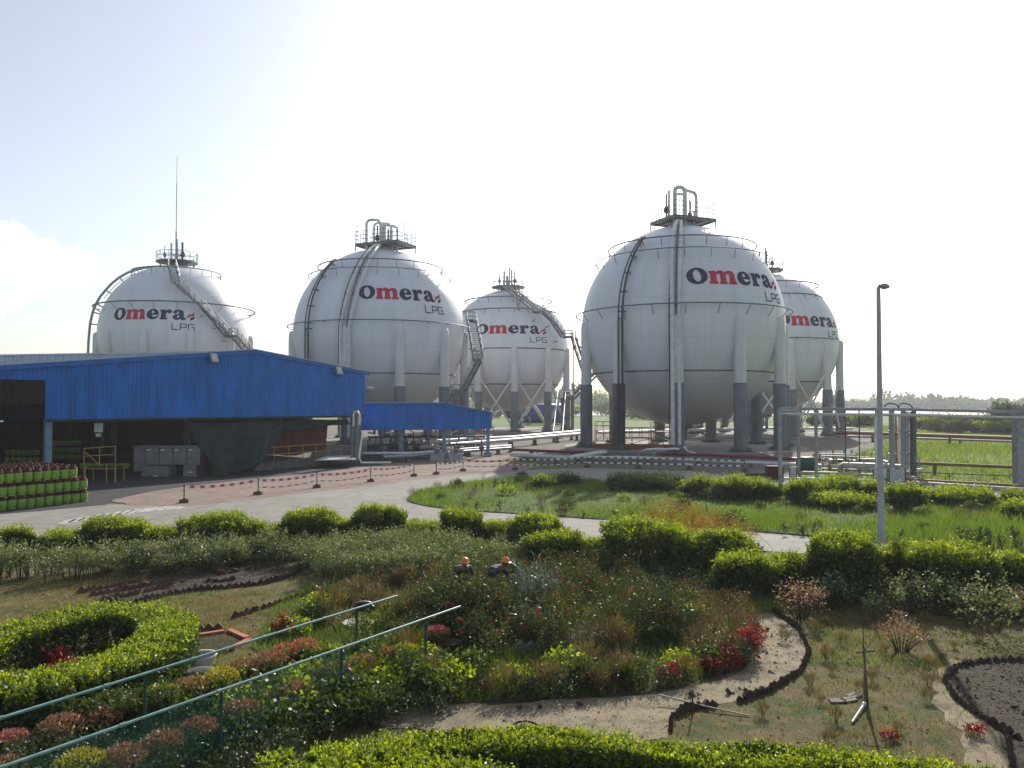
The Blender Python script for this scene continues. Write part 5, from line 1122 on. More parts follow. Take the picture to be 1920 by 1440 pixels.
rdesc = ['lowest left-edge clump at the very left of the picture', 'low ragged clump second from the left edge', 'wide domed bush below the faint road strokes', 'low link between two taller domes on the left', 'rounded tall dome below the second barrier post', 'low broad bush between two domes', 'domed bush below the third barrier post', 'narrow low link just left of the round ball', 'neat dark-sided round ball below the fourth barrier post', 'low strip between the round ball and the square block', 'neat square block left of the island tip', 'low strip right of the square block', 'loose pointed bush beside the island road', 'broad bush in front of the loose pointed one', 'small pale bush behind the red flower stems', 'long dark-sided block under the orange weeds', 'low link right of the long block', 'broad bush at the right of the orange weeds', 'square bush standing forward with a dark face', 'small pale bush left of the lamp block', 'large square block directly left of the lamp post', 'pale pointed bush directly right of the lamp post', 'largest long dome right of the lamp', 'sloping yellow-green bush at the far right end']
for i, ((x, yb, yt, w, pw), d_) in enumerate(zip(row, rdesc)):
    p = G(x, yb - 8); rx = w / 2 / F * p.y * 1.05; h_ = ztop_px(yt + 13, p.y + .3); ry = min(max(rx * .75, .45), .85)
    n_ = int(8500 * (rx * ry * 2 + (rx + ry) * h_ * 1.2) + 600)
    bush(p + Vector((0, ry * .6, 0)), rx, ry, h_, min(n_, 26000), .062, 'l_hedge', 'clipped green bush, ' + d_, group='clipped bushes along the near side of the road', pw=pw, seed=i + 3, sh=.055, sprigs=.22, amp=.15)

# ---- hedge clumps on the lawn island and beyond
isl_b = [(1215, 922, 886, 150, 30, 'l_green', 'dark shaded mound in the tank shadow on the lawn island', 2.4), (1050, 915, 888, 60, 20, 'l_green', 'small loose shaded shrub on the upper lawn island', 2.2), (1018, 918, 892, 40, 20, 'l_hedge', 'small yellowish shrub on the upper left lawn island', 2.2),
  (1318, 935, 893, 70, 0, 'l_hedge', 'bright rounded hedge lump at the shadow edge on the island', 2.6), (1385, 942, 894, 80, 0, 'l_hedge', 'bright middle hedge lump left of the pipe frame', 2.6), (1438, 940, 896, 60, 0, 'l_hedge', 'bright hedge lump at the foot of the left frame post', 2.6),
  (1508, 948, 896, 60, 0, 'l_hedge', 'pale loose hedge lump right of the left frame post', 2.6), (1570, 944, 896, 110, 0, 'l_hedge', 'broad pale hedge lump before the valve station', 3), (1585, 958, 930, 120, 0, 'l_hedge', 'low front hedge lump before the broad pale one', 3), (1632, 942, 898, 55, 0, 'l_hedge', 'hedge lump just left of the lamp post on the island', 3),
  (1700, 962, 908, 66, 0, 'l_hedge', 'loose upright shrub right of the lamp post on the island', 2.3), (1765, 948, 916, 70, 0, 'l_hedge', 'dark low hedge lump on the right of the island', 3), (1822, 954, 915, 110, 0, 'l_hedge', 'flat-topped low hedge block on the right of the island', 4), (1912, 950, 920, 40, 0, 'l_hedge', 'small round bush at the right picture edge on the island', 2.6), (1925, 975, 940, 60, 0, 'l_hedge', 'second small bush at the right edge, nearer', 2.6)]
for i, (x, yb, yt, w, _, mt, d_, pw) in enumerate(isl_b):
    p = G(x, yb - 3, .05); rx = w / 2 / F * p.y * 1.05; h_ = max(.35, ztop_px(yt + 13, p.y + .4) * .95); ry = max(.55, min(rx * .7, 1.2)); p.z = .05
    bush(p + Vector((0, ry * .5, 0)), rx, ry, h_, int(3200 * (rx * ry * 2 + (rx + ry) * h_) + 500), .1, mt, d_, name='island_hedge', cat='bush', group='hedge lumps on the lawn island', pw=pw - .4, seed=i + 40, sh=.1, amp=.24, sprigs=.3)

# ---- foreground hedges
fl = [G(x, y, .66) for x, y in ((620, 1420), (760, 1392), (900, 1386), (1050, 1388), (1200, 1404), (1320, 1416), (1450, 1420), (1600, 1436), (1750, 1448), (1900, 1468), (2100, 1498))]
hedge('clipped_hedge', fl, .5, .66, 95000, .05, 'l_hedge', 'long low hedge of bright lime leaves across the bottom of the picture', stems=420, leafy=.42, seed=2)
hedge('clipped_hedge', [G(x, y, .7) for x, y in ((500, 1440), (560, 1424), (700, 1436), (820, 1452), (960, 1462))], .85, .64, 36000, .065, 'l_hedge', 'broad lime leaved hedge lobe at the bottom, left of centre', seed=5)
cx, cy = -7.1, 12.85
ring = [(cx + 1.4 * math.cos(a), cy + 2.0 * math.sin(a)) for a in [2 * PI * k / 28 for k in range(28)]]
hedge('ring_hedge', ring, .9, .72, 130000, .052, 'l_hedge', 'round clipped hedge ring with a dark hollow centre at the left edge', closed=True, seed=8, amp=.05, sprigs=.7)
hedge('clipped_hedge', [G(x, y, .45) for x, y in ((-120, 1330), (60, 1325), (200, 1320), (330, 1300))], .6, .5, 12000, .05, 'l_green', 'dark green low hedge strip between the hedge ring and the railings', seed=9)

# ---- plant kinds, each built once and then copied
KIND = {}
def kind(key, *a, **k): KIND[key] = KIND.get(key, []) + [[plant(*a, **k), False]]
for v in range(3):
    kind('rose', 'rose_bush', .72 + .07 * v, .42, 22, 640, .055, 'l_rose', spread=.07, flowers=((2, 3, 0)[v], .065, 'l_bloom') if v < 2 else None, t0=.2, base=.35)
    kind('daisy', 'daisy_bush', .62 + .06 * v, .4, 34, 900, .05, 'l_grey', spread=.05, flowers=(30, .032, 'l_white'), t0=.25, base=.5, dome=.3)
    kind('leafy', 'leafy_shrub', .42, .4, 26, 560, .075, ('l_lime', 'l_hedge', 'l_green')[v], spread=.06, base=.5, dome=.45, t0=.35, wid=.6)
    kind('weed', 'brown_weed', .5, .36, 40, 800, .035, 'l_brown', spread=.05, base=.4, dome=.35, wid=.35, up=.8)
    kind('amaranth', 'red_foliage_plant', .3 + .04 * v, .24, 16, 280, .085, 'l_red', spread=.045, base=.3, dome=.5, t0=.35, wid=.45, up=.1)
for v in range(2):
    kind('white', 'pale_leaved_shrub', .85, .5, 22, 520, .055, 'l_grey', spread=.09, t0=.3, flowers=(34, .045, 'l_white'), base=.3, wid=.7)
    kind('mauve', 'mauve_twiggy_shrub', .6, .42, 30, 640, .04, 'l_mauve', spread=.05, t0=.35, base=.25, vis=20)
    kind('dark', 'dark_shrub', .6, .45, 24, 700, .06, 'l_dark', spread=.07, t0=.15, base=.5)
    kind('marigold', 'yellow_flower_plant', .42, .32, 22, 420, .05, 'l_green', spread=.05, flowers=(26, .045, 'l_yellow'), base=.4)
    kind('seedling', 'seedling', .34, .1, 4, 60, .06, 'l_dark', spread=.035, t0=.15, base=.3, r0=.008)
    kind('straw', 'dry_grass_tuft', .6, .35, 60, 260, .3, 'l_brown', spread=.03, t0=.1, wid=.05, up=1.6, base=.5)
USED = {}
def put(key, p, label, cat, group=None, s=1.0, rz=None):
    vs = KIND[key]; i = USED.get(key, 0) % len(vs); USED[key] = USED.get(key, 0) + 1
    if not vs[i][1]: o = vs[i][0]; vs[i][1] = True
    else: o = copy_tree(vs[i][0])
    o.location = p; o.scale = (s, s, s * random.uniform(.9, 1.12)); o.rotation_euler = (0, 0, random.uniform(0, 6.28) if rz is None else rz)
    o['label'] = label; o['category'] = cat
    if group: o['group'] = group
    return o
CLEAR = [G(1622, 1326), G(1590, 1316), G(684, 1150), G(672, 1172), G(676, 1195), G(655, 1205), G(680, 1215), G(362, 1250), G(345, 1275), G(390, 1270), G(842, 1226), G(845, 1245), G(842, 1262), G(400, 1290)]
def scatter(key, poly, sp, label, cat, group, s=(.85, 1.15), mx=80, excl=()):
    n = int(area(poly) / sp ** 2 * 4); Q = inpoly(poly, max(n, 20)); keep = []
    for q in Q:
        if all((q[0] - k[0]) ** 2 + (q[1] - k[1]) ** 2 > sp * sp for k in keep): keep.append(q)
        if len(keep) >= mx: break
    keep = [q for q in keep if all((q[0] - c.x) ** 2 + (q[1] - c.y) ** 2 > .36 ** 2 for c in CLEAR)]
    for q in keep: put(key, Vector((q[0], q[1], .01)), label, cat, group, random.uniform(*s))
# left border: white flowered shrubs behind the dry lawn
scatter('daisy', px((-60, 1068), (-60, 1095), (60, 1092), (180, 1090), (330, 1078), (470, 1066), (600, 1062), (600, 1040), (400, 1046), (200, 1062), (60, 1072)), .5, 'grey-green bush dotted with small white flowers in the left border', 'flower bush', 'white flowered bushes of the left border', (.95, 1.3), 44)
scatter('dark', px((200, 1066), (200, 1086), (330, 1074), (560, 1066), (700, 1060), (760, 1040), (560, 1040), (400, 1052)), .75, 'dark leafy shrub low among the white flowered bushes', 'shrub', 'dark shrubs of the left border', (.9, 1.2), 14)
for x, y, l_ in ((205, 1075, 'left'), (295, 1072, 'right')): put('mauve', G(x, y), f'greyish twiggy shrub in the left border, {l_} of two', 'shrub', None, 1.1)
# broad pale meadow of daisies
scatter('daisy', px((560, 1062), (620, 1092), (760, 1096), (900, 1086), (1010, 1074), (1000, 1046), (860, 1040), (700, 1036), (600, 1044)), .42, 'pale grey-green bush with white dots in the broad central patch', 'flower bush', 'pale daisy bushes of the central patch', (.95, 1.2), 64)
scatter('weed', px((640, 1080), (700, 1092), (900, 1080), (980, 1062), (900, 1050), (700, 1056)), 1.2, 'brownish weed among the pale daisy bushes', 'weed', 'brown weeds among the daisies', (.9, 1.1), 9)
# round rose bed
bed = px((600, 1190), (640, 1120), (720, 1102), (860, 1092), (1000, 1086), (1180, 1090), (1260, 1120), (1290, 1180), (1240, 1230), (1100, 1262), (900, 1258), (800, 1250), (700, 1222))
scatter('rose', px((790, 1232), (770, 1160), (850, 1100), (1000, 1088), (1170, 1092), (1240, 1130), (1260, 1190), (1160, 1232), (1000, 1250), (860, 1255)), .5, 'leggy dark rose bush with a few red blooms in the round bed', 'rose bush', 'rose bushes of the round bed', (.85, 1.1), 70)
scatter('straw', bed, .9, 'dry grass tuft between the rose bushes', 'grass tuft', 'dry tufts in the round bed', (.7, 1.0), 26)
scatter('weed', px((570, 1190), (610, 1130), (700, 1104), (820, 1098), (800, 1140), (700, 1160), (640, 1200)), .55, 'olive brown weed at the left of the round bed', 'weed', 'weeds at the left of the round bed', (.8, 1.05), 26)
scatter('leafy', px((560, 1216), (590, 1160), (640, 1120), (600, 1128), (540, 1190)), .5, 'light green low plant on the left rim of the round bed', 'plant', 'light plants on the left rim', (.7, .95), 12)
scatter('weed', px((1290, 1120), (1370, 1150), (1405, 1190), (1400, 1230), (1340, 1250), (1290, 1240), (1280, 1170)), .42, 'dry brown weed on the right shoulder of the round bed', 'weed', 'brown weeds on the right shoulder of the bed', (.95, 1.2), 30)
scatter('leafy', px((800, 1262), (1000, 1270), (1200, 1258), (1330, 1240), (1330, 1265), (1200, 1285), (1000, 1296), (800, 1296)), .5, 'low light-leaved plant along the front of the round bed', 'plant', 'low plants along the front of the round bed', (.7, 1.0), 34)
scatter('straw', px((780, 1290), (1000, 1290), (1260, 1272), (1350, 1250), (1350, 1262), (1200, 1296), (1000, 1308), (790, 1312)), .55, 'dry tuft at the front rim of the round bed', 'grass tuft', 'dry tufts on the front rim', (.5, .8), 24)
scatter('dark', px((800, 1300), (1000, 1300), (1300, 1275), (1400, 1235), (1400, 1250), (1200, 1298), (1000, 1312), (800, 1322)), .45, 'dark low shrub standing for the shade on the front rim of the bed', 'shrub', 'dark shrubs standing for shade on the front rim', (.5, .7), 30)  # dark shrubs added as the band of shade along the rim
put('dark', G(1245, 1195), 'dark dense shrub inside the right half of the round bed', 'shrub', None, 1.5)
scatter('leafy', px((1215, 1215), (1285, 1215), (1310, 1160), (1290, 1130), (1270, 1160), (1265, 1200)), .35, 'bright leaved plant around the dark shrub in the round bed', 'plant', 'bright plants round the dark shrub', (.7, .9), 10)
am = [(1400, 1180, 'uppermost, beside the sandy path'), (1410, 1205, 'second down beside the sandy path'), (1398, 1232, 'third down beside the sandy path'), (1368, 1252, 'at the inner bend of the path, right'), (1335, 1260, 'at the inner bend of the path, left'), (1258, 1283, 'above the white pole end'), (1165, 1288, 'right of two close together at the front'), (1112, 1292, 'left of two close together at the front'), (990, 1298, 'near the front rim centre'), (905, 1300, 'small one farthest left on the front rim'), (1060, 1290, 'between the pair and the front centre one'), (530, 1192, 'fiery one beyond the upper railing')]
for i, (x, y, d_) in enumerate(am): put('amaranth', G(x, y), 'bright red leaved plant, ' + d_, 'red plant', 'red leaved plants', (.9, 1.05, 1.15, 1.0, .9, .85, .75, .9, .65, .55, .5, .95)[i])
sv_ = plant('silver_plant', 1.35, .55, 46, 520, .2, 'l_silver', 'tall spiky blue-silver plant rising in the middle of the round bed', 'plant', None, spread=.05, t0=.15, wid=.14, up=.7, base=.3); sv_.location = G(1000, 1165)
sv_ = plant('silver_plant', .75, .5, 26, 300, .17, 'l_silver', 'low spiky silver plant in front of the tall silver one', 'plant', None, spread=.05, t0=.15, wid=.14, up=.6, base=.4); sv_.location = G(985, 1195)
# under the road-side bushes in the middle
scatter('dark', px((1180, 1112), (1420, 1128), (1400, 1102), (1190, 1092)), .45, 'dark purplish plant in the shade below the long bush block', 'plant', 'shaded plants below the bush row', (.7, 1.0), 18)
scatter('rose', px((880, 1088), (1150, 1092), (1180, 1076), (1000, 1062), (880, 1070)), .55, 'thin dark rose bush just beyond the round bed', 'rose bush', 'rose bushes beyond the round bed', (.8, 1.0), 18)
ow = plant('orange_weed', 1.75, 1.4, 240, 9500, .055, 'l_orange', 'tall hazy mass of orange seeding weeds behind the bush row', 'weed', None, spread=.09, t0=.3, wid=.3, up=.9, base=.7, vis=60, flowers=(60, .05, 'l_yellow')); ow.location = G(1270, 1046)
ow = plant('orange_weed', 1.25, 1.1, 110, 3600, .055, 'l_orange', 'smaller thin orange weed patch right of the tall one', 'weed', None, spread=.09, t0=.3, wid=.3, up=.9, base=.7, vis=30, flowers=(20, .05, 'l_yellow')); ow.location = G(1350, 1035)
# right border
for key, x, y, s_, l_ in (('mauve', 1500, 1160, 1.45, 'large mauve-brown twiggy shrub left of the lamp foot'), ('mauve', 1690, 1222, 1.05, 'small mauve twiggy shrub standing alone on the dry lawn'), ('mauve', 1905, 1160, 1.3, 'mauve twiggy shrub at the right picture edge'),
    ('white', 1560, 1140, .9, 'pale leaved shrub between the mauve shrub and the lamp'), ('white', 1640, 1160, .6, 'low pale leaved shrub in front of the lamp foot'), ('white', 1700, 1150, 1.0, 'pale leaved shrub right of the lamp foot'), ('white', 1760, 1152, 1.05, 'dark stemmed pale leaved shrub under the long bush'), ('white', 1858, 1185, 1.2, 'tall pale green-leaved shrub near the right edge'), ('white', 1815, 1160, .8, 'small pale leaved shrub behind the tall one'),
    ('dark', 1720, 1142, 1.2, 'dark shrub below the pointed bush'), ('dark', 1790, 1146, 1.2, 'dark shrub below the long dome'), ('dark', 1870, 1152, 1.2, 'dark shrub below the sloping bush'), ('dark', 1640, 1138, 1.1, 'dark shrub at the lamp foot'), ('dark', 1580, 1138, 1.1, 'dark shrub below the large square block'), ('amaranth', 1668, 1388, .7, 'small faded red plant on the dry lawn before the hedge'), ('amaranth', 1828, 1378, .8, 'small faded red plant beside the right soil bed')):
    o = put(key, G(x, y), l_, 'shrub' if key != 'amaranth' else 'red plant', None, s_ * (.6 if key == 'amaranth' else 1))
g_ = grass(px((1310, 1112), (1420, 1120), (1440, 1140), (1330, 1128)), 900, .34, .016, 'g_green', 'tuft of green strap leaves below the square bush', name='strap_grass')
g_ = grass(px((1380, 1138), (1450, 1128), (1470, 1148), (1410, 1156)), 900, .25, .014, 'g_bright', 'bright fresh grass tuft at the top of the sandy path', name='strap_grass')
# seedlings along the island edge
rs_ = random.Random(21)
for i in range(26):
    t = (i + .5) / 26; x = 880 + t * 1040 + rs_.uniform(-12, 12); y = 948 + (x - 880) * .084 + rs_.uniform(-3, 6) + (4 if x < 1150 else 0); put('seedling', G(x, y, .05), 'small dark seedling planted along the lower edge of the lawn island', 'seedling', 'seedlings along the lower island edge', rs_.uniform(.8, 1.5))
for i in range(14):
    x = 870 + i * 17 + rs_.uniform(-6, 6); put('seedling', G(x, 915 - (x - 870) * .06 + rs_.uniform(0, 4), .05), 'small dark seedling along the upper edge of the lawn island', 'seedling', 'seedlings along the upper island edge', rs_.uniform(.8, 1.3))
for x, y, s_ in ((1805, 1018, 1.9), (1830, 1022, 2.1), (1858, 1022, 1.7), (1880, 1026, 1.6), (1905, 1024, 2.0)): put('seedling', G(x, y, .05), 'larger reddish-dark seedling at the right end of the island edge', 'seedling', 'larger seedlings at the right', s_)
# leafy shrubs by the railings, front left
scatter('leafy', px((430, 1345), (520, 1318), (640, 1290), (760, 1262), (860, 1268), (840, 1330), (700, 1352), (560, 1375), (440, 1420)), .36, 'bright leafy shrub right of the lower railing', 'shrub', 'leafy shrubs right of the lower railing', (.9, 1.25), 46)
scatter('leafy', px((60, 1420), (200, 1380), (420, 1330), (560, 1275), (640, 1235), (560, 1235), (420, 1285), (330, 1310), (180, 1350), (20, 1390)), .4, 'leafy green shrub between the two railings', 'shrub', 'leafy shrubs between the railings', (.6, .9), 44)
scatter('dark', px((0, 1450), (200, 1440), (420, 1400), (560, 1440), (420, 1500), (0, 1500)), .38, 'dark leafy shrub at the bottom left below the railing', 'shrub', 'dark shrubs at the bottom left', (.6, .9), 26)
scatter('dark', px((520, 1378), (700, 1345), (850, 1338), (860, 1348), (700, 1366), (560, 1395)), .4, 'dark shrub behind the front hedge lobe', 'shrub', 'dark shrubs behind the front hedge', (.6, .8), 14)
scatter('leafy', px((560, 1235), (620, 1200), (700, 1180), (780, 1200), (800, 1240), (700, 1270), (600, 1290), (560, 1262)), .5, 'light plant beside the round lids between the railings', 'plant', 'light plants near the round lids', (.6, .9), 22)
for x, y, s_ in ((700, 1190, 1.1), (738, 1172, 1.2), (670, 1205, .8)): put('marigold', G(x, y), 'yellow flowered plant between the two railings', 'flower', 'yellow flowers between the railings', s_)
# flowers inside the ring hedge
for x, y, l_ in ((45, 1250, 'largest coral-red flower plant, far left'), (100, 1258, 'middle small coral flower plant'), (127, 1285, 'right small coral flower plant')): put('amaranth', G(x, y), l_ + ' inside the hedge ring', 'flower', None, 1.15)
g_ = grass(px((30, 1250), (120, 1255), (200, 1290), (60, 1300)), 700, .3, .012, 'g_green', 'wispy grass inside the hedge ring', name='wispy_grass')

# ---- potted plants beside the railings
def potted(mt, nb, seed):
    e = empty('potted_plant', (0, 0, 0), 'x', 'potted plant', 'potted plants along the railings')
    b = MB(); b.lathe([(.001, .0), (.085, 0), (.125, .19), (.14, .19), (.14, .22), (.12, .22), (.115, .17), (.001, .17)], n=18); b.build('pot', M['terracotta'], e)
    n = 560; a = RNG.uniform(0, 2 * PI, n); q = np.sqrt(RNG.uniform(0, 1, n)); rr_ = .235; P = np.stack([rr_ * q * np.cos(a), rr_ * q * np.sin(a), .27 + .15 * np.sqrt(1 - (q * .95) ** 2) - RNG.exponential(.025, n)], 1)
    D = unit(P - np.array([0, 0, .15])); fastmesh('blooms', leaf_polys(P, .045, .35, .5, D), 4, M[mt], e)
    n = 260; a = RNG.uniform(0, 2 * PI, n); q = np.sqrt(RNG.uniform(0, 1, n)); P = np.stack([.2 * q * np.cos(a), .2 * q * np.sin(a), RNG.uniform(.19, .32, n)], 1); fastmesh('foliage', leaf_polys(P, .05, .5, .2), 4, M['l_green' if nb else 'l_brown'], e)
    return e
pk = {'brown': [potted('l_rust', 0, 1), False], 'pink': [potted('l_pink', 1, 2), False], 'yellow': [potted('l_yellow', 1, 3), False]}
pots = [(20, 1388, 'pink', 'at the left edge between the railings'), (115, 1362, 'brown', 'second from the left between the railings'), (193, 1345, 'brown', 'third from the left between the railings'), (245, 1320, 'brown', 'beside the upper railing post on the left'), (300, 1304, 'yellow', 'yellow one right of the upper railing post'), (357, 1287, 'brown', 'below the grey sacking'), (414, 1268, 'yellow', 'yellow one right of the grey sacking'), (456, 1250, 'brown', 'standing upright on the pale sand'), (507, 1237, 'brown', 'half hidden beside the pink ones'),
  (230, 1420, 'brown', 'lowest one below the lower railing'), (305, 1392, 'brown', 'second up below the lower railing'), (372, 1365, 'pink', 'third up below the lower railing'), (453, 1333, 'brown', 'just right of the lower railing post'), (506, 1307, 'yellow', 'yellow-brown one along the lower railing'), (556, 1297, 'pink', 'bright pink one along the lower railing'), (606, 1273, 'brown', 'left of the long rusty pair'), (636, 1262, 'brown', 'right of the long rusty pair'), (681, 1245, 'brown', 'between the rusty pair and the large pink one'), (724, 1228, 'pink', 'large rosy one near the end of the row'), (759, 1220, 'yellow', 'yellow one ending the row'),
  (535, 1222, 'pink', 'left of the two vivid pink ones between the railings'), (570, 1212, 'pink', 'right of the two vivid pink ones between the railings'), (820, 1186, 'pink', 'pale pink one beyond the lower railing end'), (151, 1432, 'yellow', 'yellow one at the bottom left'), (8, 1440, 'brown', 'at the bottom left corner')]
for x, y, k_, d_ in pots:
    if not pk[k_][1]: o = pk[k_][0]; pk[k_][1] = True
    else: o = copy_tree(pk[k_][0])
    s_ = random.uniform(.95, 1.2); o.scale = (s_, s_, s_); o.rotation_euler.z = random.uniform(0, 6); p = G(x, y, .33 * s_); p.z = .015; o.location = p
    o['label'] = {'brown': 'potted plant with rusty brown heads, ', 'pink': 'potted plant with pink blooms, ', 'yellow': 'potted plant with yellow blooms, '}[k_] + d_.replace('yellow one ', '').replace('bright pink one ', 'brightest, ').replace('pale pink one ', 'palest, ').replace('yellow-brown one ', 'dull, ')

# ---- grasses
soil_all = [px((165, 1118), (215, 1098), (300, 1072), (340, 1056), (420, 1046), (500, 1048), (555, 1065), (548, 1085), (490, 1098), (400, 1108), (300, 1120), (240, 1134), (195, 1132)), px((1768, 1270), (1785, 1248), (1850, 1238), (1925, 1238), (2050, 1250), (2050, 1500), (1900, 1500), (1895, 1420), (1860, 1350), (1790, 1310)),
  px((1360, 1150), (1400, 1135), (1450, 1150), (1495, 1185), (1512, 1225), (1495, 1262), (1440, 1295), (1370, 1318), (1290, 1332), (1262, 1350), (1250, 1385), (1100, 1400), (900, 1390), (780, 1365), (780, 1325), (1000, 1318), (1180, 1306), (1300, 1290), (1390, 1260), (1420, 1225), (1415, 1190)), px((470, 1215), (520, 1130), (640, 1075), (780, 1050), (1000, 1040), (1250, 1080), (1370, 1150), (1408, 1195), (1405, 1235), (1370, 1262), (1270, 1292), (1100, 1310), (850, 1322), (780, 1330), (700, 1310), (560, 1270))]
gl = px((-60, 1085), (200, 1078), (600, 1068), (700, 1110), (560, 1250), (300, 1300), (-300, 1450), (-500, 1200))
gr_ = px((1380, 1120), (1650, 1110), (1960, 1120), (2050, 1250), (2050, 1480), (1200, 1440), (1262, 1350))
for poly, nm in ((gl, 'left'), (gr_, 'right')):
    grass(poly, 520, .06, .01, 'g_dry', f'short dry patchy lawn on the {nm} of the garden', excl=soil_all, thr=.3, seed=4, name='dry_lawn', cs=2.2)
    grass(poly, 300, .1, .012, 'g_green', f'thin green blades in the dry lawn on the {nm}', excl=soil_all, thr=.36, seed=9, name='green_blades', cs=2.0)
grass(soil_all[2], 60, .05, .01, 'g_dry', 'sparse blades on the sandy path', thr=.3, name='sparse_grass')
grass(soil_all[3], 700, .16, .012, 'g_green', 'undergrowth between the plants of the round bed', thr=.0, name='undergrowth')
grass(soil_all[1], 120, .05, .01, 'g_dry', 'sparse weeds on the right soil bed', thr=.3, name='sparse_grass')
grass(isl, 210, .24, .028, 'g_green', 'uneven grass covering the lawn island', z=.05, thr=.25, name='island_grass', cs=.7)
grass(isl, 22, .34, .028, 'g_bright', 'taller bright grass clumps on the lawn island', z=.05, thr=.35, seed=7, name='island_grass', cs=.5)
mdw = px((1540, 905), (1560, 865), (1660, 838), (1650, 808), (1600, 799), (1960, 806), (2300, 812), (2300, 940), (1920, 924))
grass(mdw, 14, .38, .07, 'g_bright', 'bright rank grass of the far meadow', thr=.2, name='meadow_grass', cs=.25)
grass(px((940, 862), (1010, 852), (1010, 868), (960, 872)), 120, .22, .03, 'g_bright', 'bright grass tuft patch at the gravel end', thr=.1, name='meadow_grass')

def clods(poly, per, sz, mt, label, name='clods'):
    n = int(area(poly) * per); P = inpoly(poly, n); P = P[RNG.uniform(0, 1, n) < np.clip(clump(P, 2.0, 3) * 1.4, .1, 1)]; n = len(P); S = sz * RNG.lognormal(-.3, .55, (n, 1)); base = RNG.normal(size=(n, 4, 3)); base = unit(base - base.mean(1, keepdims=True)) * S[:, None] * np.array([1, 1, .6]); c = np.concatenate([P, S * .25 + .012], 1)[:, None]
    T = base + c; V = np.concatenate([T[:, [0, 1, 2]], T[:, [0, 3, 1]], T[:, [1, 3, 2]], T[:, [2, 3, 0]]]); o = fastmesh(name, V, 3, M[mt]); return tag(o, label=label, kind='stuff')
M['clod'] = mat('soil clod', (.12, .095, .07), (.06, .048, .035), 3, .95); M['pebble'] = mat('pale pebble', (.3, .26, .2), (.16, .135, .1), 3, .9)
for i_, pl_ in enumerate((soil_all[0], soil_all[1], soil_all[3])): clods(pl_, (420, 420, 90)[i_], .018, 'clod', 'crumbly soil clods on the ' + ('spiral bed', 'right bed', 'round bed')[i_])
clods(soil_all[2], 110, .014, 'pebble', 'small pebbles and crumbs on the sandy path', 'pebbles'); clods(gl, 40, .018, 'clod', 'soil crumbs on the left lawn'); clods(gr_, 50, .018, 'clod', 'soil crumbs on the right lawn')
scatter('straw', px((1450, 1180), (1700, 1150), (1900, 1190), (1780, 1230), (1740, 1290), (1840, 1400), (1500, 1400), (1380, 1350), (1500, 1280)), .62, 'low dry tuft on the right-hand lawn', 'grass tuft', 'dry tufts on the right lawn', (.18, .36), 46)
scatter('weed', isl, 2.6, 'brownish weed growing in the rough lawn island', 'weed', 'weeds in the lawn island', (.6, 1.1), 46)
scatter('leafy', isl, 3.0, 'broad leaved weed growing in the rough lawn island', 'weed', 'broad leaved weeds in the lawn island', (.6, 1.2), 40)
for x, y in ((846, 1182), (872, 1188), (900, 1190), (930, 1186), (820, 1176)): put('rose', G(x, y), 'leggy rose bush in front of the two stooping people', 'rose bush', 'rose bushes in front of the people', 1.4)
for x, y in ((850, 1166), (880, 1172), (905, 1170), (932, 1172)): put('dark', G(x, y), 'dark shrub in front of the two stooping people', 'shrub', 'dark shrubs in front of the people', 1.5)

# ---- far greenery: shrubs in front of the river and a dark hedge line
hx = [AT(x, 790, Y) for x, Y in ((1690, 182), (1750, 178), (1820, 172), (1905, 168), (2000, 165), (2200, 160))]
hedge('far_hedge', hx, 4, 1.45, 14000, .5, 'l_dark', 'long dark hedge line in front of the river at the far right', amp=.12)
rf = random.Random(8)
fs = [(1735, 806, 788, 40), (1765, 810, 792, 45), (1795, 812, 794, 40), (1840, 812, 797, 36), (1875, 814, 797, 50), (1905, 815, 795, 50), (1600, 800, 782, 46), (1570, 798, 780, 30), (1625, 801, 784, 30), (1528, 798, 782, 24)]
for i, (x, yb, yt, w) in enumerate(fs):
    p = G(x, yb); rx = w / 2 / F * p.y * 1.1; bush(p, rx, rx * .8, max(1.2, ztop_px(yt, p.y)), 1500, .42, 'l_green' if i % 3 else 'l_hedge', 'leafy shrub across the meadow, ' + ['far left of the right group', 'second from the left of the right group', 'third of the right group', 'small one in the middle', 'broad one before the dark hedge', 'at the right picture edge', 'behind the frame posts', 'left of the frame posts group', 'right of the frame posts group', 'just right of the second farthest tank'][i], name='meadow_shrub', cat='shrub', group='shrubs at the far side of the meadow', pw=2.2, amp=.3, sh=.1)
bush(G(1892, 812), 2.6, 2.2, 3.7, 2600, .5, 'l_green', 'taller rounded tree-like bush by the far hedge at the right', name='small_tree', cat='tree', pw=2.1, amp=.3, sh=.12)
for i, (x, Y, h_, w) in enumerate([(1128, 330, 9, 16), (1148, 300, 4, 14), (1175, 250, 4, 10), (925, 260, 3.5, 10), (870, 240, 3, 12), (1010, 300, 4, 12), (1060, 280, 3.5, 14), (1215, 230, 3.2, 10), (1260, 220, 3, 12), (1310, 230, 3.4, 10), (1350, 215, 3, 10), (1400, 210, 3, 10)]):
    p = AT(x, 780, Y); p.z = 0; bush(p, w / 2, w / 3, h_, 1500, .7, 'l_green' if i % 2 else 'l_hedge', 'distant shrub seen between tank legs, ' + ['tallest, left of the largest tank', 'low, beneath the tallest', 'at the left leg of the largest tank', 'left of the far middle tank', 'right of the canopy', 'behind the far middle tank', 'between the middle and largest tanks', 'under the left of the largest tank', 'under the belly of the largest tank, left', 'under the belly of the largest tank, middle', 'under the belly of the largest tank, right', 'between the two right tanks'][i], name='distant_shrub', cat='shrub', group='distant shrubs between the tank legs', pw=2.1, amp=.3, sh=.12)
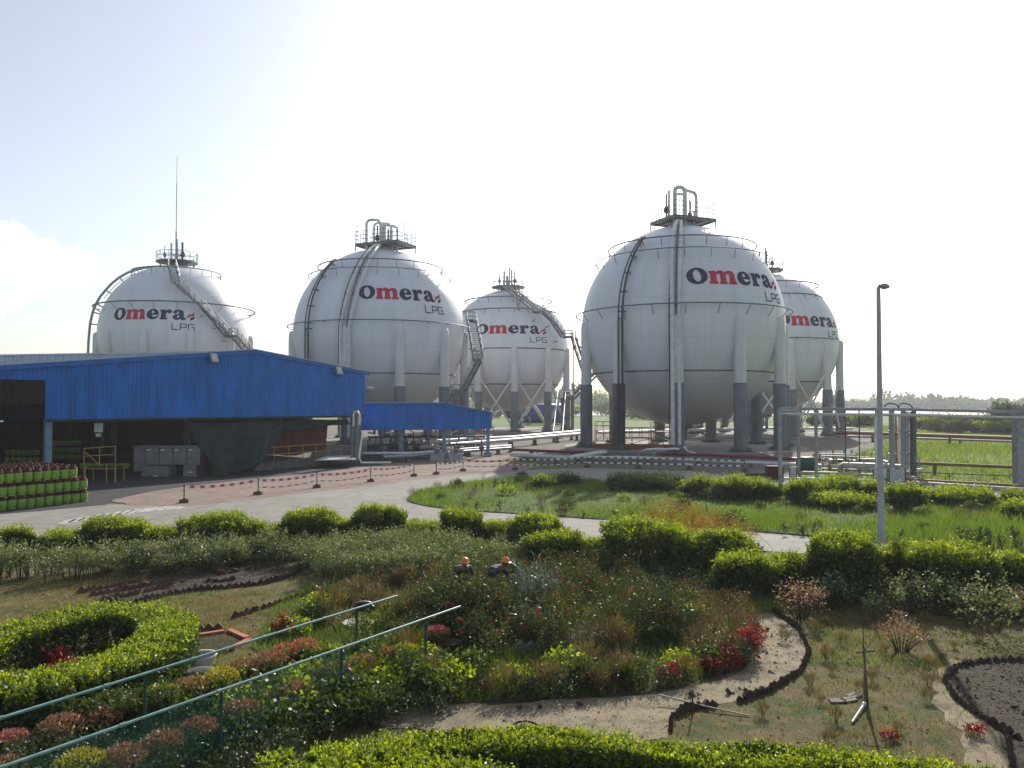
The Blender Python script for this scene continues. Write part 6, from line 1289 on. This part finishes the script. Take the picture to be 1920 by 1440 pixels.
# ================================================================ EDGING, RAILINGS, SMALL THINGS, PEOPLE
def resample(P, d):
    P = [Vector(p) for p in P]; out = [P[0].copy()]; acc = 0
    for a, c in zip(P, P[1:]):
        L = (c - a).length; t = d - acc
        while t <= L: out.append(a.lerp(c, t / L)); t += d
        acc = (acc + L) % d if L + acc >= d else acc + L
    return out
BR = {}
def brick_mesh(mt, s):
    k = (mt, s)
    if k not in BR:
        b = MB(); m_ = Matrix.Rotation(R(45), 3, 'Y'); b.box((0, 0, .0), (.115 * s, .07 * s, .2 * s), m=m_); me = b.build('brick', M[mt]); BR[k] = me.data; bpy.data.objects.remove(me)
    return BR[k]
def edging(pts, label, mt='brick', d=.155, s=1.0, wob=.15, drop=.0):
    P = resample([G(x, y) for x, y in pts], d); o0 = P[0]; e = empty('brick_edging', o0, label, 'brick edging'); r_ = random.Random(len(P) + int(pts[0][0]))
    for i, p in enumerate(P[:100]):
        if r_.random() < drop: continue
        q = P[min(i + 1, len(P) - 1)]; a = P[max(i - 1, 0)]; d_ = q - a; o = link('brick', brick_mesh(mt, s), e, p - o0 + Vector((0, 0, .02 + r_.uniform(-.02, .03))))
        o.rotation_euler = (r_.gauss(0, wob), r_.gauss(0, wob), math.atan2(d_.y, d_.x) + r_.gauss(0, wob * .6))
    return e
edging([(150, 1113), (213, 1101), (267, 1090), (283, 1077), (297, 1068)], 'brick teeth along the upper left side of the spiral soil bed')
edging([(173, 1118), (253, 1104), (317, 1092)], 'second line of brick teeth inside the spiral bed')
edging([(193, 1129), (233, 1120), (317, 1101)], 'short inner line of brick teeth in the left tail of the spiral bed')
edging([(207, 1131), (253, 1134), (300, 1121), (367, 1108), (433, 1103), (500, 1095), (547, 1082), (560, 1070)], 'long curved lower rim of dark brick teeth round the spiral bed', 'brick_dark')
edging([(343, 1064), (387, 1054), (433, 1051), (473, 1055)], 'top curve of brick teeth on the spiral bed')
edging([(367, 1074), (390, 1066), (417, 1078), (467, 1068)], 'pale scattered bricks on the hump of the spiral bed', 'brick', .2, 1.0, .4, .3)
edging([(347, 1093), (380, 1090), (410, 1092), (440, 1088)], 'lower scattered bricks on the hump of the spiral bed', 'brick_dark', .2, 1.0, .4, .3)
edging([(278, 1162), (300, 1172), (330, 1181), (360, 1185), (410, 1183)], 'zigzag brick teeth right of the hedge ring', 'brick', .17, 1.15)
edging([(440, 1160), (500, 1140), (560, 1122), (610, 1108)], 'dark half buried brick line across the dry lawn', 'brick_dark', .17, .9)
edging([(1325, 1112), (1400, 1128), (1450, 1146), (1498, 1180), (1518, 1225), (1500, 1264), (1440, 1299), (1385, 1318)], 'long outer curve of dark bricks along the sandy path', 'brick_dark', .13, .8)
edging([(1258, 1368), (1262, 1350), (1280, 1338), (1305, 1330), (1340, 1326)], 'hooked end of dark bricks where the sandy path widens', 'brick_dark', .12, .9)
edging([(1925, 1240), (1850, 1242), (1795, 1252), (1770, 1278), (1788, 1310), (1830, 1342), (1872, 1366), (1920, 1392)], 'brick teeth around the soil bed at the right edge', 'brick_dark', .14, .75)
edging([(1885, 1372), (1892, 1400), (1898, 1440)], 'straight run of dark bricks at the lower right corner', 'brick_dark', .12, .8)
edging([(972, 1220), (1000, 1216), (1038, 1211), (1070, 1206), (1105, 1198)], 'row of whitewashed stones in the round rose bed', 'stone_white', .2, 1.3, .25)
edging([(1400, 1300), (1300, 1306), (1180, 1318), (1060, 1326), (900, 1334)], 'broken inner line of small bricks along the sandy path', 'brick', .3, .55, .5, .5)
edging([(775, 1245), (800, 1238), (830, 1228), (850, 1222)], 'few whitewashed stones near the clay bowl', 'stone_white', .22, 1.1, .4)

def rail_fence(x0, y0, x1, y1, label, posts_, net=True, hz=.95):
    a, c = G(x0, y0, hz), G(x1, y1, hz); d = (c - a).normalized(); a2 = a - d * 5; o0 = Vector((a.x, a.y, 0)); e = empty('garden_railing', o0, label, 'railing')
    b = MB(o0); b.tube([a2, c], .019, 12)
    for k in range(1, int((c - a2).length / 1.25)): p = a2 + d * k * 1.25; b.tube([p - d * .035, p + d * .035], .025, 10)
    b.build('top_rail', M['green_rail'], e, (0, 0, 0))
    for px_ in posts_:
        rd = ray(px_, 1300); k = rd.x / rd.y; s_ = (k * a.y - a.x) / (d.x - k * d.y); p = a + d * s_
        b = MB(); b.tube([(0, 0, 0), (0, 0, hz)], .022, 8); b.box((0, 0, .01), (.1, .1, .02)); b.build('post', M['greendark'], e, (p.x - o0.x, p.y - o0.y, 0))
    if net:
        m, n, l, bs = newmat('green netting'); t = n.new('ShaderNodeBsdfTransparent'); bs.inputs['Base Color'].default_value = (.01, .13, .09, 1); bs.inputs['Roughness'].default_value = .7; mx = n.new('ShaderNodeMixShader'); mx.inputs[0].default_value = .3
        l.new(t.outputs[0], mx.inputs[1]); l.new(bs.outputs[0], mx.inputs[2]); l.new(mx.outputs[0], n['Material Output'].inputs[0])
        L = (c - a2).length * .78; vs = []; nn = 80; sd = Vector((-d.y, d.x, 0))
        for i in range(nn + 1):
            for j in range(5): z_ = hz - .03 - j * .2; p = a2 + d * L * i / nn + sd * .012 * math.sin(i * .9 + j); vs.append((p.x, p.y, z_))
        b = MB(o0); b.add(vs, [(i * 5 + j, i * 5 + j + 1, (i + 1) * 5 + j + 1, (i + 1) * 5 + j) for i in range(nn) for j in range(4)], True); b.build('netting', m, e, (0, 0, 0))
rail_fence(0, 1347, 745, 1117, 'farther pale green handrail on dark posts crossing the garden', (272, 668), False)
rail_fence(0, 1440, 863, 1137, 'nearer pale green handrail with green netting below it', (38, 415, 640, 798))

# round lids, clay bowl, hoop, tub, kerb, sacks
p = G(684, 1150); e = empty('round_lid', p, 'round dull metal lid leaning beyond the upper railing', 'lid'); mm = Matrix.Rotation(R(-38), 3, 'X'); b = MB(); b.lathe([(.001, .05), (.1, .045), (.2, .02), (.235, 0), (.235, -.03), (.2, -.02)], c=(0, 0, .17), n=28, ax=mm); b.build('plate', M['steel_lid'], e)
b = MB(); b.lathe([(.001, .11), (.04, .1), (.05, .05)], c=(0, 0, .17), n=12, ax=mm); b.build('knob', M['galv_dark'], e)
p = G(672, 1172); e = empty('round_lid', p, 'flat pale dish lying between the railings, just below the metal lid', 'dish'); b = MB(); b.lathe([(.001, .03), (.26, .03), (.32, .07), (.33, .07), (.28, .01), (.001, .01)], n=30); b.build('plate', M['cloth_white'], e); b = MB(); b.box((0, 0, .04), (.4, .03, .012), rz=.4); b.build('handle', M['galv_dark'], e)
p = G(842, 1226); e = empty('clay_bowl', p, 'open reddish clay bowl by the lower railing end', 'bowl'); b = MB(); b.lathe([(.001, .01), (.12, .01), (.2, .2), (.22, .22), (.19, .21), (.11, .05), (.001, .05)], n=26); b.build('bowl', M['terracotta'], e)
p = G(984, 1436); e = empty('black_hoop', p, 'dark hoop rising above the bottom hedge left of centre', 'hoop'); b = MB(); b.tube([(.2 * math.cos(a), .0, .42 + .13 * math.sin(a)) for a in [PI * k / 12 for k in range(13)]], .013, 8); b.tube([(-.2, 0, .42), (-.2, 0, 0)], .012, 8); b.tube([(.2, 0, .42), (.2, 0, 0)], .012, 8); b.build('hoop', M['black'], e)
c4 = [G(324, 1203), G(430, 1186), G(468, 1203), G(428, 1224), G(330, 1240)]; o0 = c4[0]; e = empty('salmon_kerb', o0, 'faded salmon-red kerb frame round a small soil patch by the railing', 'kerb')
for a, c in zip(c4[:4], c4[1:4] + [c4[4]]):
    b = MB(o0); d_ = (c - a).normalized(); b.beam(a + Vector((0, 0, .035)), c - d_ * .11 + Vector((0, 0, .035)), .11, .07); b.build('kerb_side', M['salmon'], e, (0, 0, 0))
b = MB(o0); b.add([c_ + Vector((0, 0, .02)) for c_ in c4], [(0, 1, 2, 3, 4)]); b.build('soil_patch', M['soil'], e, (0, 0, 0))
p = G(362, 1250); e = empty('plastic_tub', p, 'long white-rimmed plastic tub beside the hedge ring', 'tub'); vs = []
prof = [(.3, .01, .0), (.36, .2, 0), (.4, .21, 0), (.39, .18, 0), (.33, .04, 0)]
for (r_, z_, _) in prof:
    for k in range(28): a = 2 * PI * k / 28; rr_ = r_ * (1 + .03 * math.sin(3 * a)); vs.append((rr_ * math.cos(a), rr_ * .62 * math.sin(a), z_ + .02 * math.sin(2 * a)))
b = MB(); b.add(vs, [(i * 28 + k, i * 28 + (k + 1) % 28, (i + 1) * 28 + (k + 1) % 28, (i + 1) * 28 + k) for i in range(4) for k in range(28)], True); b.add(vs[-28:], [tuple(range(28))]); b.build('tub', M['cloth_white'], e)
def sack(x, y, sx, sy, sz, label, mt, rz):
    p = G(x, y); e = empty('sack', p, label, 'sack', None, rz); D = []; vs = []; n1_, n2_ = 22, 12
    for j in range(n2_ + 1):
        for i in range(n1_):
            a = 2 * PI * i / n1_; t = PI / 2 - PI * j / n2_; d_ = np.array([[math.cos(t) * math.cos(a), math.cos(t) * math.sin(a), math.sin(t)]]); k_ = lump(d_, 6, int(x), .14)[0]; vs.append((sx * d_[0, 0] * k_, sy * d_[0, 1] * k_, max(0.0, sz * .6 + sz * d_[0, 2] * k_)))
    b = MB(); b.add(vs, [(j * n1_ + i, j * n1_ + (i + 1) % n1_, (j + 1) * n1_ + (i + 1) % n1_, (j + 1) * n1_ + i) for j in range(n2_) for i in range(n1_)], True); b.build('sack', M[mt], e)
sack(375, 1275, .3, .2, .12, 'dark grey sack slumped under the upper railing', 'cloth_grey', .3); sack(342, 1268, .16, .14, .1, 'small brown-grey sack left of the larger slumped one', 'cloth_grey', 1.0)
p = G(1622, 1326); e = empty('stake', p, 'thin upright wooden stake with a short crossbar on the dry lawn', 'stake')
b = MB(); b.tube([(0, 0, 0), (.005, 0, .9)], [.022, .018], 8); b.build('stake', M['wood'], e); b = MB(); b.tube([(.045, .02, 0), (.0, .02, .83)], [.02, .016], 8); b.tube([(-.01, 0, .78), (-.02, 0, 1.42)], [.009, .005], 6); b.build('rod', M['bark'], e); b = MB(); b.tube([(-.13, 0, .8), (.16, 0, .83)], .01, 6); b.build('crossbar', M['bark'], e)
a, c = G(1619, 1322, .06), G(1598, 1354, .03); e = empty('white_pipe_piece', Vector((a.x, a.y, 0)), 'short white pipe leaning from the stake foot', 'pipe'); b = MB((a.x, a.y, 0)); b.tube([a, c], .017, 10); b.tube([a, a + (a - c).normalized() * .07], .03, 10); b.build('pipe', M['cloth_white'], e, (0, 0, 0))
for i, (x, y, l_) in enumerate(((1572, 1318, 'leftmost of three'), (1594, 1316, 'middle of three'), (1606, 1308, 'rightmost of three'))):
    e = empty('flat_board', G(x, y), 'weathered flat board on the dry lawn left of the stake, ' + l_, 'board', 'boards on the lawn', .1 + .3 * i); b = MB(); b.box((0, 0, .02), (.24, .07, .025)); b.box((.02, .09, .018), (.22, .06, .02)); b.build('plank', M['wood'], e)
a, c = G(1236, 1303, .12), G(1405, 1342, .02); e = empty('pole_piece', Vector((a.x, a.y, 0)), 'long pale pole lying across the sandy path', 'pole'); b = MB((a.x, a.y, 0)); b.tube([a, a.lerp(c, .5) + Vector((0, 0, -.01)), c], [.014, .012, .01], 8); b.build('pole', M['bamboo'], e, (0, 0, 0))
for x, y, h_, l_ in ((1298, 1345, .4, 'small thin stick by the hooked brick end'), (165, 1112, .3, 'short brown stick at the left tip of the spiral bed'), (222, 1098, .3, 'thin stick on the upper side of the spiral bed'), (532, 1082, .3, 'thin stick on the right of the spiral bed'), (1325, 965, 1.1, 'slim dark stick standing in the lawn island')):
    e = empty('stick', G(x, y), l_, 'stick'); b = MB(); b.tube([(0, 0, 0), (.01, 0, h_)], [.012, .009], 6); b.build('stick', M['bark'], e)

def skinned(name, V, E, rad, mt, parent, root=0, sub=2):
    me = bpy.data.meshes.new(name); me.from_pydata(V, E, []); o = bpy.data.objects.new(name, me); COL.objects.link(o)
    sk = o.modifiers.new('skin', 'SKIN'); sk.use_smooth_shade = True; ss = o.modifiers.new('sub', 'SUBSURF'); ss.levels = sub; ss.render_levels = sub
    for i, r_ in enumerate(rad): me.skin_vertices[0].data[i].radius = (r_, r_) if not isinstance(r_, tuple) else r_
    me.skin_vertices[0].data[root].use_root = True
    bpy.context.view_layer.update(); dg = bpy.context.evaluated_depsgraph_get(); m2 = bpy.data.meshes.new_from_object(o.evaluated_get(dg)); bpy.data.objects.remove(o)
    for f in m2.polygons: f.use_smooth = True
    m2.materials.clear(); m2.materials.append(M[mt]); m2.name = name; return link(name, m2, parent)
def person(p, rz, label, armL, armR, s=1.0):
    e = empty('person', p, label, 'person', None, rz); e.scale = (s, s, s)
    V = [(0, 0, .86), (0, -.1, 1.0), (0, -.26, 1.13), (0, -.4, 1.2), (0, -.5, 1.24), (0, -.56, 1.27)]; E = [(0, 1), (1, 2), (2, 3), (3, 4), (4, 5)]; rad = [.14, (.15, .12), (.17, .13), (.12, .1), .055, .06]
    for sx in (-1, 1):
        b0 = len(V); V += [(sx * .1, .02, .8), (sx * .12, -.06, .46), (sx * .12, .03, .08), (sx * .13, -.12, .04)]; E += [(0, b0), (b0, b0 + 1), (b0 + 1, b0 + 2), (b0 + 2, b0 + 3)]; rad += [.1, .065, .045, .04]
        el, ha = (armL, armR)[sx > 0]; b1 = len(V); V += [(sx * .19, -.38, 1.18), el, ha]; E += [(3, b1), (b1, b1 + 1), (b1 + 1, b1 + 2)]; rad += [.065, .042, .03]
        h_ = Vector(ha); d_ = (h_ - Vector(el)).normalized(); sd = d_.cross(Vector((0, 0, 1))).normalized() if abs(d_.z) < .95 else Vector((1, 0, 0)); pm = len(V); V.append(tuple(h_ + d_ * .06)); E.append((b1 + 2, pm)); rad.append(.034); dn = sd.cross(d_).normalized()
        if dn.z > 0: dn = -dn
        for f in range(4):
            q = h_ + d_ * .1 + sd * (f - 1.5) * .022; L_ = (.062, .072, .068, .052)[f]; k0 = len(V); V += [tuple(q), tuple(q + d_ * L_ * .6 + dn * .012), tuple(q + d_ * L_ * .85 + dn * .04)]; E += [(pm, k0), (k0, k0 + 1), (k0 + 1, k0 + 2)]; rad += [.01, .009, .007]
        q = h_ + d_ * .04 + sd * .04; k0 = len(V); V += [tuple(q), tuple(q + d_ * .035 + sd * .02 + dn * .01)]; E += [(pm, k0), (k0, k0 + 1)]; rad += [.011, .009]
    body = skinned('body', V, E, rad, 'skin', e)
    # head with face, joined to the neck
    hc = Vector((0, -.6, 1.36)); n1_, n2_ = 28, 20; vs = []
    for j in range(n2_ + 1):
        t = PI / 2 - PI * j / n2_
        for i in range(n1_):
            a = 2 * PI * i / n1_; x, y, z = math.cos(t) * math.cos(a), math.cos(t) * math.sin(a), math.sin(t); w = .076 * (1 - .22 * max(0, -z)); fx, fy, fz = x * w, y * .096, z * .118
            if y < -.5:
                fy -= .022 * math.exp(-((x / .16) ** 2) - ((z + .1) / .17) ** 2); fy += .012 * math.exp(-(((abs(x) - .38) / .16) ** 2) - ((z - .12) / .1) ** 2); fy -= .007 * math.exp(-((x / .3) ** 2) - ((z + .52) / .07) ** 2)
            vs.append(Vector((fx, fy, fz)) + hc)
    b = MB(); b.add(vs, [(j * n1_ + i, j * n1_ + (i + 1) % n1_, (j + 1) * n1_ + (i + 1) % n1_, (j + 1) * n1_ + i) for j in range(n2_) for i in range(n1_)], True)
    for sx in (-1, 1): b.lathe([(.001, .012), (.014, .01), (.02, 0)], c=hc + Vector((sx * .078, .005, .0)), n=10, ax=Matrix.Rotation(sx * R(90), 3, 'Y'))
    b.tube([(0, -.5, 1.24), (0, -.56, 1.3)], [.055, .05], 12); hd = b.build('head', M['skin'], e)
    for sx in (-1, 1): b = MB(); b.lathe([(.001, .006), (.008, .004), (.011, 0)], c=hc + Vector((sx * .029, -.083, .014)), n=10, ax=Matrix.Rotation(R(90), 3, 'X')); b.build('eye', M['black'], hd)
    b = MB(); b.lathe([(.085, -.045), (.09, .02), (.07, .06)], c=hc + Vector((0, .012, .01)), n=24); b.build('hair', M['hair'], hd)
    mh = Matrix.Rotation(R(8), 3, 'X'); b = MB(); b.lathe([(.128, .03), (.13, .036), (.112, .045), (.108, .08), (.088, .125), (.05, .15), (.001, .157)], c=hc, n=28, ax=mh)
    b.tube([hc + mh @ Vector((0, .105, .075)), hc + mh @ Vector((0, .06, .142)), hc + mh @ Vector((0, 0, .163)), hc + mh @ Vector((0, -.06, .142)), hc + mh @ Vector((0, -.105, .075))], .012, 6)
    b.add([hc + mh @ Vector((x, y, z)) for x, y, z in ((-.08, -.1, .036), (.08, -.1, .036), (.05, -.165, .028), (-.05, -.165, .028), (-.08, -.1, .046), (.08, -.1, .046), (.05, -.165, .036), (-.05, -.165, .036))], [(0, 1, 2, 3), (7, 6, 5, 4), (0, 4, 5, 1), (1, 5, 6, 2), (2, 6, 7, 3), (3, 7, 4, 0)]); b.build('hard_hat', M['hat'], e)
    V2 = [(0, 0, .84), (0, -.1, 1.0), (0, -.26, 1.14), (0, -.4, 1.21)]; E2 = [(0, 1), (1, 2), (2, 3)]; r2 = [.18, (.19, .16), (.215, .175), (.16, .14)]
    for sx in (-1, 1):
        el_ = (armL, armR)[sx > 0][0]; b1 = len(V2); V2 += [(sx * .19, -.38, 1.18), tuple(Vector((sx * .19, -.38, 1.18)).lerp(Vector(el_), .95))]; E2 += [(3, b1), (b1, b1 + 1)]; r2 += [.08, .058]
    skinned('shirt', V2, E2, r2, 'shirt', e)
    V3 = [(0, 0, .88)]; E3 = []; r3 = [.15]
    for sx in (-1, 1): b0 = len(V3); V3 += [(sx * .1, .02, .78), (sx * .12, -.06, .46), (sx * .12, .03, .1)]; E3 += [(0, b0), (b0, b0 + 1), (b0 + 1, b0 + 2)]; r3 += [.115, .08, .065]
    skinned('trousers', V3, E3, r3, 'machinedark', e)
    return e
pp = G(863, 1141); person(Vector((pp.x, pp.y, 0)), R(15), 'person in an orange hard hat stooping among the flowers, left of two', ((-.26, -.5, .95), (-.2, -.66, .72)), ((.27, -.52, .95), (.2, -.7, .74)), .8)
pp = G(912, 1145); person(Vector((pp.x, pp.y, 0)), R(60), 'person in an orange hard hat stooping among the flowers, right of two', ((-.26, -.5, .95), (-.16, -.7, .75)), ((.28, -.55, .96), (.24, -.75, .78)), .8)

# ================================================================ HAZE
hm = bpy.data.materials.new('haze'); hm.use_nodes = True; hn, hl = hm.node_tree.nodes, hm.node_tree.links; hn.remove(hn['Principled BSDF'])
pv = hn.new('ShaderNodeVolumePrincipled'); pv.inputs['Density'].default_value = .0004; pv.inputs['Color'].default_value = (.92, .96, 1, 1); pv.inputs['Anisotropy'].default_value = .3
hl.new(pv.outputs[0], hn['Material Output'].inputs['Volume'])
b = MB(); b.box((0, 670, 21.5), (3100, 1520, 45)); o = b.build('haze', hm); tag(o, kind='stuff')
